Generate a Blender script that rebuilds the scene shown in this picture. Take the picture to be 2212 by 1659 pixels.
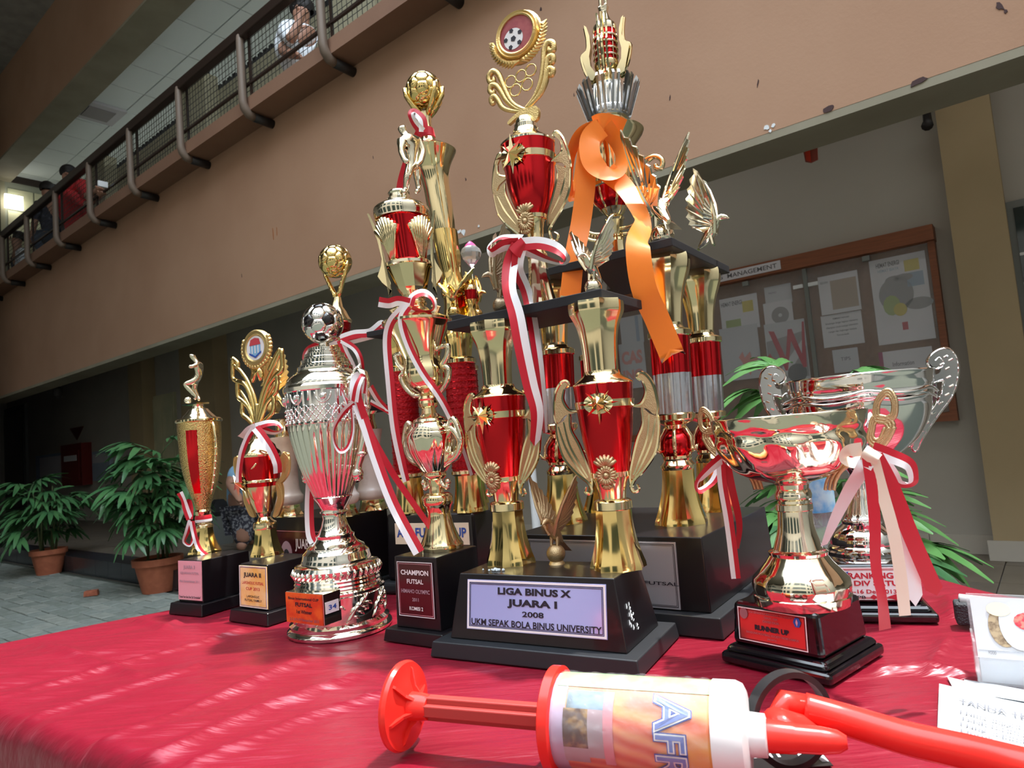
import bpy, bmesh, math, random
from mathutils import Vector as V, Matrix
random.seed(7)
sc = bpy.context.scene
for o in list(bpy.data.objects): bpy.data.objects.remove(o)
col = sc.collection
# ------------------------------------------------------------------ camera
FPX = 1450.0; PITCH = math.radians(4.5); ROLL = math.radians(4.7)
CAM = V((0, 0, 1.0))
FW = V((0, math.cos(PITCH), math.sin(PITCH))); R0 = V((1, 0, 0)); U0 = V((0, -math.sin(PITCH), math.cos(PITCH)))
RT = R0*math.cos(ROLL) - U0*math.sin(ROLL); UP = U0*math.cos(ROLL) + R0*math.sin(ROLL)
cd = bpy.data.cameras.new('camera'); cam = bpy.data.objects.new('camera', cd); col.objects.link(cam)
cd.sensor_width = 36; cd.lens = FPX/2212*36; cd.clip_start = .02; cd.clip_end = 200
m = Matrix((RT, UP, -FW)).transposed().to_4x4(); m.translation = CAM; cam.matrix_world = m
sc.camera = cam
cd.dof.use_dof = True; cd.dof.focus_distance = .86; cd.dof.aperture_fstop = 16
# ------------------------------------------------------------------ light
wd = bpy.data.worlds.new('sky'); sc.world = wd; wd.use_nodes = True
bg = wd.node_tree.nodes['Background']; bg.inputs[0].default_value = (.80, .90, 1.0, 1); bg.inputs[1].default_value = 4.8
sd = bpy.data.lights.new('sun', 'SUN'); sun = bpy.data.objects.new('sun', sd); col.objects.link(sun)
sd.energy = 6.0; sd.angle = math.radians(2.0); sd.color = (1, .95, .86)
SUNV = V((math.cos(math.radians(72))*.96, math.cos(math.radians(72))*.28, math.sin(math.radians(72))))
sun.rotation_euler = (-SUNV).to_track_quat('-Z', 'Y').to_euler(); sun.location = (3, 1, 12)
vs = sc.view_settings; vs.view_transform = 'Standard'; vs.look = 'None'; vs.exposure = 0.42; vs.gamma = 1; vs.use_curve_mapping = False

# ------------------------------------------------------------------ measuring helpers
def ray(x, y): return FW + RT*((x-1106)/FPX) - UP*((y-829.5)/FPX)
def onz(x, y, z): d = ray(x, y); return CAM + d*((z-CAM.z)/d.z)
def atd(x, y, dep): return CAM + ray(x, y)*dep
NV = V((.627, .779, 0)); BV = V((-.779, .627, 0))
def onc(x, y, c): d = ray(x, y); return CAM + d*(c/d.dot(NV))
def W(b, c, z): return BV*b + NV*c + V((0, 0, z))
def bz(x, y, c): p = onc(x, y, c); return p.dot(BV), p.z
TZ = .75

# ------------------------------------------------------------------ materials
MATS = {}
def mat(name, color, rough=.5, metal=0, spec=.5, coat=0, noise=None, bump=None, trans=0, emit=0, sheen=0, ior=1.45, alpha=1, aniso=0):
    if name in MATS: return MATS[name]
    mt = bpy.data.materials.new(name); mt.use_nodes = True; nt = mt.node_tree; b = nt.nodes['Principled BSDF']
    I = b.inputs
    I['Base Color'].default_value = (*color, 1); I['Roughness'].default_value = rough; I['Metallic'].default_value = metal
    I['Specular IOR Level'].default_value = spec; I['Coat Weight'].default_value = coat; I['Coat Roughness'].default_value = .05
    I['Transmission Weight'].default_value = trans; I['IOR'].default_value = ior; I['Alpha'].default_value = alpha
    if sheen: I['Sheen Weight'].default_value = sheen; I['Sheen Roughness'].default_value = .35
    if emit: I['Emission Color'].default_value = (*color, 1); I['Emission Strength'].default_value = emit
    tc = nt.nodes.new('ShaderNodeTexCoord')
    if noise:   # (scale, second colour, contrast lo, hi)
        n = nt.nodes.new('ShaderNodeTexNoise'); n.inputs['Scale'].default_value = noise[0]; n.inputs['Detail'].default_value = 6
        r = nt.nodes.new('ShaderNodeValToRGB'); r.color_ramp.elements[0].position = noise[2]; r.color_ramp.elements[1].position = noise[3]
        r.color_ramp.elements[0].color = (*color, 1); r.color_ramp.elements[1].color = (*noise[1], 1)
        mp = nt.nodes.new('ShaderNodeMapping'); mp.inputs['Scale'].default_value = noise[4] if len(noise) > 4 else (1, 1, 1)
        nt.links.new(tc.outputs['Object'], mp.inputs[0]); nt.links.new(mp.outputs[0], n.inputs['Vector'])
        nt.links.new(n.outputs['Fac'], r.inputs[0]); nt.links.new(r.outputs[0], I['Base Color'])
    if bump:    # (kind, scale, strength, distance)
        if bump[0] == 'voro':
            n = nt.nodes.new('ShaderNodeTexVoronoi'); out = n.outputs['Distance']
        else:
            n = nt.nodes.new('ShaderNodeTexNoise'); n.inputs['Detail'].default_value = 4; out = n.outputs['Fac']
        n.inputs['Scale'].default_value = bump[1]
        bp = nt.nodes.new('ShaderNodeBump'); bp.inputs['Strength'].default_value = bump[2]; bp.inputs['Distance'].default_value = bump[3]
        nt.links.new(tc.outputs['Object'], n.inputs['Vector']); nt.links.new(out, bp.inputs['Height']); nt.links.new(bp.outputs[0], I['Normal'])
    MATS[name] = mt
    return mt
mat('beam_paint', (.42, .245, .155), .75, noise=(1.3, (.37, .205, .125), .35, .7), bump=('noise', 60, .15, .004))
mat('ledge_brown', (.25, .135, .085), .75, noise=(2, (.21, .11, .07), .35, .7))  # darker brown than the beam
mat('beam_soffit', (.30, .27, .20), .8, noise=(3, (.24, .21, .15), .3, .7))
mat('wall_grey', (.46, .43, .38), .85, noise=(1.1, (.41, .38, .335), .3, .7), bump=('noise', 90, .1, .003))
mat('wall_tan', (.42, .32, .19), .85, noise=(2, (.37, .28, .16), .3, .7))
mat('wall_green', (.27, .28, .22), .85)
mat('ceiling_white', (.72, .78, .79), .9)
mat('concrete', (.35, .33, .30), .9, noise=(6, (.25, .24, .22), .3, .7))
mat('floor_tile', (.20, .165, .125), .45, noise=(8, (.155, .125, .095), .3, .7))
mat('floor_tile_b', (.175, .145, .115), .45, noise=(8, (.14, .115, .09), .3, .7))
mat('base_tile', (.50, .46, .40), .4)
mat('black_tile', (.022, .024, .03), .25)
mat('paver', (.27, .30, .275), .9, noise=(14, (.19, .215, .195), .3, .7), bump=('noise', 120, .3, .004))
mat('paver_b', (.24, .265, .24), .9, noise=(14, (.165, .19, .165), .3, .7), bump=('noise', 120, .3, .004))
mat('paver_c', (.31, .33, .30), .9, noise=(14, (.22, .24, .21), .3, .7), bump=('noise', 120, .3, .004))
mat('joint', (.07, .08, .065), .95)
mat('rail_dark', (.028, .016, .012), .35)
mat('post_paint', (.17, .125, .095), .5)
mat('bracket_dark', (.022, .018, .018), .5)
mat('wire', (.03, .03, .03), .6)
mat('olive_wall', (.30, .28, .19), .8)
mat('stud_black', (.012, .012, .014), .5)
mat('corridor_fill', (.86, .95, 1), .5, emit=45); mat('lamp_panel', (1, .97, .88), .5, emit=5)
mat('glass_dark', (.03, .045, .045), .08, spec=.6)
mat('window_lit', (.55, .52, .34), .6, noise=(2, (.42, .43, .28), .4, .6))
mat('frame_metal', (.18, .19, .18), .45)
mat('plaster_white', (.72, .74, .76), .8)

# ------------------------------------------------------------------ mesh helpers
def rootof(p):
    while p.parent: p = p.parent
    return p
def mk(name, vs_, fs, mt, parent=None, smooth=False, mi=None):
    """one mesh object from world-space vertices"""
    off = rootof(parent).location if parent else V((0, 0, 0))
    me = bpy.data.meshes.new(name)
    me.from_pydata([tuple(V(v)-off) for v in vs_], [], fs)
    for q in (mt if isinstance(mt, (list, tuple)) else [mt]): me.materials.append(MATS[q])
    if mi: me.polygons.foreach_set('material_index', mi)
    if smooth: me.polygons.foreach_set('use_smooth', [True]*len(me.polygons))
    me.update()
    o = bpy.data.objects.new(name, me); col.objects.link(o)
    if parent: o.parent = parent
    return o
def thing(name, label, cat, loc, group=None):
    o = bpy.data.objects.new(name, None); col.objects.link(o); o.location = loc; o.empty_display_size = .05
    o['label'] = label; o['category'] = cat
    if group: o['group'] = group
    return o
def tag(o, label, cat, group=None):
    o['label'] = label; o['category'] = cat
    if group: o['group'] = group
    return o
def struct(o): o['kind'] = 'structure'; return o
class MB:
    def __init__(s): s.v = []; s.f = []; s.m = []
    def add(s, vs_, fs, mi=0):
        n = len(s.v); s.v += [V(v) for v in vs_]; s.f += [tuple(i+n for i in f) for f in fs]; s.m += [mi]*len(fs); return s
    def hexa(s, p, mi=0):   # p: 4 bottom + 4 top
        return s.add(p, [(3, 2, 1, 0), (4, 5, 6, 7), (0, 1, 5, 4), (1, 2, 6, 5), (2, 3, 7, 6), (3, 0, 4, 7)], mi)
    def box(s, c, u, v, w, mi=0):   # centre and half vectors
        c, u, v, w = V(c), V(u), V(v), V(w)
        return s.hexa([c-u-v-w, c+u-v-w, c+u+v-w, c-u+v-w, c-u-v+w, c+u-v+w, c+u+v+w, c-u+v+w], mi)
    def bcz(s, b0, b1, c0, c1, z0, z1, mi=0):
        return s.hexa([W(b, c, z) for z in (z0, z1) for b, c in ((b0, c0), (b0, c1), (b1, c1), (b1, c0))][:8] , mi)
    def lathe(s, rings, n=32, flute=None, cap0=True, cap1=True, mi=0):
        """rings: (centre Vector, radius)"""
        base = len(s.v); k = len(rings)
        for j, (c, r) in enumerate(rings):
            for i in range(n):
                a = 2*math.pi*i/n; q = r*(flute(a, j/(k-1)) if flute else 1)
                s.v.append(V(c)+V((q*math.cos(a), q*math.sin(a), 0)))
        for j in range(k-1):
            for i in range(n):
                i2 = (i+1) % n; s.f.append((base+j*n+i, base+j*n+i2, base+(j+1)*n+i2, base+(j+1)*n+i)); s.m.append(mi)
        if cap0: s.f.append(tuple(base+i for i in reversed(range(n)))); s.m.append(mi)
        if cap1: s.f.append(tuple(base+(k-1)*n+i for i in range(n))); s.m.append(mi)
        return s
    def tube(s, pts, rad, n=8, mi=0, flat=None, closed=False):
        """sweep a circle (or ellipse: flat=(normal, factor)) along pts; rad number or list"""
        pts = [V(p) for p in pts]; k = len(pts); base = len(s.v)
        if not isinstance(rad, (list, tuple)): rad = [rad]*k
        up = None
        for j, p in enumerate(pts):
            t = (pts[(j+1) % k if closed else min(j+1, k-1)]-pts[j-1 if (closed or j) else 0])
            t = t.normalized() if t.length > 1e-9 else V((0, 0, 1))
            if flat: nrm = V(flat[0]); a = (nrm - t*nrm.dot(t))
            else: a = (up - t*up.dot(t)) if up else t.orthogonal()
            a = a.normalized() if a.length > 1e-6 else t.orthogonal().normalized()
            up = a; b = t.cross(a)
            for i in range(n):
                th = 2*math.pi*i/n
                s.v.append(p + (a*(math.cos(th)*(flat[1] if flat else 1)) + b*math.sin(th))*rad[j])
        for j in range(k if closed else k-1):
            for i in range(n):
                i2 = (i+1) % n; j2 = (j+1) % k
                s.f.append((base+j*n+i, base+j*n+i2, base+j2*n+i2, base+j2*n+i)); s.m.append(mi)
        if not closed:
            s.f.append(tuple(base+i for i in reversed(range(n)))); s.f.append(tuple(base+(k-1)*n+i for i in range(n))); s.m += [mi, mi]
        return s
    def sphere(s, c, r, n=16, m_=10, mi=0, sc_=(1, 1, 1)):
        rings = []; base = len(s.v); c = V(c)
        for j in range(m_+1):
            t = math.pi*j/m_
            for i in range(n):
                a = 2*math.pi*i/n
                s.v.append(c+V((r*sc_[0]*math.sin(t)*math.cos(a), r*sc_[1]*math.sin(t)*math.sin(a), -r*sc_[2]*math.cos(t))))
        for j in range(m_):
            for i in range(n):
                i2 = (i+1) % n; s.f.append((base+j*n+i, base+j*n+i2, base+(j+1)*n+i2, base+(j+1)*n+i)); s.m.append(mi)
        return s
    def prism(s, poly, nrm, th, mi=0):
        """polygon (world points) extruded symmetrically by th along nrm"""
        nrm = V(nrm).normalized()*th/2; k = len(poly); poly = [V(p) for p in poly]
        return s.add([p+nrm for p in poly]+[p-nrm for p in poly], [tuple(range(k)), tuple(reversed(range(k, 2*k)))] +
                     [(i, i+k, (i+1) % k+k, (i+1) % k) for i in range(k)], mi)
    def done(s, name, mt, parent=None, smooth=False, bevel=0, seg=2, angle=None):
        o = mk(name, s.v, s.f, mt, parent, smooth, s.m)
        if bevel:
            b = o.modifiers.new('bevel', 'BEVEL'); b.width = bevel; b.segments = seg; b.limit_method = 'ANGLE'; b.angle_limit = math.radians(40)
        if smooth and angle:
            o.data.set_sharp_from_angle(angle=math.radians(angle))
        return o
def spline(P, n=8, closed=False):
    """Catmull-Rom through tuples of any length"""
    out = []; k = len(P)
    for i in range(k if closed else k-1):
        p0 = P[(i-1) % k] if (closed or i > 0) else P[i]; p1 = P[i]; p2 = P[(i+1) % k]; p3 = P[(i+2) % k] if (closed or i+2 < k) else p2
        for j in range(n):
            t = j/n; out.append(tuple(.5*((2*b)+(c-a)*t+(2*a-5*b+4*c-d)*t*t+(3*b-a-3*c+d)*t**3) for a, b, c, d in zip(p0, p1, p2, p3)))
    if not closed: out.append(tuple(P[-1]))
    return out
def text_mesh(txt, size=1, bold=0, align='CENTER', squeeze=1):
    cu = bpy.data.curves.new('t', 'FONT'); cu.body = txt; cu.size = size; cu.align_x = align; cu.offset = bold*size; cu.resolution_u = 3
    o = bpy.data.objects.new('t', cu); col.objects.link(o)
    dg = bpy.context.evaluated_depsgraph_get(); me = bpy.data.meshes.new_from_object(o.evaluated_get(dg))
    v = [(p.co.x*squeeze, p.co.y) for p in me.vertices]; f = [tuple(p.vertices) for p in me.polygons]
    bpy.data.objects.remove(o); bpy.data.meshes.remove(me); bpy.data.curves.remove(cu)
    return v, f
class Face:
    """a flat rectangle in the world: origin (lower left), width and height vectors; (x, y) in 0..1"""
    def __init__(s, o, u, v): s.o = V(o); s.u = V(u); s.v = V(v); s.n = s.u.cross(s.v).normalized(); s.w = s.u.length; s.h = s.v.length
    def p(s, x, y, e=0): return s.o+s.u*x+s.v*y+s.n*e
    def sub(s, x0, y0, x1, y1, e=0): return Face(s.p(x0, y0, e), s.u*(x1-x0), s.v*(y1-y0))
    def poly(s, name, pts, mt, parent, e, smooth=False):
        return mk(name, [s.p(x, y, e) for x, y in pts], [tuple(range(len(pts)))], mt, parent)
    def slab(s, name, mt, parent, th, x0=0, y0=0, x1=1, y1=1, e=0, bevel=0):
        q = [(x0, y0), (x1, y0), (x1, y1), (x0, y1)]
        return MB().hexa([s.p(x, y, e) for x, y in q]+[s.p(x, y, e+th) for x, y in q]).done(name, mt, parent, bevel=bevel)
    def frame(s, name, mt, parent, x0, y0, x1, y1, t, e, th=.0004):
        b = MB(); tx = t/s.w; ty = t/s.h
        for a0, b0, a1, b1 in ((x0, y0, x1, y0+ty), (x0, y1-ty, x1, y1), (x0, y0+ty, x0+tx, y1-ty), (x1-tx, y0+ty, x1, y1-ty)):
            q = [(a0, b0), (a1, b0), (a1, b1), (a0, b1)]; b.hexa([s.p(x, y, e) for x, y in q]+[s.p(x, y, e+th) for x, y in q])
        return b.done(name, mt, parent)
    def text(s, txt, mt, parent, x, y, h, e=.0006, bold=0, maxw=None, align='CENTER', name='lettering'):
        """h: cap height as a fraction of the face height; maxw fraction of width"""
        size = h*s.h/.7; v, f = text_mesh(txt, size, bold, align)
        if not v: return None
        sq = 1
        if maxw:
            wd_ = max(q[0] for q in v)-min(q[0] for q in v); sq = maxw*s.w/wd_
        uu = s.u.normalized(); vv = s.v.normalized(); o = s.p(x, y, e)
        return mk(name, [o+uu*(a*sq)+vv*b for a, b in v], f, mt, parent)
    def blob(s, name, mt, parent, x, y, rx, ry, e, n=20, rot=0):
        return mk(name, [s.p(x, y, e)+s.u.normalized()*(math.cos(2*math.pi*i/n)*rx)+s.v.normalized()*(math.sin(2*math.pi*i/n)*ry) for i in range(n)], [tuple(range(n))], mt, parent)
# ================================================================== the place
CB = 2.9; CL = 2.65; CWALL = 4.5; FZ = .15; SOF = 2.195; LED0 = 3.64; LED1 = 3.75; RAILT = 4.275
# pavement and raised veranda floor
g = MB(); g.bcz(-9, 18, -9, 2.5, -.1, -.012); struct(g.done('ground', 'joint'))
vf = MB(); vf.bcz(-9, 18, 2.52, CWALL, -.1, FZ-.012); vfo = struct(vf.done('floor', 'concrete'))
paving = struct(MB().bcz(4.0, 4.02, .4, .42, -.09, -.02).done('paving', 'joint'))
pm = {}
def paver_mesh(L, Wd, mt):
    b = MB(); h = .04; e = .006
    q0 = [(-L, -Wd), (L, -Wd), (L, Wd), (-L, Wd)]; q1 = [(x*(1-e/L), y*(1-e/Wd)) for x, y in q0]
    P = [BV*x+NV*y+V((0, 0, -h)) for x, y in q0]+[BV*x+NV*y+V((0, 0, -.005)) for x, y in q0]+[BV*x+NV*y for x, y in q1]
    f = [(4, 5, 9, 8), (5, 6, 10, 9), (6, 7, 11, 10), (7, 4, 8, 11), (8, 9, 10, 11), (0, 1, 5, 4), (1, 2, 6, 5), (2, 3, 7, 6), (3, 0, 4, 7)]
    me = bpy.data.meshes.new('paver'); me.from_pydata([tuple(v) for v in P], [], f); me.materials.append(MATS[mt]); return me
pms = [paver_mesh(.101, .049, m_) for m_ in ('paver', 'paver_b', 'paver_c')]
def proj(p):
    d = V(p)-CAM; w = d.dot(FW); return 1106+FPX*d.dot(RT)/w, 829.5-FPX*d.dot(UP)/w, w
cand = []
for r in range(-40, 60):
    for k in range(10, 90):
        c = .5+r*.104; b = k*.208+(.104 if r % 2 else 0)
        if c > 2.44 or c < -3: continue
        x, y, w = proj(W(b, c, 0))
        if w < .5 or x < -60 or x > 470 or y > 1410 or y < 1150: continue
        cand.append((w, b, c))
cand.sort()
rest = MB()
for i, (w, b, c) in enumerate(cand):
    if i < 300:
        o = bpy.data.objects.new('paver', random.choice(pms)); col.objects.link(o); o.parent = paving
        o.location = W(b, c, random.uniform(-.004, .003)); o.rotation_euler = (random.uniform(-.012, .012), random.uniform(-.012, .012), random.uniform(-.02, .02))
    else:
        rest.box(W(b, c, -.02), BV*.1, NV*.048, V((0, 0, .02)), i % 3)
o = rest.done('paver_field', ['paver', 'paver_b', 'paver_c'], paving); o['kind'] = 'stuff'
# kerb step faced with black tiles
step = struct(MB().bcz(-9, 18, 2.49, 2.56, -.05, FZ-.004).done('trim_1', 'concrete'))
tb = MB().box(V((0, 0, 0)), BV*.148, NV*.006, V((0, 0, .072)))
tme = bpy.data.meshes.new('riser_tile'); tme.from_pydata([tuple(v) for v in tb.v], [], tb.f); tme.materials.append(MATS['black_tile'])
for k in range(44):
    o = bpy.data.objects.new('riser_tile', tme); col.objects.link(o); o.parent = step; o.location = W(2.6+k*.3, 2.486, .074)
tb = MB().box(V((0, 0, 0)), BV*.148, NV*.12, V((0, 0, .008)))
tm2 = bpy.data.meshes.new('tread_tile'); tm2.from_pydata([tuple(v) for v in tb.v], [], tb.f); tm2.materials.append(MATS['black_tile'])
for k in range(44):
    o = bpy.data.objects.new('tread_tile', tm2); col.objects.link(o); o.parent = step; o.location = W(2.6+k*.3, 2.60, FZ+.004)
fm = []
for q in ('floor_tile', 'floor_tile_b'):
    tb = MB().box(V((0, 0, 0)), BV*.197, NV*.197, V((0, 0, .006)))
    t3 = bpy.data.meshes.new('floor_tile'); t3.from_pydata([tuple(v) for v in tb.v], [], tb.f); t3.materials.append(MATS[q]); fm.append(t3)
for i in range(-8, 36):
    for j in range(5):
        o = bpy.data.objects.new('floor_tile', random.choice(fm)); col.objects.link(o); o.parent = vfo; o.location = W(i*.4+.1, 2.72+.2+j*.4-.1, FZ-.006)
# ground-floor wall, pilasters and skirting tiles
struct(MB().bcz(-9, 18, CWALL, CWALL+.2, 0, 3.45).done('wall_back', 'wall_grey'))
cv = struct(MB().bcz(-9, 18, 3.1, CWALL, 3.0, 3.2).done('ceiling_veranda', 'plaster_white'))
mat('veranda_fill', (.95, .95, .88), .5, emit=3.6)
for k in range(4):
    tr_ = MB().bcz(-2.6+k*1.9, -1.4+k*1.9, 3.55, 3.70, 2.96, 3.0).done('fill_tray', 'plaster_white', cv); MB().bcz(-2.55+k*1.9, -1.45+k*1.9, 3.57, 3.68, 2.94, 2.96).done('fill_tube', 'veranda_fill', tr_)  # unseen lamps added to brighten the veranda wall
b0, _ = bz(2055, 500, 4.33); b1, _ = bz(2170, 440, 4.33)
struct(MB().bcz(b1, b0, 4.33, CWALL, FZ-.01, 3.0).done('wall_pilaster', 'wall_tan'))
BP = b0
base = struct(MB().bcz(BP+.01, 6, CWALL-.006, CWALL+.01, FZ, FZ+.10).done('baseboard_back', 'concrete'))
tb = MB().box(V((0, 0, 0)), BV*.148, NV*.006, V((0, 0, .052)))
t4 = bpy.data.meshes.new('skirting_tile'); t4.from_pydata([tuple(v) for v in tb.v], [], tb.f); t4.materials.append(MATS['base_tile'])
for k in range(15):
    o = bpy.data.objects.new('skirting_tile', t4); col.objects.link(o); o.parent = base; o.location = W(BP+.16+k*.3, CWALL-.012, FZ+.054)
for k in range(1):
    o = bpy.data.objects.new('skirting_tile', t4); col.objects.link(o); o.parent = base; o.location = W((b0+b1)/2, 4.318, FZ+.054)
# far left pilasters
for q, (x0, x1, y) in enumerate(((283, 312, 1000), (396, 470, 1000))):
    a0, _ = bz(x1, y, 4.3); a1, _ = bz(x0, y, 4.3)
    struct(MB().bcz(a0, a1, 4.3, CWALL, FZ-.01, 3.0).done('wall_pilaster', 'wall_tan'))
# the big painted beam, its soffit and the ledge
beam = struct(MB().bcz(-9, 18, CB, CB+.2, SOF+.004, LED0).done('wall_beam', 'beam_paint'))
struct(MB().bcz(-9, 18, CB+.001, CB+.26, SOF-.03, SOF+.004).done('trim_2', 'beam_soffit'))
struct(MB().bcz(-9, 18, CL+.045, CB+.25, LED0, LED1).done('trim_3', 'ledge_brown'))
struct(MB().bcz(-9, 18, CB+.2, 6.6, 3.45, LED1-.01).done('floor_upper', 'concrete'))
# third-floor beam
B3 = 1+4.06*1.16
struct(MB().bcz(-9, 18, CB, CB+.2, B3, B3+1.45).done('wall_beam_upper', 'beam_paint'))
struct(MB().bcz(-9, 18, CB+.001, CB+.34, B3-.03, B3+.002).done('trim_4', 'beam_soffit'))
# corridor ceiling panels
CZ = B3+.08
ceil = struct(MB().bcz(-9, 18, CB+.2, 6.7, CZ+.03, CZ+.12).done('ceiling', 'wall_grey'))
tb = MB().box(V((0, 0, 0)), BV*.293, NV*.293, V((0, 0, .012)))
t5 = bpy.data.meshes.new('ceiling_panel'); t5.from_pydata([tuple(v) for v in tb.v], [], tb.f); t5.materials.append(MATS['ceiling_white'])
for i in range(23):
    for j in range(6):
        o = bpy.data.objects.new('ceiling_panel', t5); col.objects.link(o); o.parent = ceil; o.location = W(3.6+i*.6, 3.42+j*.6, CZ+.02)
struct(MB().bcz(-9, 18, 6.6, 6.8, 3.4, CZ+.1).done('wall_corridor', 'olive_wall'))
BE = onz(40, 384, CZ).dot(BV)
ew = struct(MB().bcz(BE, BE+.2, CB+.2, 6.6, 3.4, CZ+.05).done('wall_end', 'wall_green'))
MB().bcz(BE-.03, BE+.01, CB, 6.6, CZ-.10, CZ+.02).done('ceiling_moulding', 'rail_dark', ew)
# end window: panes, mullions and the lit panel
wn = struct(MB().bcz(BE-.02, BE+.005, CB+.2, CB+.26, 3.8, CZ-.1).done('window_1', 'olive_wall'))
for i in range(8):
    for j in range(5):
        MB().bcz(BE-.012, BE-.004, CB+.30+i*.36, CB+.30+i*.36+.34, 3.8+j*.36, 3.8+j*.36+.34).done('pane', 'window_lit', wn)
for i in (2, 5):
    MB().bcz(BE-.05, BE-.002, CB+.26+i*.36, CB+.36+i*.36, 3.8, CZ-.1).done('mullion', 'wall_green', wn)
# low inner parapet with a studded black top
pw = struct(MB().bcz(2, BE, 3.55, 3.62, LED1-.01, 4.92).done('wall_parapet', 'olive_wall'))
sb = MB()
for k in range(85): sb.bcz(2.0+k*.1, 2.06+k*.1, 3.56, 3.61, 4.92, 4.99)
for b0_ in (3.8, 6.53, 9.2):
    MB().bcz(b0_, b0_+.58, 3.40, 3.55, LED1-.01, 5.07).done('parapet_box', 'olive_wall', pw)
    for i in range(6): sb.bcz(b0_+i*.1, b0_+i*.1+.06, 3.41, 3.46, 5.07, 5.14)
o = sb.done('stud_row', 'stud_black', pw); o['kind'] = 'stuff'
# railing on the ledge
P0b = 3.51; NP = 9
rl = thing('railing', 'dark steel balcony railing with wire mesh along the upper ledge', 'railing', W(6, CL, LED1)); rl['kind'] = 'structure'
MB().bcz(.5, 12, CL-.01, CL+.055, RAILT-.075, RAILT+.01).done('top_rail', 'rail_dark', rl, bevel=.008)
MB().bcz(.5, 12, CL+.045, CL+.065, 3.845, 3.865).done('bottom_rail', 'rail_dark', rl)
for k in range(-2, NP):
    b = P0b+k*1.02; cc = CL+.005
    pts = [W(b, cc+.005, RAILT-.05), W(b, cc, RAILT-.10), W(b, cc, RAILT-.2), W(b, cc, 3.82), W(b, cc, 3.70), W(b, cc+.012, 3.655), W(b, cc+.045, 3.615), W(b, cc+.09, 3.605)]
    MB().tube(pts, [.028, .029, .030, .030, .031, .033, .034, .032], 12).done('post', 'post_paint', rl, smooth=True)
    MB().tube([W(b, cc+.085, 3.605), W(b, CB+.0, 3.60)], .034, 12).done('bracket_arm', 'bracket_dark', rl, smooth=True)
    MB().bcz(b-.045, b-.03, CL+.05, CL+.07, 3.75, RAILT-.05).done('flat_bar', 'rail_dark', rl)
wm = MB(); nb = int((10.6-1.3)/.05)
for k in range(nb):
    b = 1.3+k*.05; wm.box(W(b, CL+.055, (RAILT+3.75)/2), BV*.0016, NV*.0016, V((0, 0, (RAILT-3.75)/2)))
for k in range(9):
    wm.box(W(5.95, CL+.055, 3.80+k*.05), BV*4.65, NV*.0016, V((0, 0, .0016)))
o = wm.done('wire_mesh', 'wire', rl); o['kind'] = 'stuff'
# flaked plaster on the beam edge, dark scuffs
def flake(name, x, y, r, mt, n=9, stretch=1, ang=0, seed=0):
    rd = random.Random(seed); p = onc(x, y, CB-.0015); pts = []
    for i in range(n):
        a = 2*math.pi*i/n; q = r*rd.uniform(.55, 1.1); u, v = q*math.cos(a)*stretch, q*math.sin(a)
        u, v = u*math.cos(ang)-v*math.sin(ang), u*math.sin(ang)+v*math.cos(ang)
        pts.append(p+BV*(-u)+V((0, 0, v)))
    MB().prism(pts, NV, .003).done(name, mt, beam)
for i, (x, y, r) in enumerate(((970, 516, .022), (980, 508, .018), (992, 500, .014), (1001, 502, .022), (1034, 488, .009), (1656, 276, .012), (1670, 271, .010), (1664, 283, .009), (960, 520, .012))):
    flake('paint_chip', x, y, r, 'plaster_white', seed=i)
mat('scuff', (.06, .03, .03), .8); mat('scuff_rust', (.33, .12, .04), .8)
for i, (x, y, r, s_, a) in enumerate(((590, 505, .05, .12, .05), (598, 500, .04, .12, 0), (1006, 387, .012, .4, 0), (1447, 212, .016, .2, -.2), (1637, 180, .02, .15, -.3), (2160, 14, .02, .5, .5), (2172, 24, .01, .6, .3),
        (1168, 20, .012, .6, 0), (1240, 205, .012, .25, 0), (806, 340, .012, .2, .1), (522, 595, .02, .1, 0), (1790, 235, .015, 2.5, .3), (1985, 175, .014, 2.5, .3), (1262, 410, .01, .3, 0))):
    flake('scuff_mark', x, y, r, 'scuff_rust' if i in (0, 1) else 'scuff', stretch=s_, ang=a, seed=20+i)
# the other sides of the courtyard, with added light blockers at the left
struct(MB().bcz(-9, 18, -5.2, -5, -.1, 10.5).done('wall_opposite', 'wall_grey'))
wo = struct(MB().bcz(-9, 18, -5.0, -4.97, 0, .1).done('window_2', 'frame_metal'))
for i in range(12):
    for z0 in (.9, 3.6, 6.4): MB().bcz(-8+i*2.1, -6.6+i*2.1, -5.0, -4.98, z0, z0+1.5).done('pane', 'glass_dark', wo)
struct(MB().bcz(-7.2, -7, -5, 6.6, -.1, 10.5).done('wall_right', 'wall_grey'))
struct(MB().bcz(18, 18.2, -5, 6.6, -.1, 7.2).done('wall_left', 'wall_grey'))
struct(MB().bcz(11.5, 11.7, -5, 2.3, -.1, 6.95).done('light_block_wall', 'wall_grey'))  # unseen wall added to block low light from the left
struct(MB().bcz(4.2, 18, -5, CB, 6.95, 7.15).done('sky_block_slab', 'concrete'))  # unseen slab added overhead to keep sky light off the left side

for k in range(4):
    tr_ = MB().bcz(2.9+k*2.4, 4.1+k*2.4, 5.6, 5.8, CZ-.03, CZ+.005).done('fill_tray', 'plaster_white', ceil); MB().bcz(2.95+k*2.4, 4.05+k*2.4, 5.62, 5.78, CZ-.045, CZ-.031).done('fill_tube', 'corridor_fill', tr_)  # unseen lamps added to brighten the corridor ceiling
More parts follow.
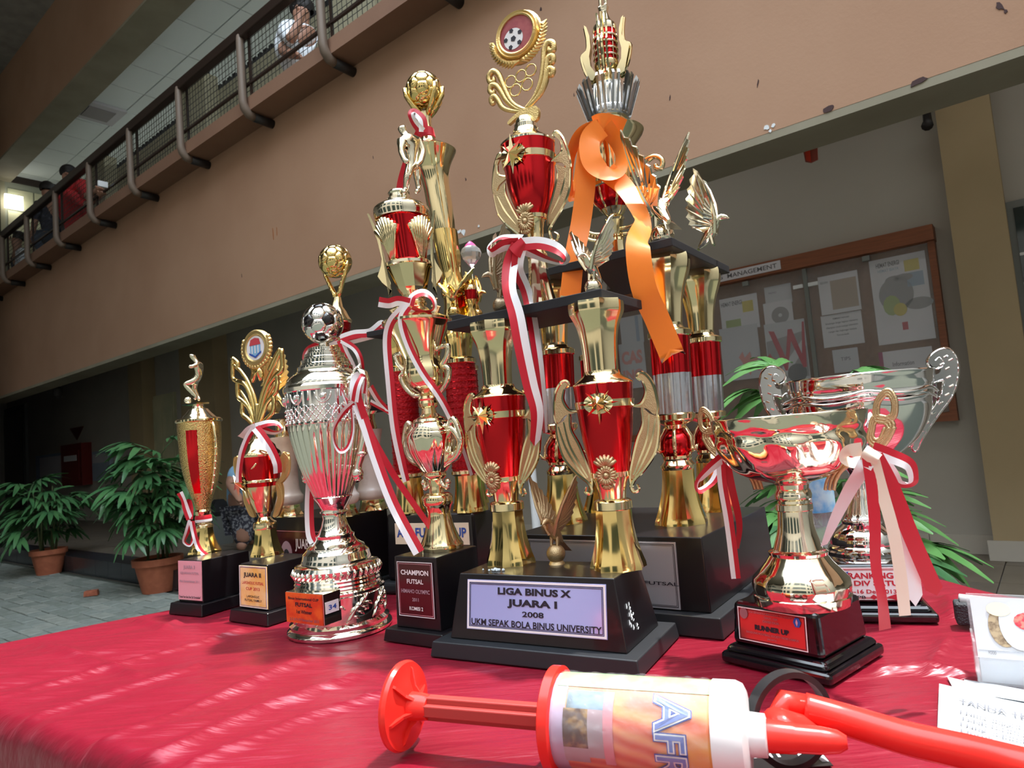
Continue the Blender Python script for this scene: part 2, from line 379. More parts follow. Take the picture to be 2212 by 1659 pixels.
# ================================================================== table and cloth
from mathutils import noise as mnoise
QA, QB, QC, QD = V((-.915, .972, 0)), V((.25, 1.864, 0)), V((.90, .15, 0)), V((.32, .185, 0))
def quad(s, t): return (QA*(1-s)+QB*s)*(1-t)+(QD*(1-s)+QC*s)*t
tbl = thing('folding_table', 'long table hidden under the crimson satin cloth', 'table', (quad(.5, .5).x, quad(.5, .5).y, 0))
MB().prism([q+V((0, 0, .725)) for q in (quad(.03, .03), quad(.97, .03), quad(.97, .97), quad(.03, .97))], (0, 0, 1), .03).done('table_top', 'concrete', tbl)
for s_, t_ in ((.08, .08), (.92, .08), (.92, .92), (.08, .92)):
    q = quad(s_, t_); MB().tube([q, q+V((0, 0, .71))], .018, 10).done('leg', 'frame_metal', tbl, smooth=True)
cl = mat('satin', (.20, .005, .018), .36, spec=.75, sheen=.12, noise=(900, (.17, .004, .015), .3, .7))
nt = cl.node_tree; bs = nt.nodes['Principled BSDF']
bs.inputs['Sheen Tint'].default_value = (1, .35, .45, 1); bs.inputs['Specular Tint'].default_value = (1, .50, .60, 1)
tc = nt.nodes.new('ShaderNodeTexCoord'); mp = nt.nodes.new('ShaderNodeMapping'); mp.inputs['Rotation'].default_value = (0, 0, math.radians(-37)); mp.inputs['Scale'].default_value = (1.6, 9, 3)
n1 = nt.nodes.new('ShaderNodeTexNoise'); n1.inputs['Scale'].default_value = 2.0; n1.inputs['Detail'].default_value = 5
bp = nt.nodes.new('ShaderNodeBump'); bp.inputs['Strength'].default_value = .75; bp.inputs['Distance'].default_value = .02
nt.links.new(tc.outputs['Object'], mp.inputs[0]); nt.links.new(mp.outputs[0], n1.inputs['Vector']); nt.links.new(n1.outputs['Fac'], bp.inputs['Height']); nt.links.new(bp.outputs[0], bs.inputs['Normal'])
CREASE = [[onz(x, y, TZ) for x, y in L] for L in ([(-40, 1524), (120, 1478), (240, 1440), (380, 1400), (520, 1360)], [(70, 1396), (150, 1415), (245, 1440), (300, 1462)], [(90, 1548), (340, 1475), (430, 1450)], [(250, 1600), (400, 1545), (640, 1440)], [(330, 1640), (560, 1540), (760, 1470)], [(420, 1650), (640, 1560), (820, 1500)], [(300, 1345), (360, 1365), (380, 1352)], [(2052, 1385), (2035, 1415), (2010, 1450)], [(1905, 1450), (1990, 1440), (2070, 1455)], [(2060, 1330), (2050, 1290), (2110, 1275)])]
CMIN = [(min(p.x for p in L)-.03, max(p.x for p in L)+.03, min(p.y for p in L)-.03, max(p.y for p in L)+.03) for L in CREASE]
def crease(q):
    h = 0
    for k, L in enumerate(CREASE):
        x0, x1, y0, y1 = CMIN[k]
        if not (x0 < q.x < x1 and y0 < q.y < y1): continue
        for i in range(len(L)-1):
            a, b = L[i], L[i+1]; dx, dy = b.x-a.x, b.y-a.y; t = max(0, min(1, ((q.x-a.x)*dx+(q.y-a.y)*dy)/(dx*dx+dy*dy))); d = math.hypot(q.x-a.x-dx*t, q.y-a.y-dy*t)
            if d < .016: h = max(h, (1-d/.016)**1.5*(.006 if k < 6 else .008))
    return h
def cloth():
    N = 400; EXT = .34; vs_ = []; fs = []; edge = [(QA, QB), (QB, QC), (QC, QD), (QD, QA)]; ctr = quad(.5, .5)
    d1 = V((.795, .607, 0)); d2 = V((-.607, .795, 0))
    for j in range(N+1):
        for i in range(N+1):
            s = -EXT+(1+2*EXT)*i/N; t = -EXT+(1+2*EXT)*j/N
            p = quad(s, t); sc_, tc_ = min(max(s, 0), 1), min(max(t, 0), 1); q = quad(sc_, tc_); ex = (p-q).length
            a, b = q.dot(d1), q.dot(d2)
            left = min(1, max(0, (-.05-q.x)/.3)); right = min(1, max(0, (q.x-.50)/.12)); near = min(1, max(0, (.52-q.y-.45*max(0, -q.x))/.2))
            sft = min(1, max(0, ((q.x+.39)*-.557+(q.y-1.017)*-.83-.012)/.07)); left *= sft
            w = (mnoise.noise(V((a*1.6, b*9, 3)))*.010+abs(mnoise.noise(V((a*2.5, b*17, 7))))*.006)*max(left, near*.6)+mnoise.noise(V((q.x*5, q.y*5, 9)))*.012*right
            ridge = 1-min(1, abs(b-.93-.05*math.sin(a*4))/.012)
            z = TZ-.0008+w*(1 if w < 0 or max(left, right) > .4 else .4)
            z += crease(q)
            if ex > 0:
                dirv = (p-q).normalized(); along = q.x*3.1+q.y*2.3
                fold = math.sin(along*13)*.5+math.sin(along*29+1)*.25
                r = .02
                if ex < r*1.57: th = ex/r; out = r*math.sin(th); dn = r*(1-math.cos(th))
                else: dn = r+(ex-r*1.57); out = r
                out += min(1, dn/.2)*(.012+.022*fold); z -= dn*1.45
                p = q+dirv*out
            vs_.append((p.x, p.y, max(z, .03)))
    for j in range(N):
        for i in range(N):
            k = j*(N+1)+i; fs.append((k, k+1, k+N+2, k+N+1))
    fs = [tuple(reversed(f)) for f in fs]
    o = mk('tablecloth', vs_, fs, 'satin', None, True)
    return tag(o, 'crimson satin cloth draped over the trophy table', 'tablecloth')
cloth()

# ================================================================== trophy library
mat('gold', (.93, .78, .47), .11, 1); mat('gold_deep', (.90, .67, .27), .10, 1); mat('gold_pale', (.93, .84, .65), .08, 1); mat('champagne', (.93, .89, .80), .07, 1)
mat('gold_hammer', (.86, .62, .26), .22, 1, bump=('voro', 420, .5, .002)); mat('gold_matte', (.78, .56, .24), .34, 1, bump=('noise', 700, .6, .001))
mat('bronze', (.60, .44, .25), .36, 1, bump=('noise', 900, .7, .001)); mat('bronze_dark', (.36, .28, .19), .32, 1, bump=('noise', 700, .4, .001))
mat('silver', (.90, .88, .86), .06, 1); mat('silver_dark', (.55, .55, .56), .18, 1); mat('silver_clear', (.66, .67, .74), .24, 1, bump=('noise', 150, .15, .002))
mat('red_metal', (.72, .022, .03), .17, 1); mat('red_lattice', (.42, .01, .02), .35, .6, bump=('voro', 260, .5, .002))
mat('black_wood', (.007, .006, .008), .32, spec=.5, coat=.25); mat('black_gloss', (.006, .004, .006), .07, spec=.6, coat=.6); mat('black_board', (.012, .012, .016), .6)
mat('slab_edge', (.02, .022, .026), .4)
mat('marble', (.74, .66, .62), .25, noise=(30, (.55, .45, .42), .45, .7), coat=.3)
mat('red_ribbon', (.55, .012, .03), .42, sheen=.2); mat('white_ribbon', (.86, .84, .88), .45, sheen=.2); mat('cream_ribbon', (.80, .66, .55), .45)
mat('orange_ribbon', (.95, .24, .025), .40, sheen=.2)
mat('plate_sky_tint', (.46, .50, .90), .14, metal=.2, spec=.8); mat('plate_silver', (.72, .72, .82), .15, metal=.6)  # LIGA plate colour carries the lavender reflection of the sky
mat('plate_red', (.80, .10, .09), .12, metal=.7); mat('plate_pink', (.90, .42, .50), .14, metal=.15); mat('plate_orange', (.92, .52, .14), .25, noise=(40, (.95, .68, .35), .4, .65))
mat('plate_maroon', (.085, .012, .016), .15, metal=.3, coat=.4); mat('plate_white', (.86, .84, .88), .25); mat('plate_cream', (.86, .74, .58), .4); mat('plate_fire', (.80, .09, .03), .3, metal=.4, noise=(50, (.95, .20, .04), .4, .6))
mat('ink', (.02, .018, .03), .5); mat('ink_white', (.85, .82, .84), .5); mat('ink_red', (.55, .02, .04), .5); mat('ink_blue', (.03, .09, .42), .5); mat('ink_grey', (.35, .12, .14), .5); mat('ink_fade', (.42, .28, .34), .5)
mat('crystal', (.92, .97, 1), .03, trans=.85, ior=1.5); mat('crystal_pink', (.9, .15, .45), .1, trans=.4)

class Ax:
    """upright axis of a turned object, measured where it stands"""
    def __init__(s, px, py, z, top=None, P=None):
        s.P = V(P) if P is not None else onz(px, py, z); s.z0 = z; s.lx = 0
        if top:
            d = lambda lx: (setattr(s, 'lx', lx), proj(s.at(s.z(top[1])))[0]-top[0])[1]
            a, b = -.3, .3
            for _ in range(40):
                m_ = (a+b)/2
                if d(m_) > 0: b = m_
                else: a = m_
            s.lx = (a+b)/2
        s.dep = (s.P-CAM).dot(FW)
    def at(s, z): return V((s.P.x+(z-s.z0)*s.lx, s.P.y, z))
    def z(s, py):
        k = (829.5-py)/FPX; d0 = s.at(0)-CAM; e = V((s.lx, 0, 1)); q = UP-FW*k
        return -d0.dot(q)/e.dot(q)
    def r(s, hw): return hw*s.dep/FPX
    def rings(s, prof): return [(s.at(s.z(y)), max(s.r(h), 1e-5)) for y, h in prof]
    def lathe(s, name, prof, mt, parent, n=48, flute=None, smooth_n=0, angle=32, caps=(True, True), label=None):
        pr = spline(prof, smooth_n) if smooth_n else prof
        o = MB().lathe(s.rings(pr), n, flute, caps[0], caps[1]).done(name, mt, parent, smooth=True, angle=angle)
        if label: o['label'] = label
        return o
def lobes(n, amp, ph=0, grow=None):
    return lambda a, t: 1+amp*(grow(t) if grow else 1)*(abs(math.cos(n*a/2+ph))-.6)
def facets(n, conc=.06, grow=None):
    def f(a, t):
        q = ((a*n/(2*math.pi)) % 1)-.5; g = grow(t) if grow else 1; r = math.cos(math.pi/n)/math.cos(q*2*math.pi/n)
        return 1+g*((r-.96)-conc*(.25-q*q))
    return f
def foot(ax, parent, y0, h0, y1, h1, mt='gold', n=8, amp=.16, name='foot'):
    """scalloped flared foot: y0/h0 bottom, y1/h1 top"""
    prof = []
    for i in range(15):
        t = i/14; h = h1+(h0-h1)*(1-t)**2.1
        if i == 0: h = h0*.96
        prof.append((y0+(y1-y0)*t, h))
    return ax.lathe(name, prof, mt, parent, 64, facets(n, .22, lambda t: 1-.35*t), angle=22)
class Plane:
    def __init__(s, o, n): s.o = V(o); s.n = V(n).normalized()
    def hit(s, x, y): d = ray(x, y); return CAM+d*((s.o-CAM).dot(s.n)/d.dot(s.n))
def two(u): return V((u[0], u[1], 0)).normalized()
def back(u): return V((-u.y, u.x, 0))
def plinth(root, P0, u, L, D, zs, zt, inset=.02, taper=.006, mt='black_wood', slab='black_wood', bevel=.0015, moulded=False):
    """P0 near-right bottom corner, u front direction (left to right). Returns the front Face and the side Face"""
    v = back(u); P0 = V((P0[0], P0[1], TZ))
    def quadz(i, z): return [P0+u*(-L+i)+v*i+V((0, 0, z-TZ)), P0+u*(-i)+v*i+V((0, 0, z-TZ)), P0+u*(-i)+v*(D-i)+V((0, 0, z-TZ)), P0+u*(-L+i)+v*(D-i)+V((0, 0, z-TZ))]
    b = MB()
    if moulded:
        b.hexa(quadz(0, TZ+.0005)+quadz(0, TZ+(zs-TZ)*.62)); b.hexa(quadz(inset*.25, TZ+(zs-TZ)*.62)+quadz(inset*.75, zs))
    else: b.hexa(quadz(0, TZ+.0005)+quadz(.0025, zs))
    b.done('base_slab', slab, root, bevel=bevel*(2.2 if moulded else 1), seg=3)
    q0 = quadz(inset, zs); q1 = quadz(inset+taper, zt)
    MB().hexa(q0+q1).done('plinth', mt, root, bevel=bevel*(2.5 if moulded else 1), seg=3)
    f = Face(q0[0], q0[1]-q0[0], ((q1[0]-q0[0])+(q1[1]-q0[1]))/2); f.q = (q0, q1)
    return f, Face(q0[1], q0[2]-q0[1], ((q1[1]-q0[1])+(q1[2]-q0[2]))/2)
def plaque(root, face, x0, y0, x1, y1, mt, lines=(), th=.0012, border=None, name='plaque'):
    f = face.sub(x0, y0, x1, y1)
    p = f.slab(name, mt, root, th, e=.0003)
    for b in (border or ()): f.frame('border', b[0], p, b[1], b[1]*f.w/f.h, 1-b[1], 1-b[1]*f.w/f.h, b[2], th+.0004, .0002)
    for ln in lines:
        txt, mtx, y, h = ln[:4]; k = ln[4] if len(ln) > 4 else {}
        f.text(txt, mtx, p, k.get('x', .5), y, h, th+.0008, k.get('bold', .02), k.get('w'), k.get('align', 'CENTER'))
    return p, f
def football(name, parent, c, r, mt=('gold', 'gold')):
    bm = bmesh.new(); bmesh.ops.create_icosphere(bm, subdivisions=1, radius=1)
    ico = [v.co.normalized() for v in bm.verts]; E = [(e.verts[0].index, e.verts[1].index) for e in bm.edges]; Fs = [[v.index for v in f.verts] for f in bm.faces]; bm.free()
    cut = lambda a, b: ico[a]*(2/3)+ico[b]*(1/3)
    faces = []
    for f in Fs:
        a, b, d = f; faces.append(([cut(a, b), cut(b, a), cut(b, d), cut(d, b), cut(d, a), cut(a, d)], 0))
    for i in range(len(ico)):
        nb = [b if a == i else a for a, b in E if i in (a, b)]; ps = [cut(i, j) for j in nb]; ax_ = ico[i]; r0 = ax_.orthogonal().normalized(); r1 = ax_.cross(r0)
        ps.sort(key=lambda p: math.atan2(p.dot(r1), p.dot(r0))); faces.append((ps, 1))
    mb = MB(); c = V(c); rot = Matrix.Rotation(.5, 3, 'X') @ Matrix.Rotation(.35, 3, 'Z')
    for ps, mi in faces:
        ps = [rot @ p for p in ps]; ctr = sum(ps, V())/len(ps); n = len(ps); vs_ = []
        # densify the outline, then three rings: seam, shoulder, inner, centre
        edge = [ps[i].lerp(ps[(i+1) % n], k/3) for i in range(n) for k in range(3)]; m_ = len(edge)
        for sc_, rr in ((1, .955), (.93, .995), (.5, 1.0)):
            vs_ += [c+(ctr.lerp(p, sc_)).normalized()*r*rr for p in edge]
        vs_.append(c+ctr.normalized()*r); fs = []
        for k in range(2):
            fs += [(k*m_+i, k*m_+(i+1) % m_, (k+1)*m_+(i+1) % m_, (k+1)*m_+i) for i in range(m_)]
        fs += [(2*m_+i, 2*m_+(i+1) % m_, 3*m_) for i in range(m_)]
        nrm = (vs_[fs[-1][1]]-vs_[fs[-1][0]]).cross(vs_[fs[-1][2]]-vs_[fs[-1][0]])
        if nrm.dot(ctr) < 0: fs = [tuple(reversed(f)) for f in fs]
        mb.add(vs_, fs, mi)
    return mb.done(name, list(mt), parent, smooth=True)
def ribbon(parent, pts, w, mts, name='ribbon', n=7, notch=0, label=None):
    """pts: (px, py, depth, turn); w width in metres; turn rotates the band from facing the camera"""
    P = spline(pts, n); C = [atd(p[0], p[1], p[2]) for p in P]; k = len(C); vs_ = []; fs = []; mi = []
    for j in range(k):
        t = (C[min(j+1, k-1)]-C[max(j-1, 0)]).normalized(); view = (C[j]-CAM).normalized()
        a = t.cross(view); a = a.normalized() if a.length > 1e-5 else RT; b = a.cross(t).normalized()
        th = math.radians(P[j][3]); d = a*math.cos(th)+b*math.sin(th); ww = w/2
        for q in (-1, 0, 1): vs_.append(C[j]+d*(ww*q) - (t*notch if (j == k-1 and q == 0) else V((0, 0, 0))))
    for j in range(k-1):
        for q in (0, 1): fs.append((j*3+q, j*3+q+1, j*3+q+4, j*3+q+3)); mi.append(q if len(mts) > 1 else 0)
    o = mk(name, vs_, fs, list(mts), parent, True, mi)
    if label: o['label'] = label
    return o
RW = ('red_ribbon', 'white_ribbon'); WR = ('white_ribbon', 'red_ribbon')
def figure(name, parent, J, E, mt, root_j=None, sub=2):
    """J: {joint: (world point, radius)}, E: [(a, b)]; continuous skinned body"""
    names = list(J); off = rootof(parent).location if parent else V((0, 0, 0))
    me = bpy.data.meshes.new(name); me.from_pydata([tuple(V(J[k][0])-off) for k in names], [(names.index(a), names.index(b)) for a, b in E], [])
    me.materials.append(MATS[mt]); o = bpy.data.objects.new(name, me); col.objects.link(o)
    if parent: o.parent = parent
    md = o.modifiers.new('skin', 'SKIN'); md.use_smooth_shade = True
    lay = me.skin_vertices[0] if me.skin_vertices else None
    if lay is None:
        bm = bmesh.new(); bm.from_mesh(me); bm.verts.layers.skin.verify(); bm.to_mesh(me); bm.free(); lay = me.skin_vertices[0]
    for i, k in enumerate(names):
        r = J[k][1]; lay.data[i].radius = r if isinstance(r, tuple) else (r, r); lay.data[i].use_root = (k == (root_j or names[0]))
    sd_ = o.modifiers.new('sub', 'SUBSURF'); sd_.levels = sub; sd_.render_levels = sub
    return o
def eagle(parent, P, s, face, spread=.35, mt='gold_pale', ball=True, wing_h=1.0, lean=0):
    """P base point, s overall height, face: heading unit vector"""
    f = two(face); r = V((f.y, -f.x, 0)); up = V((0, 0, 1)); P = V(P); L = lambda a, b, c: P+f*(a*s)+r*(b*s)+up*(c*s)
    body = MB()
    body.tube([L(-.16, 0, .22), L(-.10, 0, .27), L(-.02, 0, .36), L(.05, 0, .46), L(.10, 0, .53), L(.15, 0, .545), L(.20, 0, .53), L(.235, 0, .505)],
              [.02*s, .05*s, .075*s, .07*s, .042*s, .042*s, .028*s, .006*s], 10)
    for q in (-1, 1): body.tube([L(0, .04*q, .33), L(.02, .045*q, .22)], [.028*s, .016*s], 6)
    tail = [L(-.10, -.03, .28), L(-.10, .03, .28), L(-.24, .075, .12), L(-.24, -.075, .12)]
    body.prism(tail, L(.12, 0, .12)-L(0, 0, 0), .012*s)
    e = body.done('eagle', mt, parent, smooth=True, angle=50)
    if ball:
        b = MB().sphere(L(0, 0, .125), .115*s, 14, 10); b.lathe([(L(0, 0, 0), .10*s), (L(0, 0, .03), .085*s), (L(0, 0, .05), .06*s)], 16); b.done('ball', mt, e, smooth=True, angle=40)
    tips = [(-.10, .64), (-.165, .54), (-.21, .45), (-.245, .36), (-.265, .27), (-.275, .18), (-.26, .10)]
    for q in (-1, 1):
        w = MB(); root = L(.02, .05*q, .40); ou = (r*(spread*q)+up).normalized(); nn = ou.cross(f).normalized()
        Q = lambda a, h, e=0: root+f*(a*s)+ou*(h*s*wing_h)+nn*(e*s)
        out = [Q(.02, -.04), Q(.06, .10), Q(.05, .28), Q(0, .46), Q(-.05, .60)]
        for i, (a_, h_) in enumerate(tips):
            out.append(Q(a_, h_)); n2 = tips[i+1] if i+1 < len(tips) else (-.16, .02)
            out.append(Q((a_+n2[0])/2+.035, (h_+n2[1])/2-.01))
        out.append(Q(-.06, -.03))
        w.prism(out, nn, .016*s)
        for a_, h_ in tips: w.tube([Q(.0, .02+.18*h_), Q(a_*.5, h_*.62), Q(a_*.97, h_*.97)], [.012*s, .019*s, .009*s], 6, flat=(nn, .9))
        for a_, h_ in tips[:5]: w.tube([Q(.03, .02+.3*h_), Q(a_*.3+.01, h_*.5)], [.012*s, .022*s], 6, flat=(nn, 1.0))
        w.tube([Q(.03, -.04), Q(.06, .12), Q(.045, .30), Q(-.01, .48), Q(-.09, .63)], [.03*s, .026*s, .022*s, .016*s, .006*s], 6)
        w.done('wing', mt, e, smooth=True, angle=40)
    return e
def copies(objs, delta, parent, rot=0, pivot=None):
    """copy parts (with their sub-parts) of a trophy, moved by delta and turned about the vertical at pivot"""
    out = []; R_ = Matrix.Rotation(rot, 3, 'Z'); pv = (V(pivot)-rootof(parent).location) if pivot else V((0, 0, 0)); off = V(delta)+pv-R_ @ pv
    for o in objs:
        c = o.copy(); col.objects.link(c); c.parent = parent; c.location = R_ @ o.location+off; c.rotation_euler.z = rot; out.append(c)
        for ch in o.children:
            d = ch.copy(); col.objects.link(d); d.parent = c
    return out
# ------------------------------------------------------------------ shared ornaments
def star(parent, P, n, r, mt='gold'):
    """eight-pointed star rosette on a ribbed disc; P centre, n outward, r radius"""
    n = V(n).normalized(); up = V((0, 0, 1)); u = up.cross(n).normalized(); v = n.cross(u); b = MB(); P = V(P)
    k = 24; ring = [P+u*(math.cos(2*math.pi*i/k)*r*.88)+v*(math.sin(2*math.pi*i/k)*r*.62)+n*(.0002 if i % 2 else .0012) for i in range(k)]
    b.add(ring+[P+n*.0015], [(i, (i+1) % k, k) for i in range(k)])
    pts = []
    for i in range(16):
        a = 2*math.pi*i/16+math.pi/2; q = (r*1.25 if i % 4 == 0 else r*1.0) if i % 2 == 0 else r*.36
        pts.append(P+u*(math.cos(a)*q)+v*(math.sin(a)*q)+n*(.0035 if i % 2 == 0 else .002))
    b.add(pts+[P+n*.010], [(i, (i+1) % 16, 16) for i in range(16)])
    return b.done('star_rosette', mt, parent)
def pineapple(parent, P, n, r, mt='bronze'):
    """daisy disc below a fan of leaves"""
    n = V(n).normalized(); up = V((0, 0, 1)); u = up.cross(n).normalized(); v = n.cross(u); b = MB(); P = V(P)
    for i in range(18):
        a = 2*math.pi*i/18; d = u*math.cos(a)+v*math.sin(a)*1.1
        b.tube([P+d*r*.3+n*.004, P+d*r*.7+n*.004, P+d*r+n*.001], [.0012, .0021, .0014], 6)
    b.sphere(P+n*.003, r*.34, 12, 8); b.tube([P+(u*math.cos(2*math.pi*i/16)+v*math.sin(2*math.pi*i/16))*r*.5+n*.0045 for i in range(16)], .0010, 6, closed=True)
    for i in range(7):
        a = math.pi/2+(i-3)*.34; q = P+v*r*.75; d = u*math.cos(a)+v*math.sin(a)
        b.tube([q+n*.002, q+d*r*.75+n*.004, q+d*r*1.25+n*.002], [.0012, .0028, .002], 6)
    for i in range(5):
        a = -math.pi/2+(i-2)*.4; q = P-v*r*.75; d = u*math.cos(a)+v*math.sin(a)
        b.tube([q+n*.002, q+d*r*.6+n*.003], [.0014, .0022], 6)
    return b.done('flower_ornament', mt, parent, smooth=True)
def leaf_handles(parent, ax, u, px, refl=True, mt=('gold', 'bronze'), th=.0028, sides=(1, -1), name='handle'):
    """wing handle traced on the vertical plane through the axis along u. px: dict(body=[..], rims=[[..]..], scroll=[..]) in pixels"""
    n = V((u.y, -u.x, 0)); pl = Plane(ax.P, n)
    def sz(p):
        h = pl.hit(*p); return (h-ax.at(h.z)).dot(u), h.z
    out = []
    for sg in sides:
        W_ = lambda q: ax.at(q[1])+u*(q[0]*sg)
        b = MB()
        for body in px['body']: b.prism([W_(sz(p)) for p in spline(body, 3, True)], n, th, 1)
        for rim in px['rims']:
            pts = [W_(sz(p)) for p in spline(rim, 5)]; k = len(pts)
            b.tube(pts, [px.get('rad', .0024)*(.45+.55*math.sin(math.pi*min(1, .15+.8*i/k))) for i in range(k)], 6, 0)
        out.append(b.done(name, list(mt), parent, smooth=True, angle=45))
    return out

# ================================================================== LIGA trophy (front centre)
def liga():
    u = two((.872, -.49)); P0 = onz(1383, 1470, TZ); v = back(u); N = V((u.y, -u.x, 0))
    root = thing('trophy', 'tall two-column trophy on black plinth with sky-tinted plate reading LIGA BINUS X', 'trophy', P0-u*.125+v*.075)
    f, sf = plinth(root, P0, u, .258, .142, TZ+.018, .842, inset=.018, taper=.012, slab='slab_edge')
    p, pf = plaque(root, f, .11, .17, .905, .915, 'plate_sky_tint', [('LIGA BINUS X', 'ink', .73, .125, dict(bold=.045, w=.53)), ('JUARA I', 'ink', .51, .125, dict(bold=.045, w=.36)), ('2008', 'ink', .31, .10, dict(bold=.025, w=.155)),
        ('UKM SEPAK BOLA BINUS UNIVERSITY', 'ink', .10, .12, dict(bold=.022, w=.93))], border=[('plate_white', .004, .0022), ('ink', .018, .0006), ('ink', .026, .0006)])
    # glue scraps and scratches on the side
    mat('glue', (.72, .78, .82), .3)
    rd = random.Random(3); b = MB()
    for i in range(16):
        x, y = .30+rd.gauss(0, .05), .42+rd.gauss(0, .10); b.prism([sf.p(x, y, .0006), sf.p(x+.03*rd.random()+.01, y+.02, .0006), sf.p(x+.02, y+.05*rd.random()+.02, .0006)], sf.n, .0006)
    o = b.done('glue_residue', 'glue', root); o['kind'] = 'stuff'
    b = MB()
    for i in range(22):
        x, y = rd.gauss(.215, .028), rd.gauss(.12, .08); q = f.q[1][0].lerp(f.q[1][1], x).lerp(f.q[1][3].lerp(f.q[1][2], x), .18+y*.3)+V((0, 0, .0012)); b.sphere(q, rd.uniform(.0008, .002), 6, 4)
    o = b.done('glue_lump', 'glue', root); o['kind'] = 'stuff'
    zt = .842
    ax = Ax(1336, 1226, zt, top=(1287, 660)); parts = []
    parts.append(foot(ax, root, 1226, 62, 1098, 38, 'gold_deep', 8, .20))
    parts.append(ax.lathe('collar', [(1100, 39), (1098, 41), (1082, 41), (1079, 38), (1076, 30)], 'gold', root))
    parts.append(ax.lathe('cup_base', [(1078, 29), (1060, 31), (1040, 36), (1030, 40)], 'gold', root))
    parts.append(ax.lathe('lower_band', [(1030, 42), (1029, 43.5), (1019, 44.5), (1018, 43)], 'gold', root))
    parts.append(ax.lathe('cup', [(1020, 42.5), (980, 49), (930, 56.5), (880, 62), (830, 66)], 'red_metal', root, smooth_n=4))
    parts.append(ax.lathe('upper_band', [(882, 62.5), (881, 64.5), (866, 66), (865, 64)], 'gold', root))
    parts.append(ax.lathe('lid', [(832, 66.5), (829, 66.5), (822, 58), (812, 44), (806, 40), (802, 39)], 'gold', root, smooth_n=3))
    parts.append(ax.lathe('capital', [(803, 36), (770, 37), (735, 40), (705, 46), (685, 55), (676, 59), (662, 60), (654, 59)], 'gold', root, 64, facets(8, .20), smooth_n=3, angle=22))
    zoom = lambda x, y: (930+x/1.843, 600+y/1.843)
    Z = lambda L: [zoom(*q) for q in L]
    hp = dict(body=[Z([(822, 392), (850, 380), (885, 425), (905, 505), (893, 545), (860, 520), (815, 515), (838, 500), (857, 455), (845, 415)]),
                    Z([(838, 515), (870, 540), (905, 560), (905, 640), (880, 710), (850, 760), (815, 800), (795, 790), (805, 720), (822, 640), (842, 580)])],
              rims=[Z([(836, 408), (822, 396), (832, 380), (856, 386), (886, 428), (904, 505), (900, 555)]), Z([(845, 412), (858, 455), (840, 500), (806, 512)]),
                    Z([(902, 545), (908, 600), (895, 690), (850, 762), (812, 802), (800, 835), (812, 852), (830, 842), (822, 822)]), Z([(840, 515), (846, 580), (824, 645), (806, 720), (794, 795), (806, 850)]),
                    Z([(896, 560), (880, 650), (845, 735), (812, 795)]), Z([(870, 545), (862, 640), (830, 730), (806, 790)])], rad=.0024)
    UR = two((.95, -.32)); FR = V((UR.y, -UR.x, 0)); hs = leaf_handles(root, ax, UR, hp); parts += hs
    parts.append(star(root, ax.at(ax.z(873))+FR*ax.r(65), FR, ax.r(36)))
    FN = -N if N.y > 0 else N
    parts.append(pineapple(root, ax.at(ax.z(1024))+FR*ax.r(43), FR, ax.r(22)))
    al = Ax(1104, 1216, zt); copies(parts, al.P-ax.P, root, math.radians(-18), ax.P)
    # eagle on the plinth
    pe = onz(1203, 1218, zt); eagle(root, pe, .100, (-.6, -.8), .45, 'bronze', wing_h=1.15)
    # platform
    zp = ax.z(655); nc = onz(1300, 645, zp); lc = onz(966, 714, zp); rc = onz(1388, 668, zp)
    a = two(nc-lc); L = (nc-lc).length; D = max(.09, (rc-nc).length)
    bv = back(a); pts = [nc, nc-a*L, nc-a*L+bv*D, nc+bv*D]
    MB().prism([q+V((0, 0, .006)) for q in pts], (0, 0, 1), .012).done('platform', 'black_board', root, bevel=.001)
    zt2 = zp+.012; ctr = nc-a*L*.5+bv*D*.5
    eagle(root, nc-a*.03+bv*.04+V((0, 0, .012)), .095, (-.7, -.6), .55, 'gold_pale', wing_h=1.05)
    eagle(root, nc-a*(L-.07)+bv*.03+V((0, 0, .012)), .10, (-.95, -.3), .22, 'bronze_dark', wing_h=1.25)
    # top cup
    ac = Ax(0, 0, zt2, P=(0, 0, 0)); c0 = onz(1170, 662, zt2)
    # keep the foot on the platform
    ac = Ax(1170, 660, zt2, P=V((ctr.x, ctr.y, zt2))); px_ = proj(ac.P)[0]
    dx = (1171-px_)*ac.dep/FPX; ac.P.x += dx*.9; ac.dep = (ac.P-CAM).dot(FW); ac.lx = 0
    ac = Ax(0, 0, zt2, top=(1138, 300), P=ac.P)
    yb = proj(ac.at(zt2))[1]
    foot(ac, root, yb, 38, 556, 20, 'gold_pale', 8, .14)
    ac.lathe('stem', [(558, 21), (552, 22), (545, 19), (520, 17), (505, 18)], 'gold', root)
    ac.lathe('cup_base', [(508, 18), (495, 19), (480, 22), (474, 25)], 'gold', root)
    ac.lathe('lower_band', [(477, 26), (476, 28), (468, 29), (467, 28)], 'gold', root)
    ac.lathe('cup', [(470, 28), (445, 40), (405, 51), (360, 56), (316, 60)], 'red_metal', root, smooth_n=4)
    ac.lathe('upper_band', [(358, 57), (357, 59), (344, 60.5), (343, 59)], 'gold', root)
    ac.lathe('lid', [(318, 61), (314, 61), (306, 52), (298, 38), (292, 33), (290, 31), (282, 29), (280, 26), (272, 26), (270, 23), (262, 22), (256, 19)], 'gold_pale', root)
    z3 = lambda x, y: (950+x/2.44, y/2.44); Z3 = lambda L: [z3(*q) for q in L]
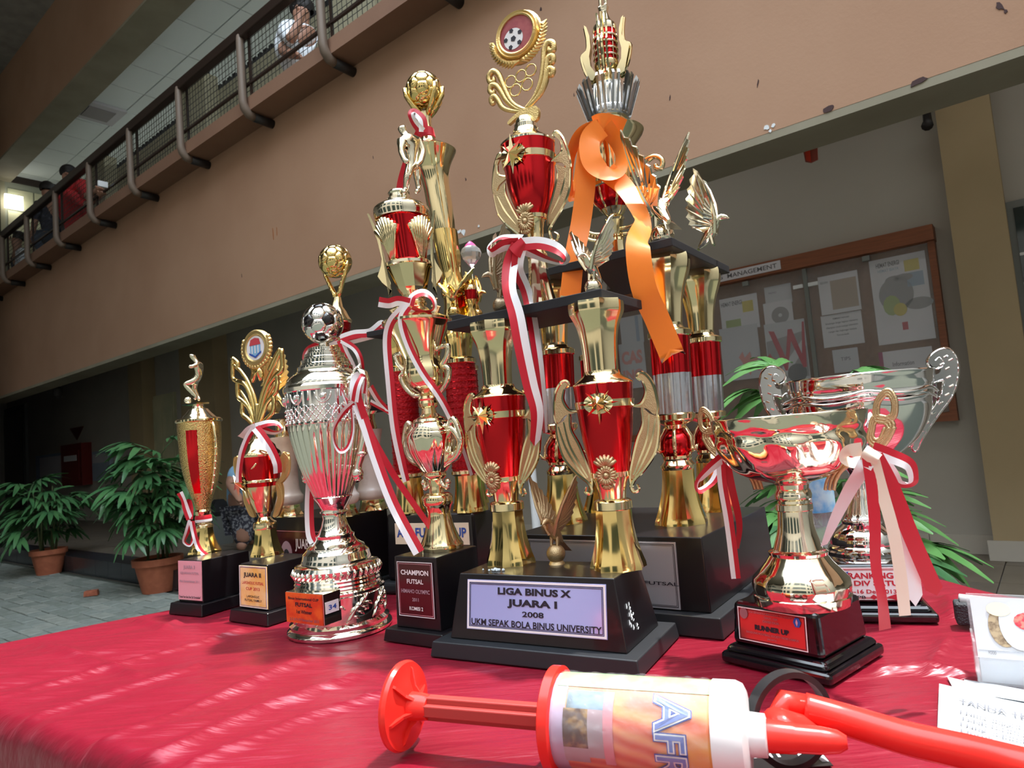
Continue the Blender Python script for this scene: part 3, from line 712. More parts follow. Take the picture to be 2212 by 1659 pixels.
    UT = two((.81, -.58)); FT = V((UT.y, -UT.x, 0)); leaf_handles(root, ac, UT, dict(body=[Z3([(600, 708), (630, 700), (665, 770), (690, 860), (680, 900), (650, 860), (600, 850), (640, 800), (640, 750)]),
        Z3([(615, 870), (650, 880), (685, 900), (680, 1000), (650, 1080), (610, 1150), (580, 1180), (575, 1120), (600, 1020), (620, 930)])],
        rims=[Z3([(605, 722), (600, 706), (622, 696), (655, 740), (684, 830), (690, 880)]), Z3([(640, 745), (642, 800), (590, 850)]), Z3([(688, 890), (682, 1000), (650, 1085), (605, 1160), (580, 1210), (590, 1262), (615, 1270), (625, 1240), (605, 1225)]),
              Z3([(615, 870), (622, 930), (600, 1030), (575, 1120), (570, 1190)]), Z3([(668, 910), (640, 1020), (590, 1130)])], rad=.0022))
    star(root, ac.at(ac.z(351))+FT*ac.r(60), FT, ac.r(36)); pineapple(root, ac.at(ac.z(485))+FT*ac.r(30), FT, ac.r(21))
    # topper: horns, rings and medal on the front-facing plane
    pl = Plane(ac.at(ac.z(250)), N); hit = lambda x, y: pl.hit(1020+x/5.183, y/5.183)
    tp = MB()
    def horn(pts, rr): tp.tube([hit(*q) for q in spline(pts, 5)], rr, 8)
    for pts in ([(660, 1225), (560, 1220), (440, 1140), (350, 960), (300, 840), (240, 800), (190, 850), (200, 920), (245, 910), (240, 870)],
                [(600, 1235), (500, 1220), (390, 1130), (320, 1020), (270, 960), (215, 960), (200, 1020), (235, 1050), (250, 1015)],
                [(560, 1250), (430, 1240), (340, 1200), (290, 1120), (250, 1080), (215, 1110), (225, 1160), (255, 1150)]):
        k = len(spline(pts, 5)); horn(pts, [.0012+.0030*math.sin(math.pi*min(1, .1+.75*i/k)) for i in range(k)])
    for pts in ([(600, 1210), (700, 1080), (770, 900), (800, 700), (810, 560), (850, 480), (905, 490), (910, 560), (865, 570), (860, 530)],
                [(620, 1200), (740, 1080), (810, 920), (830, 760), (850, 660), (900, 630), (905, 690), (870, 710)],
                [(640, 1190), (760, 1060), (820, 930), (840, 820), (870, 770), (905, 790), (890, 840), (865, 830)]):
        k = len(spline(pts, 5)); horn(pts, [.0012+.0034*math.sin(math.pi*min(1, .1+.75*i/k)) for i in range(k)])
    tp.prism([hit(*q) for q in spline([(640, 1215), (720, 1190), (755, 1250), (735, 1340), (660, 1370), (560, 1300), (500, 1330), (420, 1400), (410, 1370), (490, 1290), (560, 1240)], 3, True)], N, .006)
    top = tp.done('horn_ornament', 'gold_matte', root, smooth=True, angle=50)
    rg = MB(); um = V((0, 0, 1)); rr_ = (hit(440, 980)-hit(440, 850)).length/2
    for cx, cy in ((430, 915), (545, 850), (655, 785), (485, 1010), (615, 945)):
        c = hit(cx, cy); rg.tube([c+u*(math.cos(2*math.pi*i/24)*rr_)+um*(math.sin(2*math.pi*i/24)*rr_) for i in range(24)], .0011, 6, closed=True)
    rg.done('ring', 'gold_deep', top, smooth=True)
    dc = hit(500, 385); R = (hit(520, 200)-hit(480, 600)).length/2*1.05
    dd = MB(); ring = lambda r_, n_: [dc+u*(math.cos(2*math.pi*i/40)*r_)+um*(math.sin(2*math.pi*i/40)*r_)+FN*n_ for i in range(40)]
    prf = [(R*1.30, -.006), (R*1.32, -.001), (R*1.24, .003), (R*1.16, .0015), (R*1.08, .004), (R, .003), (R*.99, .001)]
    vs_ = [p for r_, n_ in prf for p in ring(r_, n_)]; k = len(prf)
    fs = [(j*40+i, j*40+(i+1) % 40, (j+1)*40+(i+1) % 40, (j+1)*40+i) for j in range(k-1) for i in range(40)]+[tuple(reversed(range(40)))]
    dd.add(vs_, fs); 
    for i in range(26):    # laurel leaves round the frame
        a = math.pi*(1.05+.9*i/25) if i < 26 else 0; q = dc+u*(math.cos(a)*R*1.38)+um*(math.sin(a)*R*1.38); t = (u*-math.sin(a)+um*math.cos(a))*(1 if i > 12 else -1)
        o_ = u*math.cos(a)+um*math.sin(a)
        dd.tube([q-t*.003-FN*.003, q+t*.005+o_*.004+FN*.001, q+t*.012+o_*.009-FN*.002], [.0012, .0036, .0006], 6)
    dd.tube([dc+u*R*1.2*math.cos(x)+um*R*1.3*math.sin(x)-FN*.010 for x in [2*math.pi*i/30 for i in range(30)]], .005, 8, closed=True)
    md = dd.done('medal_frame', 'gold_matte', root, smooth=True, angle=50)
    mat('medal_red', (.42, .10, .11), .3, noise=(90, (.36, .07, .09), .4, .6))
    F_ = Face(dc-u*R-um*R+FN*.0012, u*2*R, um*2*R)
    F_.blob('medal_disc', 'medal_red', root, .5, .5, R, R, 0, 40)['label'] = 'red medal face with a football'
    br = R*.58; bc = (.40, .40)
    F_.blob('football_print', 'ink_white', md, bc[0], bc[1], br, br, .0004, 28)
    for i in range(5):
        a = 2*math.pi*i/5+.5; F_.blob('football_patch', 'ink', md, bc[0]+math.cos(a)*.235, bc[1]+math.sin(a)*.235, br*.24, br*.24, .0008, 5)
    F_.blob('football_patch', 'ink', md, bc[0], bc[1], br*.30, br*.30, .0008, 5)
    # ribbon bow below the cup
    d = ac.dep-.035; rd_ = .0165
    ribbon(root, [(1120, 527, d, 20), (1090, 530, d, 30), (1062, 545, d+.005, 60), (1060, 528, d+.02, 75), (1085, 512, d+.02, 70), (1125, 518, d+.005, 30)], rd_, RW, label='red and white satin bow')
    ribbon(root, [(1125, 528, d, 10), (1165, 525, d, 20), (1200, 535, d, 30), (1222, 555, d, 60), (1215, 568, d+.012, 70), (1180, 560, d+.014, 60), (1135, 540, d+.008, 30)], rd_, RW)
    ribbon(root, [(1112, 524, d-.004, 0), (1122, 536, d-.006, 10), (1130, 542, d-.002, 20)], rd_*1.2, ('red_ribbon',))
    ribbon(root, [(1120, 530, d-.002, 10), (1103, 570, d-.002, 0), (1100, 625, d-.02, -25), (1115, 680, d-.035, -10), (1128, 750, d-.04, 10), (1145, 830, d-.04, 20), (1160, 890, d-.04, 35), (1156, 950, d-.04, 50)], rd_*1.15, RW, notch=-.008)
    ribbon(root, [(1125, 530, d, 10), (1118, 580, d, 25), (1140, 640, d+.02, 30), (1160, 760, d-.02, 40), (1172, 860, d-.02, 55), (1178, 935, d-.02, 70)], rd_, ('red_ribbon', 'white_ribbon'))
    return root
liga()
# ================================================================== RUNNER UP bowl (right)
def frontn(u): n = V((u.y, -u.x, 0)); return n if n.y < 0 else -n
def runner_up():
    u = two((.634, -.774)); P0 = onz(1797, 1489, TZ); v = back(u); N = frontn(u)
    root = thing('trophy', 'gold bowl trophy with loop handles on glossy black plinth reading RUNNER UP', 'trophy', P0-u*.057+v*.057)
    f, sf = plinth(root, P0, u, .116, .116, TZ+.0195, .812, inset=.010, taper=.003, mt='black_gloss', slab='black_gloss', bevel=.002, moulded=True)
    p, pf = plaque(root, f, .10, .14, .86, .90, 'plate_red', [('LIGA SEPAKBOLA MAHASISWA DKI JAKARTA', 'ink_grey', .86, .06, dict(w=.66)), ('TAHUN : 2009', 'ink_grey', .75, .06, dict(w=.2)), ('DIVISI DUA', 'ink_grey', .63, .07, dict(w=.24)),
        ('RUNNER UP', 'ink', .38, .14, dict(w=.50, bold=.05)), ('BANDUNG FOOTBALL SOCIETY FROM CAMPUS', 'ink_grey', .24, .06, dict(w=.76)), ('JAKARTA', 'ink_grey', .13, .05, dict(w=.14))], border=[('ink', .02, .0005), ('plate_white', .0, .0008)])
    pf.blob('emblem', 'ink_grey', p, .10, .82, .0045, .0055, .0026, 16); pf.blob('emblem', 'ink_blue', p, .88, .80, .0040, .0050, .0026, 6); pf.blob('emblem_mark', 'plate_pink', p, .88, .80, .0012, .0035, .0030, 4)
    zt = .812; ax = Ax(1733, 1297, zt, top=(1699, 905))
    ax.lathe('foot', [(1300, 96), (1288, 99), (1280, 100), (1278, 97), (1262, 100), (1245, 97), (1228, 82), (1212, 68), (1200, 60), (1194, 56)], 'gold_pale', root, 64, lobes(14, .03, 0, lambda t: math.sin(math.pi*min(1, t*1.2)) if t > .3 else 0), angle=40)
    ax.lathe('foot_ring', [(1198, 56), (1196, 60), (1190, 61), (1187, 57), (1184, 52)], 'gold_pale', root)
    ax.lathe('stem', [(1186, 51), (1170, 46), (1145, 39), (1115, 36), (1100, 35.5)], 'gold_pale', root, smooth_n=3)
    ax.lathe('stem_collar', [(1102, 36), (1100, 38), (1088, 37.5), (1086, 33), (1080, 33), (1076, 37), (1068, 38), (1060, 36), (1055, 33), (1046, 34), (1040, 44)], 'gold_pale', root, 64, lobes(20, .02))
    sw = lambda a, t: 1+.045*max(0, 1-abs(t-.32)/.34)*math.sin(10*a+t*7.5)
    ax.lathe('bowl', [(1044, 30), (1036, 62), (1022, 100), (1005, 124), (985, 139), (965, 149), (950, 153), (938, 150), (930, 152), (922, 157), (905, 160), (898, 161), (896, 159), (905, 155), (940, 140), (980, 110), (1000, 60), (1006, 5)], 'gold_pale', root, 96, sw, smooth_n=3, angle=70, caps=(True, False))
    # loop handles in the plane of the front face
    pl = Plane(ax.P, N); zz = lambda x, y: (1450+x/2.127, 720+y/2.127)
    def sz(x, y): h = pl.hit(*zz(x, y)); return (h-ax.at(h.z)).dot(u), h.z
    # measured on the right-hand handle
    for sg in (1, -1):
        b = MB(); Wd = lambda q: ax.at(q[1])+u*(q[0]*sg)
        outer = [(880, 560), (905, 470), (905, 400), (925, 320), (960, 262), (995, 255), (1025, 300), (1035, 370), (1010, 440), (965, 510), (905, 560), (830, 590), (770, 640), (745, 690), (740, 720)]
        for k in range(3):
            off = k*.0042
            lp = [sz(*q) for q in ((930, 400), (930, 320), (965, 268), (998, 262), (1025, 310), (1022, 380), (980, 410))]
            c0 = (sum(q[0] for q in lp)/7, sum(q[1] for q in lp)/7)
            b.tube([Wd((c0[0]+(q[0]-c0[0])*(1-.16*k), c0[1]+(q[1]-c0[1])*(1-.16*k))) for q in spline(lp, 5, True)], .0017, 6, closed=True)
            lp = [sz(*q) for q in ((905, 440), (920, 385), (975, 385), (1015, 420), (985, 490), (930, 520), (900, 490))]
            c0 = (sum(q[0] for q in lp)/7, sum(q[1] for q in lp)/7)
            b.tube([Wd((c0[0]+(q[0]-c0[0])*(1-.2*k), c0[1]+(q[1]-c0[1])*(1-.2*k))) for q in spline(lp, 5, True)], .0017, 6, closed=True)
            tl = [sz(*q) for q in ((1020, 430), (985, 500), (920, 560), (845, 590), (780, 630), (750, 680), (742, 722))]
            b.tube([Wd((q[0]-off, q[1])) for q in spline(tl, 5)], [.0019-.0001*k]*31, 6)
        b.done('handle', 'bronze', root, smooth=True)
    # ribbons
    d = ax.dep-.115
    ribbon(root, [(1862, 970, d, 10), (1835, 975, d, 20), (1825, 990, d+.004, 50), (1845, 1000, d+.006, 40), (1880, 985, d, 15)], .0115, ('cream_ribbon',), label='cream and red ribbon bow')
    ribbon(root, [(1885, 970, d-.002, 10), (1925, 985, d, 15), (1965, 1005, d+.004, 35), (1972, 1040, d+.012, 60), (1945, 1045, d+.02, 60), (1925, 1020, d+.02, 40), (1900, 990, d+.008, 20)], .0125, ('white_ribbon', 'red_ribbon'))
    ribbon(root, [(1890, 972, d-.004, 0), (1880, 985, d-.006, 0), (1875, 998, d-.003, 0)], .013, ('cream_ribbon',))
    ribbon(root, [(1878, 985, d, 0), (1860, 1020, d, 25), (1835, 1060, d+.03, 30), (1805, 1120, d+.05, 45), (1780, 1178, d+.06, 70)], .0125, ('white_ribbon',))
    ribbon(root, [(1876, 985, d-.003, 15), (1885, 1060, d-.003, 25), (1890, 1140, d-.005, 35), (1892, 1220, d-.005, 40), (1905, 1290, d-.005, 45), (1912, 1360, d, 30)], .0105, ('red_ribbon',))
    ribbon(root, [(1885, 985, d-.004, 10), (1905, 1060, d-.004, 10), (1930, 1150, d-.008, 10), (1945, 1240, d-.01, 15), (1955, 1330, d-.01, 25)], .0095, ('cream_ribbon',))
    ribbon(root, [(1890, 985, d-.002, 10), (1925, 1050, d, 15), (1965, 1150, d, 15), (1995, 1220, d, 10), (2018, 1272, d, 0)], .0130, ('red_ribbon',), notch=-.006)
    ribbon(root, [(1888, 985, d, 10), (1915, 1070, d+.006, 20), (1945, 1150, d+.008, 30), (1965, 1210, d+.008, 20), (1975, 1285, d+.008, 10)], .0125, ('white_ribbon',), notch=-.010)
    dl = ax.dep+.06
    ribbon(root, [(1565, 985, dl, 20), (1535, 1010, dl-.01, 35), (1508, 1040, dl-.01, 60), (1512, 1058, dl, 65), (1540, 1040, dl+.01, 50), (1560, 1000, dl+.01, 30)], .012, RW, label='red and white ribbon loop')
    ribbon(root, [(1556, 960, dl, 10), (1560, 1040, dl-.005, 15), (1575, 1130, dl-.01, 10), (1590, 1250, dl-.015, 10)], .010, ('white_ribbon', 'red_ribbon'))
    ribbon(root, [(1562, 960, dl, 10), (1580, 1050, dl-.003, 20), (1597, 1130, dl-.006, 40), (1592, 1185, dl-.01, 60)], .0085, ('red_ribbon',))
runner_up()

# ================================================================== silver cup with scroll handles
def silver_cup():
    u = two((.94, -.34)); P0 = onz(2033, 1350, TZ); v = back(u); N = frontn(u)
    root = thing('trophy', 'large silver cup with scroll handles on black plinth reading RANKING DIV SATU', 'trophy', P0-u*.07+v*.07)
    f, sf = plinth(root, P0, u, .142, .142, TZ+.02, .815, inset=.012, taper=.003, mt='black_gloss', slab='black_gloss', bevel=.002, moulded=True)
    p, pf = plaque(root, f, .02, .10, .93, .93, 'plate_white', [('RANKING I', 'ink_red', .66, .17, dict(x=.62, w=.50, bold=.03)), ('DIV SATU', 'ink_red', .44, .15, dict(x=.64, w=.44, bold=.03)), ('5-16 Des 2013', 'ink_red', .20, .12, dict(x=.60, w=.46, bold=.02)), ('LA PB', 'ink', .04, .09, dict(x=.42, w=.2))], border=[('ink_red', .015, .0006), ('ink_red', .028, .0004)])
    lo = (.235, .62)
    for sx in (-1, 1): pf.poly('emblem_wing', [(lo[0]+sx*.04, lo[1]+.14), (lo[0]+sx*.14, lo[1]+.26), (lo[0]+sx*.15, lo[1]-.02), (lo[0]+sx*.07, lo[1]-.18)], 'ink_blue', p, .0020)
    pf.blob('emblem', 'ink_red', p, lo[0], lo[1], .0125, .0125, .0023, 24); pf.blob('emblem_ball', 'ink_white', p, lo[0], lo[1]-.01, .0100, .0100, .0026, 20)
    for i in range(5): pf.blob('emblem_patch', 'ink', p, lo[0]+math.cos(1.57+i*1.257)*.058, lo[1]-.01+math.sin(1.57+i*1.257)*.13, .0028, .0028, .0029, 5)
    pf.blob('emblem_patch', 'ink', p, lo[0], lo[1]-.01, .0030, .0030, .0029, 5)
    pf.text('LIFUMA', 'ink', p, lo[0], lo[1]+.22, .08, .0024, .02, .17)
    pf.blob('sponsor_mark', 'ink_red', p, .60, .09, .004, .003, .0022, 4); pf.blob('sponsor_mark', 'ink_red', p, .82, .09, .010, .0035, .0022, 4)
    zt = .815; ax = Ax(1866, 1190, zt, top=(1846, 818))
    ax.lathe('foot', [(1193, 74), (1186, 75), (1183, 71), (1177, 70), (1172, 65), (1160, 66), (1145, 60), (1134, 46), (1128, 40)], 'silver', root, 72, lobes(22, .03, 0, lambda t: max(0, 1-abs(t-.55)/.3)), angle=40)
    ax.lathe('stem', [(1130, 41), (1120, 42), (1116, 38), (1095, 31), (1070, 24), (1045, 20), (1020, 22), (1005, 34)], 'silver', root, 64, lobes(12, .10, 0, lambda t: math.sin(math.pi*t)), smooth_n=2, angle=60)
    wav = lambda a, t: 1+.035*math.cos(7*a+.8)*max(0, 1-abs(t-.45)/.4)
    ax.lathe('bowl', [(1008, 26), (1000, 52), (980, 88), (950, 118), (915, 138), (885, 147), (868, 148), (862, 152), (850, 149), (838, 152), (820, 154), (816, 155), (815, 153), (840, 147), (900, 130), (960, 90), (985, 10)], 'silver', root, 112, wav, smooth_n=3, angle=60, caps=(True, False))
    # wavy relief bands on the bowl
    for k, (y, h) in enumerate(((850, 153.5), (862, 152.5))):
        pts = []
        for i in range(84):
            a = 2*math.pi*i/84; yy = y+9*abs(math.sin(3.5*a+.4)); z_ = ax.z(yy); r_ = ax.r(h-.02*(yy-y)*10)
            pts.append(ax.at(z_)+V((math.cos(a)*r_, math.sin(a)*r_, 0)))
        MB().tube(pts, .0028-.0006*k, 6, closed=True).done('wave_band', 'silver', root, smooth=True)
    pl = Plane(ax.P, N); zz = lambda x, y: (1450+x/2.127, 720+y/2.127)
    def sz(x, y): h = pl.hit(*zz(x, y)); return (h-ax.at(h.z)).dot(u), h.z
    for sg in (1, -1):
        b = MB(); Wd = lambda q: ax.at(q[1])+u*(q[0]*sg)
        body = [(1210, 90), (1250, 68), (1295, 80), (1322, 130), (1318, 210), (1290, 290), (1230, 370), (1180, 440), (1145, 500), (1130, 540), (1112, 535), (1110, 515), (1130, 460), (1150, 410), (1138, 395), (1168, 380), (1210, 340), (1245, 270), (1255, 215), (1215, 225), (1195, 240), (1175, 235), (1165, 215), (1185, 195), (1230, 185), (1240, 160), (1200, 150), (1180, 115)]
        b.prism([Wd(sz(*q)) for q in spline(body, 3, True)], N, .006, 1)
        b.tube([Wd(sz(*q)) for q in spline([(1185, 195), (1165, 215), (1180, 238), (1215, 225), (1255, 215), (1245, 270), (1210, 340), (1168, 380), (1140, 398), (1150, 412), (1125, 470), (1110, 520), (1118, 540), (1132, 535), (1150, 495), (1185, 435), (1235, 365), (1292, 288), (1318, 208), (1320, 130), (1294, 80), (1250, 68), (1208, 90), (1182, 125), (1200, 160), (1240, 158), (1252, 130), (1235, 110), (1215, 125)], 4)], .0022, 6, 0, flat=(N, 1.8))
        for q in ((1245, 140), (1270, 160), (1285, 120), (1262, 105), (1225, 160), (1275, 200), (1288, 240), (1268, 280), (1240, 320), (1205, 365), (1175, 410), (1150, 450)):
            b.tube([Wd(sz(q[0]-9, q[1]+5))+N*.004, Wd(sz(q[0]+9, q[1]-5))+N*.0045], .0014, 5, 0)
        b.done('handle', ['silver', 'silver_dark'], root, smooth=True, angle=45)
silver_cup()

# ================================================================== silver-gold cup with football lid
def ball_cup():
    c0 = onz(736, 1357, TZ); u = two((.84, -.54))
    root = thing('trophy', 'fluted champagne-gold cup with silver football on lid and red FUTSAL plate', 'trophy', c0)
    ax = Ax(736, 1357, TZ, top=(697, 700))
    ax.lathe('base', [(1356, 108), (1349, 111), (1345, 109), (1341, 103), (1338, 103), (1334, 105), (1331, 101), (1328, 97), (1275, 96), (1271, 99), (1266, 99), (1263, 95)], 'champagne', root, 72)
    ax.lathe('base_ring', [(1265, 91), (1258, 93), (1254, 91), (1250, 92), (1246, 90), (1242, 91), (1238, 89), (1232, 91), (1222, 92), (1214, 88), (1210, 80)], 'champagne', root, 72)
    # raised leaf scroll on the base drum, dentil leaves on the ring
    b = MB(); zc = lambda a, y, e=0: ax.at(ax.z(y))+V((math.cos(a), math.sin(a), 0))*(ax.r(96.5)+e)
    for k in range(10):
        a0 = k*.628-1.2
        b.tube([zc(a0+.02, 1325), zc(a0+.10, 1318, .001), zc(a0+.22, 1300, .001), zc(a0+.36, 1290, .001), zc(a0+.50, 1292, .0008), zc(a0+.52, 1304, .0006), zc(a0+.45, 1306)], [.0014, .0022, .0026, .0026, .0022, .0016, .001], 6)
        for j in range(4):
            a1 = a0+.10+.11*j; y1 = 1312-8*j
            b.tube([zc(a1, y1), zc(a1+.08, y1-12, .0012), zc(a1+.15, y1-18)], [.0009, .0026, .0008], 6); b.tube([zc(a1+.05, y1), zc(a1+.15, y1+4, .0012), zc(a1+.22, y1+10)], [.0009, .0024, .0008], 6)
    b.done('leaf_relief', 'champagne', root, smooth=True)
    b = MB(); zc2 = lambda a, y, e=0: ax.at(ax.z(y))+V((math.cos(a), math.sin(a), 0))*(ax.r(91)+e)
    for k in range(40):
        a0 = k*2*math.pi/40; b.tube([zc2(a0, 1238), zc2(a0+.05, 1228, .0015), zc2(a0+.02, 1220, .0005)], [.001, .003, .001], 6)
    b.done('dentil_relief', 'champagne', root, smooth=True)
    ax.lathe('pedestal', [(1214, 74), (1208, 75), (1200, 72), (1190, 70), (1182, 62), (1178, 61), (1172, 50), (1166, 44), (1160, 41), (1154, 42), (1150, 36), (1135, 29), (1120, 25), (1110, 26), (1106, 30), (1102, 30)], 'champagne', root, 64)
    fl = lambda a, t: 1+.055*(abs(math.cos(16*a))-.6)*min(1, 6*t, 8*(1-t)+.15)
    ax.lathe('cup_stem', [(1104, 27), (1098, 27), (1085, 34), (1076, 40), (1073, 42), (1070, 40)], 'champagne', root)
    ax.lathe('cup', [(1073, 40), (1050, 48), (1025, 58), (995, 68), (965, 76), (935, 83), (914, 86)], 'champagne', root, 320, fl, smooth_n=3, angle=80)
    ax.lathe('cup_ring', [(916, 86), (915, 88.5), (911, 88.5), (910, 87)], 'champagne', root)
    ax.lathe('lattice_band', [(912, 86), (876, 88)], 'silver', root)
    b = MB(); zc3 = lambda a, y, e=0: ax.at(ax.z(y))+V((math.cos(a), math.sin(a), 0))*(ax.r(87)+e)
    for k in range(34):
        a0 = 2*math.pi*k/34; s_ = 2*math.pi/34
        for j in range(4):
            for sg in (1, -1): b.tube([zc3(a0+(s_/2 if j % 2 else 0), 912-9*j), zc3(a0+(s_/2 if j % 2 else 0)+sg*s_/2, 903-9*j)], .0011, 4)
            b.sphere(zc3(a0+(s_/2 if j % 2 else 0), 912-9*j, .0012), .0017, 6, 4)
    b.done('lattice', 'silver', root, smooth=True)
    ax.lathe('portrait_band', [(878, 88), (846, 90)], 'silver', root)
    b = MB()
    for k in range(9):
        a0 = 2*math.pi*k/9; 
        b.tube([zc3(a0+math.cos(t)*.19, 852+math.sin(t)*22, .0012) for t in [math.pi*i/12 for i in range(13)]], .0013, 6)
        b.sphere(zc3(a0, 862, .001), .0055, 10, 6); b.sphere(zc3(a0, 868, .003), .0022, 8, 5); b.sphere(zc3(a0+.06, 858, .003), .0022, 8, 5)
        b.tube([zc3(a0+.35, 846, .001), zc3(a0+.35, 868, .0015)], .0016, 6)
    b.done('portrait_relief', 'silver', root, smooth=True)
    ax.lathe('rim', [(848, 90), (846, 92), (838, 93), (834, 91), (832, 88)], 'champagne', root)
    lid = ax.lathe('lid', [(835, 88), (830, 88), (822, 84), (812, 74), (806, 65), (802, 62)], 'champagne', root, smooth_n=3)
    ax.lathe('lid_step', [(804, 58), (800, 60), (793, 60), (791, 54), (788, 54), (786, 52), (779, 52), (777, 46), (774, 46), (772, 44), (766, 44), (764, 37), (761, 37), (759, 35), (753, 35), (751, 26), (748, 18), (746, 12)], 'champagne', lid)
    ax.lathe('finial_stem', [(750, 13), (742, 11), (738, 12), (734, 10), (728, 11), (726, 16), (722, 14), (718, 20), (712, 26)], 'champagne', lid)
    football('football', root, ax.at(ax.z(699)), ax.r(46), ('silver', 'black_gloss'))['label'] = 'silver football with black pentagons'
    # crown-like spike ornament and big handle on the right
    N = frontn(u)
    for sg in (1, -1):
        h = MB(); hw = lambda r_, y: ax.at(ax.z(y))+u*(ax.r(r_)*sg)
        h.tube([hw(84, 838), hw(92, 822), hw(104, 815), hw(116, 822), hw(120, 845), hw(118, 880), hw(113, 920), hw(106, 955), hw(96, 985), hw(86, 1005), hw(80, 1022), hw(82, 1035), hw(74, 1040)], [.006, .0065, .007, .0075, .0075, .0065, .006, .006, .006, .005, .0055, .007, .004], 10)
        h.sphere(hw(80, 1026), .0085, 12, 8); h.sphere(hw(116, 890), .0085, 12, 8, sc_=(1, 1, .6)); h.sphere(hw(97, 985), .008, 12, 8, sc_=(1, 1, .6))
        for i in range(5): h.tube([hw(90+i*4, 812), hw(92+i*4, 806-2*i)], [.002, .0006], 5)
        h.done('handle', 'champagne', root, smooth=True)
    # plate box on the base
    pl = Plane(ax.P+N*(ax.r(108)), N); q = [pl.hit(x, y) for x, y in ((621, 1343), (701, 1353), (699, 1285), (619, 1277))]
    w_ = (q[1]-q[0]).length; h_ = (q[3].z-q[0].z+q[2].z-q[1].z)/2; o_ = V((q[0].x, q[0].y, (q[0].z+q[1].z)/2))
    uu = two(q[1]-q[0]); bx = Face(o_, uu*w_, V((0, 0, h_)))
    MB().hexa([bx.p(0, 0), bx.p(1, 0), bx.p(1, 0)-N*.03, bx.p(0, 0)-N*.03, bx.p(0, 1), bx.p(1, 1), bx.p(1, 1)-N*.03, bx.p(0, 1)-N*.03]).done('plate_box', 'champagne', root, bevel=.0006)
    p, pf = plaque(root, bx, .01, .015, .99, .985, 'plate_fire', [('Binus International CUP', 'ink', .78, .085, dict(w=.84)), ('FUTSAL', 'ink', .56, .13, dict(w=.46, bold=.03)), ('1st Winner', 'ink', .33, .12, dict(w=.42)), ('2-3 & 9-10 November 2013', 'ink_grey', .08, .09, dict(w=.80))])
    sfc = Face(bx.p(1, 0), -N*.03, V((0, 0, h_))); s2, s2f = plaque(root, sfc, .10, .35, .85, .72, 'plate_white', [('34', 'ink_blue', .3, .4, dict(w=.6))], th=.0003, name='sticker')
    # ribbons at the right handle
    d = ax.dep-.03; dh = (ax.P+u*ax.r(116)-CAM).dot(FW)-.012
    ribbon(root, [(778, 812, dh, 30), (770, 822, dh-.006, 10), (768, 845, dh-.012, 10), (772, 870, dh-.012, 15), (790, 920, dh-.014, 20), (812, 990, dh-.02, 25), (850, 1090, dh-.03, 20), (905, 1194, dh-.04, 10)], .0155, ('white_ribbon', 'red_ribbon'), label='red and white ribbon streamer')
    ribbon(root, [(776, 865, dh-.014, 20), (800, 935, dh-.01, 20), (835, 1000, dh-.006, 25), (870, 1055, dh, 30), (945, 1160, dh+.0, 40)], .0095, ('red_ribbon',))
    ribbon(root, [(764, 870, dh-.016, 30), (742, 890, dh-.02, 40), (722, 925, dh-.02, 60), (722, 955, dh-.016, 65), (735, 975, dh-.014, 50), (752, 965, dh-.014, 50), (762, 930, dh-.014, 60), (760, 880, dh-.016, 60)], .0085, WR)
    ribbon(root, [(766, 868, dh-.016, 20), (772, 835, dh-.018, 30), (782, 814, dh-.012, 50), (788, 822, dh-.002, 60), (784, 850, dh, 50)], .010, WR)
    ribbon(root, [(800, 835, dh, 20), (820, 868, dh+.02, 25), (845, 893, dh+.03, 30)], .009, ('white_ribbon', 'red_ribbon'))
    ribbon(root, [(800, 868, dh, 20), (822, 880, dh+.02, 25), (845, 892, dh+.03, 30)], .007, ('red_ribbon', 'white_ribbon'))
    ribbon(root, [(672, 1015, ax.dep+.03, 20), (668, 1090, ax.dep+.02, 15), (670, 1150, ax.dep+.012, 10), (678, 1172, ax.dep+.01, 10)], .013, WR)
    return root
ball_cup()

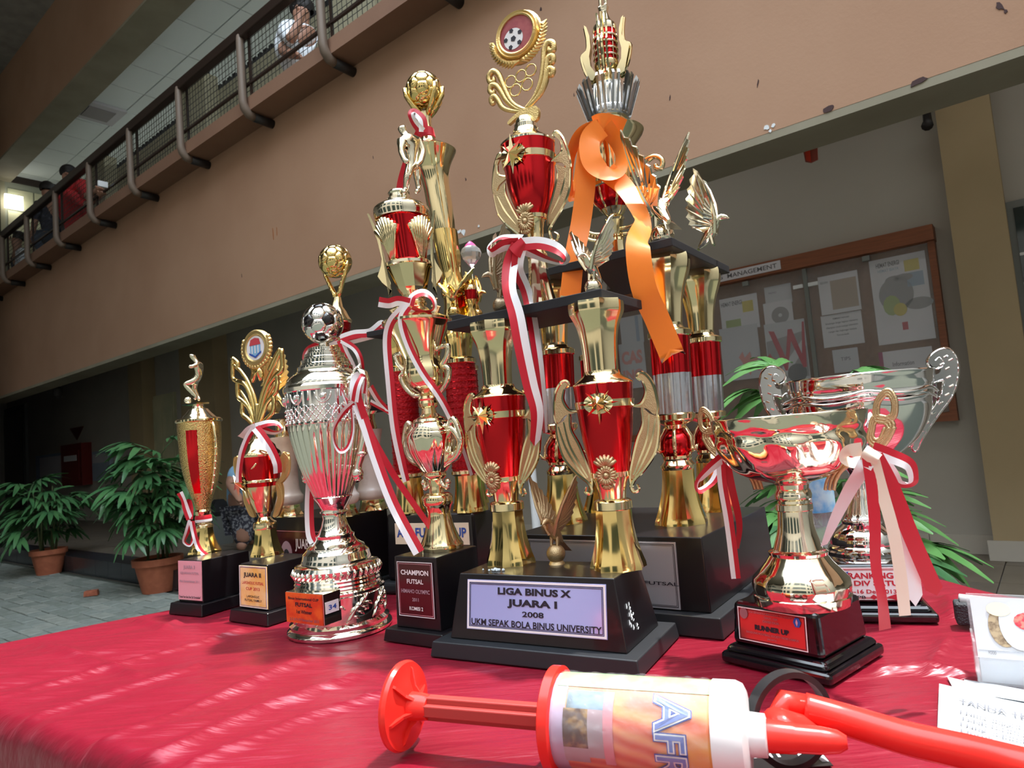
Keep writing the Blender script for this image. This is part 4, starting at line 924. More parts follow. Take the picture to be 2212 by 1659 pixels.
# ================================================================== CHAMPION trophy
def champion():
    u = two((.83, -.557)); P0 = onz(958, 1404, TZ); v = back(u); N = frontn(u)
    root = thing('trophy', 'slim stacked-cup trophy with statuette on black plinth reading CHAMPION FUTSAL', 'trophy', P0-u*.048+v*.05)
    f, sf = plinth(root, P0, u, .102, .115, TZ+.0165, .857, inset=.013, taper=.002)
    plaque(root, f, .10, .17, .90, .93, 'plate_maroon', [('CHAMPION', 'ink_white', .765, .085, dict(w=.78, bold=.03)), ('FUTSAL', 'ink_white', .605, .08, dict(w=.46)), ('HIMAHO OLYMPIC', 'ink_fade', .43, .07, dict(w=.80)), ('2011', 'ink_fade', .285, .06, dict(w=.18)), ('KOMISI 2', 'ink_white', .12, .065, dict(w=.38))], border=[('plate_white', .0, .0009), ('plate_pink', .04, .0004)])
    zt = .857; ax = Ax(955, 1186, zt, top=(925, 866))
    ax.lathe('foot', [(1187, 46), (1176, 47), (1172, 45), (1160, 39), (1140, 32), (1120, 27), (1105, 26), (1092, 30), (1088, 33), (1074, 34), (1068, 30), (1064, 23)], 'gold', root, 64, lobes(10, .03, 0, lambda t: max(0, 1-t*1.7)), smooth_n=2, angle=50)
    ax.lathe('stem', [(1066, 17), (1050, 15), (1036, 18), (1030, 24), (1026, 25), (1020, 24), (1017, 27)], 'gold', root)
    sc_ = lambda a, t: 1+.07*(abs(math.cos(6*a))-.55)*math.sin(math.pi*min(1, .15+t))
    ax.lathe('shell_cup', [(1020, 25), (1010, 32), (995, 42), (975, 52), (955, 57), (940, 59), (932, 57)], 'gold_pale', root, 96, sc_, smooth_n=2, angle=70)
    ax.lathe('lid', [(935, 54), (928, 54), (920, 49), (914, 46), (910, 38), (905, 36), (900, 24), (894, 18)], 'gold_pale', root)
    ax.lathe('knop', [(896, 17), (882, 15), (878, 20), (872, 22), (866, 20), (862, 22), (856, 20), (852, 15)], 'gold', root, 48, lobes(16, .05))
    a2 = Ax(0, 0, ax.z(862), top=(893, 640), P=ax.at(ax.z(862)))
    a2.lathe('bell_cup', [(854, 15), (846, 22), (838, 34), (828, 41), (815, 45), (800, 45), (790, 42), (780, 40), (770, 41), (755, 46), (735, 54), (715, 64), (702, 71), (698, 74)], 'gold', root, 64, lobes(8, .04, .2, lambda t: max(0, 1-abs(t-.45)/.3)), smooth_n=2, angle=60)
    a2.lathe('bell_rim', [(700, 74), (699, 76), (694, 76), (692, 72), (686, 60), (680, 46), (674, 34), (668, 28)], 'gold', root)
    a2.lathe('thread_collar', [(670, 27), (666, 27), (664, 24), (660, 24), (658, 27), (654, 27), (652, 24), (648, 24), (646, 27), (641, 27), (639, 24), (634, 26), (630, 28)], 'gold', root)
    a2.lathe('faceted_vase', [(632, 28), (624, 33), (600, 41), (576, 48)], 'gold', root, 10, angle=10)
    a2.lathe('vase_rim', [(578, 47), (576, 50), (570, 50), (567, 46)], 'gold_pale', root)
    a2.lathe('red_cup', [(570, 40), (540, 44), (505, 49), (476, 54)], 'red_metal', root)
    a2.lathe('disc', [(478, 55), (476, 60), (470, 60), (466, 61.5), (456, 61.5), (452, 60), (450, 58), (446, 52), (443, 38), (440, 30), (436, 27), (430, 27), (428, 23), (422, 22), (418, 24), (414, 21)], 'gold_pale', root)
    # four shells on the red cup and four curved supports
    for k in range(4):
        a = math.atan2(N.y, N.x)+math.pi/4*(2*k)-.10; d_ = V((math.cos(a), math.sin(a), 0)); t_ = V((-math.sin(a), math.cos(a), 0)); b = MB(); up = V((0, 0, 1))
        z0, z1 = a2.z(568), a2.z(482); H = z1-z0
        for i in range(9):
            w = (i-4)/4; e0 = a2.at(z0)+d_*a2.r(43)+t_*w*.003; e1 = a2.at(z0+H*(.55))+d_*(a2.r(52)-abs(w)*.003)+t_*w*.012; e2 = a2.at(z0+H*(1.0-.22*w*w))+d_*(a2.r(60)-abs(w)*.004)+t_*w*.021
            b.tube([e0, e1, e2], [.0016, .0026, .0032], 6)
        b.done('shell', 'gold', root, smooth=True)
        a += math.pi/4; d_ = V((math.cos(a), math.sin(a), 0)); t_ = V((-math.sin(a), math.cos(a), 0)); b = MB()
        if k in (0, 2): continue
        X = lambda r_, y: a2.at(a2.z(y))+d_*a2.r(r_)
        prof = [(52, 640), (44, 628), (62, 610), (70, 596), (60, 575), (56, 560), (60, 520), (68, 485), (74, 462), (70, 462), (62, 485), (54, 520), (49, 565), (50, 585), (44, 612)]
        for w in (-.006, 0, .006): b.prism([X(*q)+t_*w for q in prof], t_, .004)
        for q in ((48, 650), (52, 668)): b.tube([X(36, q[1]-6), X(q[0], q[1]), X(44, q[1]+10)], .003, 6)
        b.done('support_wing', 'gold', root, smooth=True, angle=30)
    # scroll handles
    pl = Plane(ax.P, N); zz = lambda x, y: (780+x/2.592, 600+y/2.592)
    def hnd(A, pts, rr, nm='handle'):
        for sg in (1, -1):
            b = MB(); q_ = [pl.hit(*zz(*p)) for p in spline(pts, 4)]; P_ = [A.at(h.z)+u*((h-A.at(h.z)).dot(u)*sg) for h in q_]; k = len(P_)
            b.tube(P_, [rr*(.5+.5*math.sin(math.pi*(.1+.8*i/k))) for i in range(k)], 8)
            for i in range(0, k, 4): b.sphere(P_[i], rr*.95, 8, 6)
            b.done(nm, 'gold_pale', root, smooth=True)
    hnd(ax, [(490, 1000), (520, 990), (555, 960), (565, 900), (545, 830), (520, 790), (500, 830), (530, 860), (560, 920), (540, 1000), (480, 1040), (445, 1080), (455, 1150), (485, 1170), (490, 1140)], .0048)
    hnd(a2, [(440, 400), (470, 385), (500, 385), (495, 440), (470, 490), (500, 510), (490, 580), (450, 640), (400, 655)], .0044)
    # statuette: standing player with a cape over the shoulder
    B = a2.at(a2.z(415)); D = a2.dep; q = lambda x, y, dd=0: atd(750+x/2.677, 100+y/2.677, D+dd)
    r = lambda h: a2.r(h)*1.22
    J = {'pel': (q(385, 690), r(11)), 'waist': (q(375, 640), r(10)), 'chest': (q(365, 570), (r(17), r(11))), 'neck': (q(335, 512), r(6)), 'chin': (q(322, 490), r(8)), 'head': (q(312, 460), r(10)),
         'hl': (q(365, 700, -.005), r(9)), 'kl': (q(345, 760, -.012), r(7)), 'al': (q(340, 825, -.006), r(5)), 'tl': (q(325, 850, -.014), r(4.5)), 'hr': (q(400, 700, .005), r(9)), 'kr': (q(405, 760, .003), r(7)), 'ar': (q(415, 825, .004), r(5)), 'tr': (q(400, 845, -.008), r(4.5)),
         'sl': (q(320, 548, -.010), r(8)), 'el': (q(312, 610, -.016), r(6)), 'wl': (q(335, 665, -.022), r(5)), 'fl': (q(360, 670, -.024), r(5)), 'sr': (q(415, 545, .008), r(8)), 'er': (q(440, 610, .006), r(6.5)), 'wr': (q(425, 670, -.004), r(5)), 'fr': (q(400, 690, -.014), r(4))}
    E_ = [('pel', 'waist'), ('waist', 'chest'), ('chest', 'neck'), ('neck', 'chin'), ('chin', 'head'), ('pel', 'hl'), ('hl', 'kl'), ('kl', 'al'), ('al', 'tl'), ('pel', 'hr'), ('hr', 'kr'), ('kr', 'ar'), ('ar', 'tr'), ('chest', 'sl'), ('sl', 'el'), ('el', 'wl'), ('wl', 'fl'), ('chest', 'sr'), ('sr', 'er'), ('er', 'wr'), ('wr', 'fr')]
    figure('statuette', root, J, E_, 'gold_pale')
    # ribbon bow at the thread collar
    d = a2.dep-.03
    ribbon(root, [(885, 655, d, 0), (860, 650, d, 10), (840, 655, d-.004, 10), (818, 652, d-.004, 0)], .0135, RW, label='red and white satin bow')
    ribbon(root, [(885, 660, d, 20), (893, 640, d, 40), (915, 632, d, 40), (935, 645, d+.002, 60), (938, 668, d+.008, 60), (915, 678, d+.012, 40), (888, 668, d+.004, 20)], .0125, RW)
    ribbon(root, [(878, 662, d-.003, 0), (862, 675, d-.004, 5), (843, 700, d-.004, 15), (836, 740, d-.002, 10), (842, 820, d-.002, 5), (852, 920, d+.003, 10), (868, 1000, d+.01, 20), (878, 1040, d+.012, 35)], .0115, WR)
    ribbon(root, [(882, 662, d-.004, 0), (868, 690, d-.006, 10), (880, 740, d-.004, 20), (910, 800, d-.002, 15), (945, 850, d+.0, 20), (968, 890, d+.005, 25), (1000, 960, d+.02, 30), (1022, 1025, d+.03, 30)], .0105, WR)
champion()
# ================================================================== big four-column trophy behind
def big():
    zt = .862; P1 = onz(1520, 1160, zt); P2 = onz(1150, 1153, zt); u = two(P1-P2); v = back(u); N = frontn(u)
    P0 = onz(1553, 1394, TZ)+v*.017
    root = thing('trophy', 'biggest trophy with red and silver columns, black canopy and long orange ribbon', 'trophy', P0-u*.15+v*.12)
    inset = .018; tp = .004
    f, sf = plinth(root, P0, u, .32, .325, TZ+.024, zt, inset=inset, taper=tp, slab='slab_edge')
    plaque(root, f, .10, .02, .87, .93, 'plate_silver', [('PIALA BERGILIR LIGA FUTSAL', 'ink', .35, .05, dict(x=.6, w=.80))], border=[('ink', .01, .0008), ('ink', .018, .0005)])
    C1 = onz(1472, 1130, zt)
    parts = []
    ax = Ax(0, 0, zt, P=C1, top=(1446, 730))
    parts.append(foot(ax, root, 1131, 58, 1012, 34, 'gold_deep', 8, .18))
    parts.append(ax.lathe('collar', [(1014, 34), (1010, 36), (1004, 37), (1000, 33), (994, 29), (990, 31), (984, 30)], 'gold', root))
    parts.append(ax.lathe('knop', [(986, 28), (978, 32), (965, 34), (950, 33), (938, 27), (930, 20), (926, 18)], 'red_metal', root, smooth_n=2))
    b = MB()
    for k in range(6):
        a = k*math.pi/3+.2; d_ = V((math.cos(a), math.sin(a), 0)); X = lambda r_, y: ax.at(ax.z(y))+d_*ax.r(r_)
        b.tube([X(28, 988), X(40, 968), X(38, 945), X(26, 925), X(20, 918)], [.0022, .003, .003, .0025, .002], 6, flat=(d_, .7)); b.tube([X(32, 975), X(46, 972), X(52, 962)], [.003, .0024, .0008], 6)
    parts.append(b.done('crown_rib', 'gold', root, smooth=True))
    parts.append(ax.lathe('lower_ring', [(926, 22), (918, 24), (912, 38), (906, 44), (896, 45), (893, 42)], 'gold', root))
    rib = lambda a, t: 1+.03*(1 if math.cos(10*a) > 0 else -1)
    parts.append(ax.lathe('silver_tube', [(895, 40), (806, 41)], 'silver_clear', root, 120, rib))
    parts.append(ax.lathe('red_tube', [(808, 41.5), (728, 42.5)], 'red_metal', root, 120, rib))
    parts.append(ax.lathe('upper_ring', [(730, 44), (728, 47), (718, 47), (715, 44), (712, 34), (706, 30), (700, 30)], 'gold', root))
    parts.append(ax.lathe('capital', [(704, 29), (680, 31), (650, 34), (620, 41), (595, 50), (580, 54), (565, 55), (556, 53)], 'gold', root, 64, facets(8, .20), smooth_n=3, angle=22))
    V2 = v*.135; V3 = u*-.19
    for dlt in (V2, V3, V2+V3): copies(parts, dlt, root)
    zp = ax.z(557)
    nc = onz(1448, 545, zp); a_ = u; L = .27; D = .215
    # canopy board reaches over the four capitals
    n0 = V((C1.x, C1.y, zp))+u*.045-v*.045
    pts = [n0, n0-u*.28, n0-u*.28+v*.245, n0+v*.245]
    MB().prism([q+V((0, 0, .006)) for q in pts], (0, 0, 1), .012).done('canopy', 'black_board', root, bevel=.001)
    z2 = zp+.012
    eagle(root, n0-u*.035+v*.055+V((0, 0, .012)), .155, (-.25, 1.0), .42, 'gold_pale', wing_h=1.2)
    eagle(root, n0-u*.01+v*.20+V((0, 0, .012)), .13, (.9, -.5), .25, 'gold_pale', wing_h=1.2, ball=False)
    ctr = n0-u*.14+v*.12
    # tower of cups; axis on the canopy
    ac = Ax(0, 0, z2, P=V((ctr.x, ctr.y, z2)), top=(1316, 248))
    yb = proj(ac.at(z2))[1]
    foot(ac, root, yb, 27, 520, 17, 'gold', 8, .14)
    ac.lathe('knop', [(522, 18), (516, 17), (512, 13), (508, 13), (506, 16)], 'gold', root)
    ac.lathe('stem', [(508, 15), (500, 16), (478, 19), (474, 22), (468, 16), (464, 17)], 'gold', root, 16, angle=20)
    ac.lathe('bowl_base', [(467, 17), (462, 22), (455, 26), (450, 30)], 'gold', root)
    ac.lathe('red_bowl', [(452, 29), (440, 40), (425, 47), (410, 50)], 'red_metal', root, smooth_n=3)
    b = MB()
    for k in range(8):
        a = k*math.pi/4; d_ = V((math.cos(a), math.sin(a), 0)); X = lambda r_, y: ac.at(ac.z(y))+d_*ac.r(r_)
        b.tube([X(30, 452), X(41, 440), X(48, 425), X(51, 409)], .0022, 6, flat=(d_, .6))
    b.done('bowl_rib', 'gold', root, smooth=True)
    ac.lathe('rim_band', [(411, 52), (409, 55), (402, 55), (399, 50)], 'gold', root)
    ac.lathe('vase', [(402, 43), (360, 43), (340, 45), (322, 51), (308, 61), (298, 69), (292, 72), (289, 71), (284, 55), (282, 36)], 'gold', root, smooth_n=2)
    ac.lathe('neck', [(285, 35), (275, 36), (262, 36), (258, 40)], 'gold', root)
    ac.lathe('crown_ring', [(262, 41), (258, 43), (244, 43.5), (240, 42)], 'silver_dark', root)
    cr = MB()
    ac.lathe('crown_core', [(244, 40), (215, 42), (192, 42), (188, 30)], 'silver', root, 40, lambda a, t: 1+.03*(1 if math.cos(12*a) > 0 else -1))
    for k in range(12):
        a = k*math.pi/6+.12; d_ = V((math.cos(a), math.sin(a), 0)); t_ = V((-math.sin(a), math.cos(a), 0)); X = lambda r_, y: ac.at(ac.z(y))+d_*ac.r(r_)
        for w in (-.0045, .0045): cr.prism([X(42, 258)+t_*w*.8, X(47, 258)+t_*w*.8, X(70, 192)+t_*w, X(66, 184)+t_*w, X(60, 192)+t_*w], t_, .0035)
    cr.done('crown_spike', 'silver_dark', root, smooth=True, angle=30)
    au = ac
    au.lathe('upper_stem', [(190, 16), (180, 11), (168, 9), (158, 12), (152, 20), (146, 25)], 'gold', root)
    au.lathe('upper_cup', [(148, 25), (142, 27), (138, 26)], 'gold', root)
    au.lathe('upper_tube', [(139, 23), (70, 24)], 'red_metal', root)
    b = MB()
    for y in (128, 114, 100, 86):
        b.tube([au.at(au.z(y))+V((math.cos(2*math.pi*i/32), math.sin(2*math.pi*i/32), 0))*au.r(26) for i in range(32)], .0017, 6, closed=True)
    for k in range(6): a = k*math.pi/3; b.tube([au.at(au.z(y))+V((math.cos(a), math.sin(a), 0))*au.r(25) for y in (139, 70)], .001, 5)
    b.done('hoop', 'gold_pale', root, smooth=True)
    au.lathe('upper_lid', [(72, 26), (68, 27), (58, 25), (50, 17), (40, 12), (28, 9), (22, 11), (18, 12)], 'gold_pale', root)
    for k in range(4):
        a = math.atan2(u.y, u.x)+k*math.pi/2+.3; d_ = V((math.cos(a), math.sin(a), 0)); t_ = V((-math.sin(a), math.cos(a), 0)); b = MB(); X = lambda r_, y: au.at(au.z(y))+d_*au.r(r_)
        prof = [(22, 160), (30, 172), (40, 168), (44, 150), (50, 128), (54, 112), (42, 104), (38, 88), (42, 64), (44, 50), (39, 54), (33, 75), (32, 100), (36, 118), (34, 140), (28, 150)]
        for w in (-.007, .0, .007): b.prism([X(*q)+t_*w for q in prof], t_, .003)
        b.tube([X(*q) for q in spline([(30, 170), (46, 150), (55, 112), (42, 100), (40, 78), (44, 50)], 4)], .003, 6)
        b.done('support_wing', 'gold', root, smooth=True, angle=30)
    # statue legs at the very top
    q = lambda r_, y, s=0: au.at(au.z(y))+u*au.r(r_)+N*s
    J = {'pel': (q(0, -42), au.r(7)), 'ch': (q(0, -70), (au.r(10), au.r(7))), 'nk': (q(0, -86), au.r(4)), 'hd': (q(0, -98), au.r(7)), 'hl': (q(-5, -36), au.r(6)), 'kl': (q(-6, -12), au.r(5)), 'al': (q(-7, 14), au.r(4)), 'tl': (q(-8, 18, .006), au.r(3.5)), 'hr': (q(5, -36), au.r(6)), 'kr': (q(6, -12), au.r(5)), 'ar': (q(6, 14), au.r(4)), 'tr': (q(7, 18, .006), au.r(3.5)),
         'sl': (q(-12, -74), au.r(4.5)), 'el': (q(-18, -58), au.r(3.5)), 'wl': (q(-14, -44), au.r(3)), 'sr': (q(12, -74), au.r(4.5)), 'er': (q(18, -90), au.r(3.5)), 'wr': (q(16, -108), au.r(3))}
    figure('statuette', root, J, [('pel', 'ch'), ('ch', 'nk'), ('nk', 'hd'), ('pel', 'hl'), ('hl', 'kl'), ('kl', 'al'), ('al', 'tl'), ('pel', 'hr'), ('hr', 'kr'), ('kr', 'ar'), ('ar', 'tr'), ('ch', 'sl'), ('sl', 'el'), ('el', 'wl'), ('ch', 'sr'), ('sr', 'er'), ('er', 'wr')], 'gold_pale')
    # cup handles
    pl = Plane(ac.P, N); zz = lambda x, y: (1210+x/2.767, y/2.767)
    for sg in (1, -1):
        b = MB()
        def Wd(p): h = pl.hit(*zz(*p)); return ac.at(h.z)+u*((h-ac.at(h.z)).dot(u)*sg)
        for pts, rr in (([(430, 950), (455, 930), (480, 945), (470, 990), (480, 1050), (510, 1090), (545, 1080)], .0035), ([(480, 1040), (480, 980), (520, 940), (570, 930), (605, 955), (600, 1000), (570, 1000), (565, 980)], .0042), ([(520, 960), (560, 930), (590, 935)], .003),
                        ([(470, 1115), (550, 1115), (562, 1160), (550, 1260), (500, 1340), (430, 1390), (370, 1400)], .004), ([(440, 1145), (520, 1140), (528, 1180), (518, 1250), (480, 1310), (420, 1350), (360, 1365)], .003)):
            b.tube([Wd(p) for p in spline(pts, 4)], rr, 7)
        o_ = spline([(550, 1115), (562, 1160), (550, 1260), (500, 1340), (430, 1390)], 4); i_ = spline([(520, 1140), (528, 1180), (518, 1250), (480, 1310), (420, 1350)], 4)
        for p, q_ in zip(o_, i_): b.tube([Wd(p), Wd(q_)], .0022, 5)
        b.done('handle', 'gold', root, smooth=True)
    # orange ribbon
    dc_ = (C1-CAM).dot(FW); d = ac.dep-.05; w = .036; O = ('orange_ribbon',)
    ribbon(root, [(1282, 268, d, 20), (1300, 262, d-.004, 10), (1330, 268, d, 0), (1348, 275, d+.01, 0)], .024, O, label='wide orange satin ribbon')
    ribbon(root, [(1300, 275, d-.006, 0), (1275, 300, d-.010, 0), (1278, 345, d-.018, 10), (1305, 372, d-.022, 45), (1335, 368, d-.018, 50), (1342, 335, d-.008, 50), (1328, 300, d, 45), (1306, 275, d-.002, 20)], .031, O)
    ribbon(root, [(1295, 278, d-.002, 10), (1260, 290, d, 30), (1236, 325, d+.01, 55), (1228, 380, d+.02, 60), (1233, 425, d+.02, 60), (1246, 400, d+.03, 60), (1262, 330, d+.02, 40)], .028, O)
    ribbon(root, [(1290, 285, d-.004, 0), (1268, 330, d-.006, 10), (1265, 400, d-.008, 5), (1255, 480, d-.012, 0), (1240, 560, d-.03, -10), (1232, 640, d-.035, 0)], .030, O)
    ribbon(root, [(1310, 370, d-.01, 20), (1345, 400, d-.016, 30), (1372, 440, d-.05, 40), (1388, 485, dc_-.02, 45), (1378, 530, dc_-.07, 15), (1390, 620, dc_-.075, 0), (1420, 690, dc_-.065, 0), (1455, 775, dc_-.06, 5)], .032, O, notch=.014)
big()

# ================================================================== back trophy with red lattice columns (ASA ... CUP)
def asa():
    zt = .884; u = two((.87, -.49)); v = back(u); N = frontn(u)
    Pc = onz(1050, 1108, zt)
    P0 = V((-.075, 1.075, 0))
    root = thing('trophy', 'trophy with red lattice columns and gold football on hand, behind the CHAMPION one', 'trophy', V((P0.x, P0.y, TZ))-u*.1+v*.08)
    f, sf = plinth(root, P0, u, .215, .18, TZ+.02, zt, inset=.014, taper=.003, slab='slab_edge', bevel=.006)
    zb = lambda x, y: (580+x/4.367, 1040+y/4.367)
    pl = Plane(f.o, N); q = [pl.hit(*zb(*c)) for c in ((1205, 680), (1895, 640), (1890, 500), (1190, 483))]
    def fx(p): return (p-f.o).dot(f.u)/f.w**2, (p.z-f.o.z)/f.h
    (xa, ya), (xb, yb) = fx(q[0]), fx(q[2])
    plaque(root, f, max(.03, xa), .55, min(.97, xb), .86, 'plate_cream', [('ASA FUTSAL CUP', 'ink_blue', .35, .42, dict(w=.94, bold=.03))])
    ax = Ax(0, 0, zt, P=onz(1017, 1103, zt), top=(992, 780)); parts = []
    parts.append(foot(ax, root, 1104, 38, 1024, 28, 'gold_deep', 8, .18))
    parts.append(ax.lathe('lower_ring', [(1026, 31), (1022, 36), (1016, 36), (1014, 33)], 'gold', root))
    parts.append(ax.lathe('red_tube', [(1016, 33), (786, 34)], 'red_lattice', root))
    b = MB()
    for y in range(798, 1014, 14):
        for i in range(26):
            a = 2*math.pi*i/26; r_ = ax.r(34.3)
            b.box(ax.at(ax.z(y))+V((math.cos(a)*r_, math.sin(a)*r_, 0)), V((-math.sin(a), math.cos(a), 0))*r_*.085, V((math.cos(a), math.sin(a), 0))*.0005, V((0, 0, .0007)))
    lt = b.done('lattice_dash', 'red_metal', root); lt['kind'] = 'stuff'; parts.append(lt)
    parts.append(ax.lathe('upper_ring', [(788, 35), (786, 38), (778, 38), (775, 34), (772, 26)], 'gold', root))
    parts.append(ax.lathe('capital', [(774, 22), (750, 23), (725, 27), (710, 33), (700, 34)], 'gold_deep', root, 48, facets(8, .20), smooth_n=2, angle=22))
    zp = ax.z(702)
    for dl in (-u*.125, v*.10-u*.06): copies(parts, dl, root)
    # front-left column as measured
    n0 = V((ax.P.x, ax.P.y, zp))+u*.03-v*.035; pts = [n0, n0-u*.20, n0-u*.20+v*.17, n0+v*.17]
    MB().prism([q_+V((0, 0, .005)) for q_ in pts], (0, 0, 1), .010).done('platform', 'black_board', root, bevel=.001)
    z2 = zp+.010
    eagle(root, V((0, 0, z2))+V((*onz(982, 690, z2)[:2], 0)), .10, (-.3, -1), .75, 'gold_deep', wing_h=.9)
    eagle(root, V((0, 0, z2))+V((*onz(1018, 690, z2)[:2], 0))+v*.02, .09, (.9, -.4), .3, 'gold_deep', wing_h=.9)
    cc = n0-u*.06+v*.10
    sm = Ax(0, 0, z2, P=V((*onz(985, 680, z2)[:2], z2))+v*.05)
    y0 = proj(sm.at(z2))[1]
    sm.lathe('small_cup', [(y0, 12), (y0-20, 8), (y0-36, 10), (y0-40, 12)], 'gold_deep', root); sm.lathe('small_cup_band', [(y0-40, 12), (y0-60, 13.5)], 'red_metal', root); sm.lathe('small_cup_lid', [(y0-60, 14), (y0-64, 14), (y0-70, 11), (y0-74, 4)], 'gold', root)
    # crystal drop on a thin stem
    cp = sm.P+u*-.012+v*.03; dcz = Ax(0, 0, z2, P=cp); r_ = dcz.r(22); yc = 552
    MB().lathe([(dcz.at(dcz.z(y)), dcz.r(h)) for y, h in ((yc+28, 1.2), (yc+20, 8), (yc+6, 20), (yc-4, 23), (yc-14, 20), (yc-20, 12))], 9).done('crystal_drop', 'crystal', root)
    MB().lathe([(dcz.at(dcz.z(y)), dcz.r(h)) for y, h in ((yc-18, 14), (yc-24, 10), (yc-30, 3))], 9).done('crystal_cap', 'crystal_pink', root)
    MB().tube([dcz.at(z2), dcz.at(dcz.z(yc+26))], .0012, 6).done('crystal_stem', 'silver', root)
    # tall vase with hand and football
    av = Ax(0, 0, z2, P=V((*onz(958, 690, z2)[:2], z2))+v*.05, top=(930, 330)); yb = proj(av.at(z2))[1]
    foot(av, root, yb, 40, 640, 26, 'gold_deep', 8, .14)
    av.lathe('tower', [(642, 28), (632, 30), (600, 22), (560, 26), (500, 28)], 'gold_deep', root, smooth_n=2)
    av.lathe('vase', [(502, 24), (480, 26), (440, 28), (400, 29), (375, 33), (355, 41), (340, 50), (332, 55), (328, 55), (318, 38), (312, 22), (300, 16), (290, 14)], 'gold', root, smooth_n=3)
    av.lathe('ribbon_wrap', [(300, 15.5), (298, 17), (280, 16), (278, 14)], 'red_ribbon', root)
    ah = Ax(0, 0, av.z(285), P=av.at(av.z(285)), top=(915.5, 196))
    ah.lathe('wrist', [(285, 14), (270, 11), (255, 12), (245, 14)], 'gold', root)
    bc = ah.at(ah.z(196)); R_ = ah.r(40); hb = MB()
    for k in range(5):
        a = [-.35, .35, 1.2, 2.9, 4.0][k]+math.atan2(u.y, u.x); d_ = V((math.cos(a), math.sin(a), 0))
        hb.tube([ah.at(ah.z(250))+d_*ah.r(8), bc+d_*R_*.62-V((0, 0, R_*.95)), bc+d_*R_*.98-V((0, 0, R_*.42)), bc+d_*R_*1.06+V((0, 0, R_*.02))], [.006, .0055, .005, .0035], 8)
    hb.done('hand', 'gold_deep', root, smooth=True)
    football('football', root, bc, R_, ('gold_deep', 'gold_deep'))
    d = ah.dep-.03
    ribbon(root, [(912, 285, d, 10), (895, 265, d, 40), (888, 248, d, 50), (895, 242, d+.004, 40), (912, 258, d, 20), (915, 285, d, 10)], .016, WR, label='red and white ribbon loop')
    ribbon(root, [(905, 285, d+.01, 10), (885, 330, d+.012, 15), (866, 390, d+.012, 20), (860, 440, d+.012, 20)], .012, ('red_ribbon',))
asa()

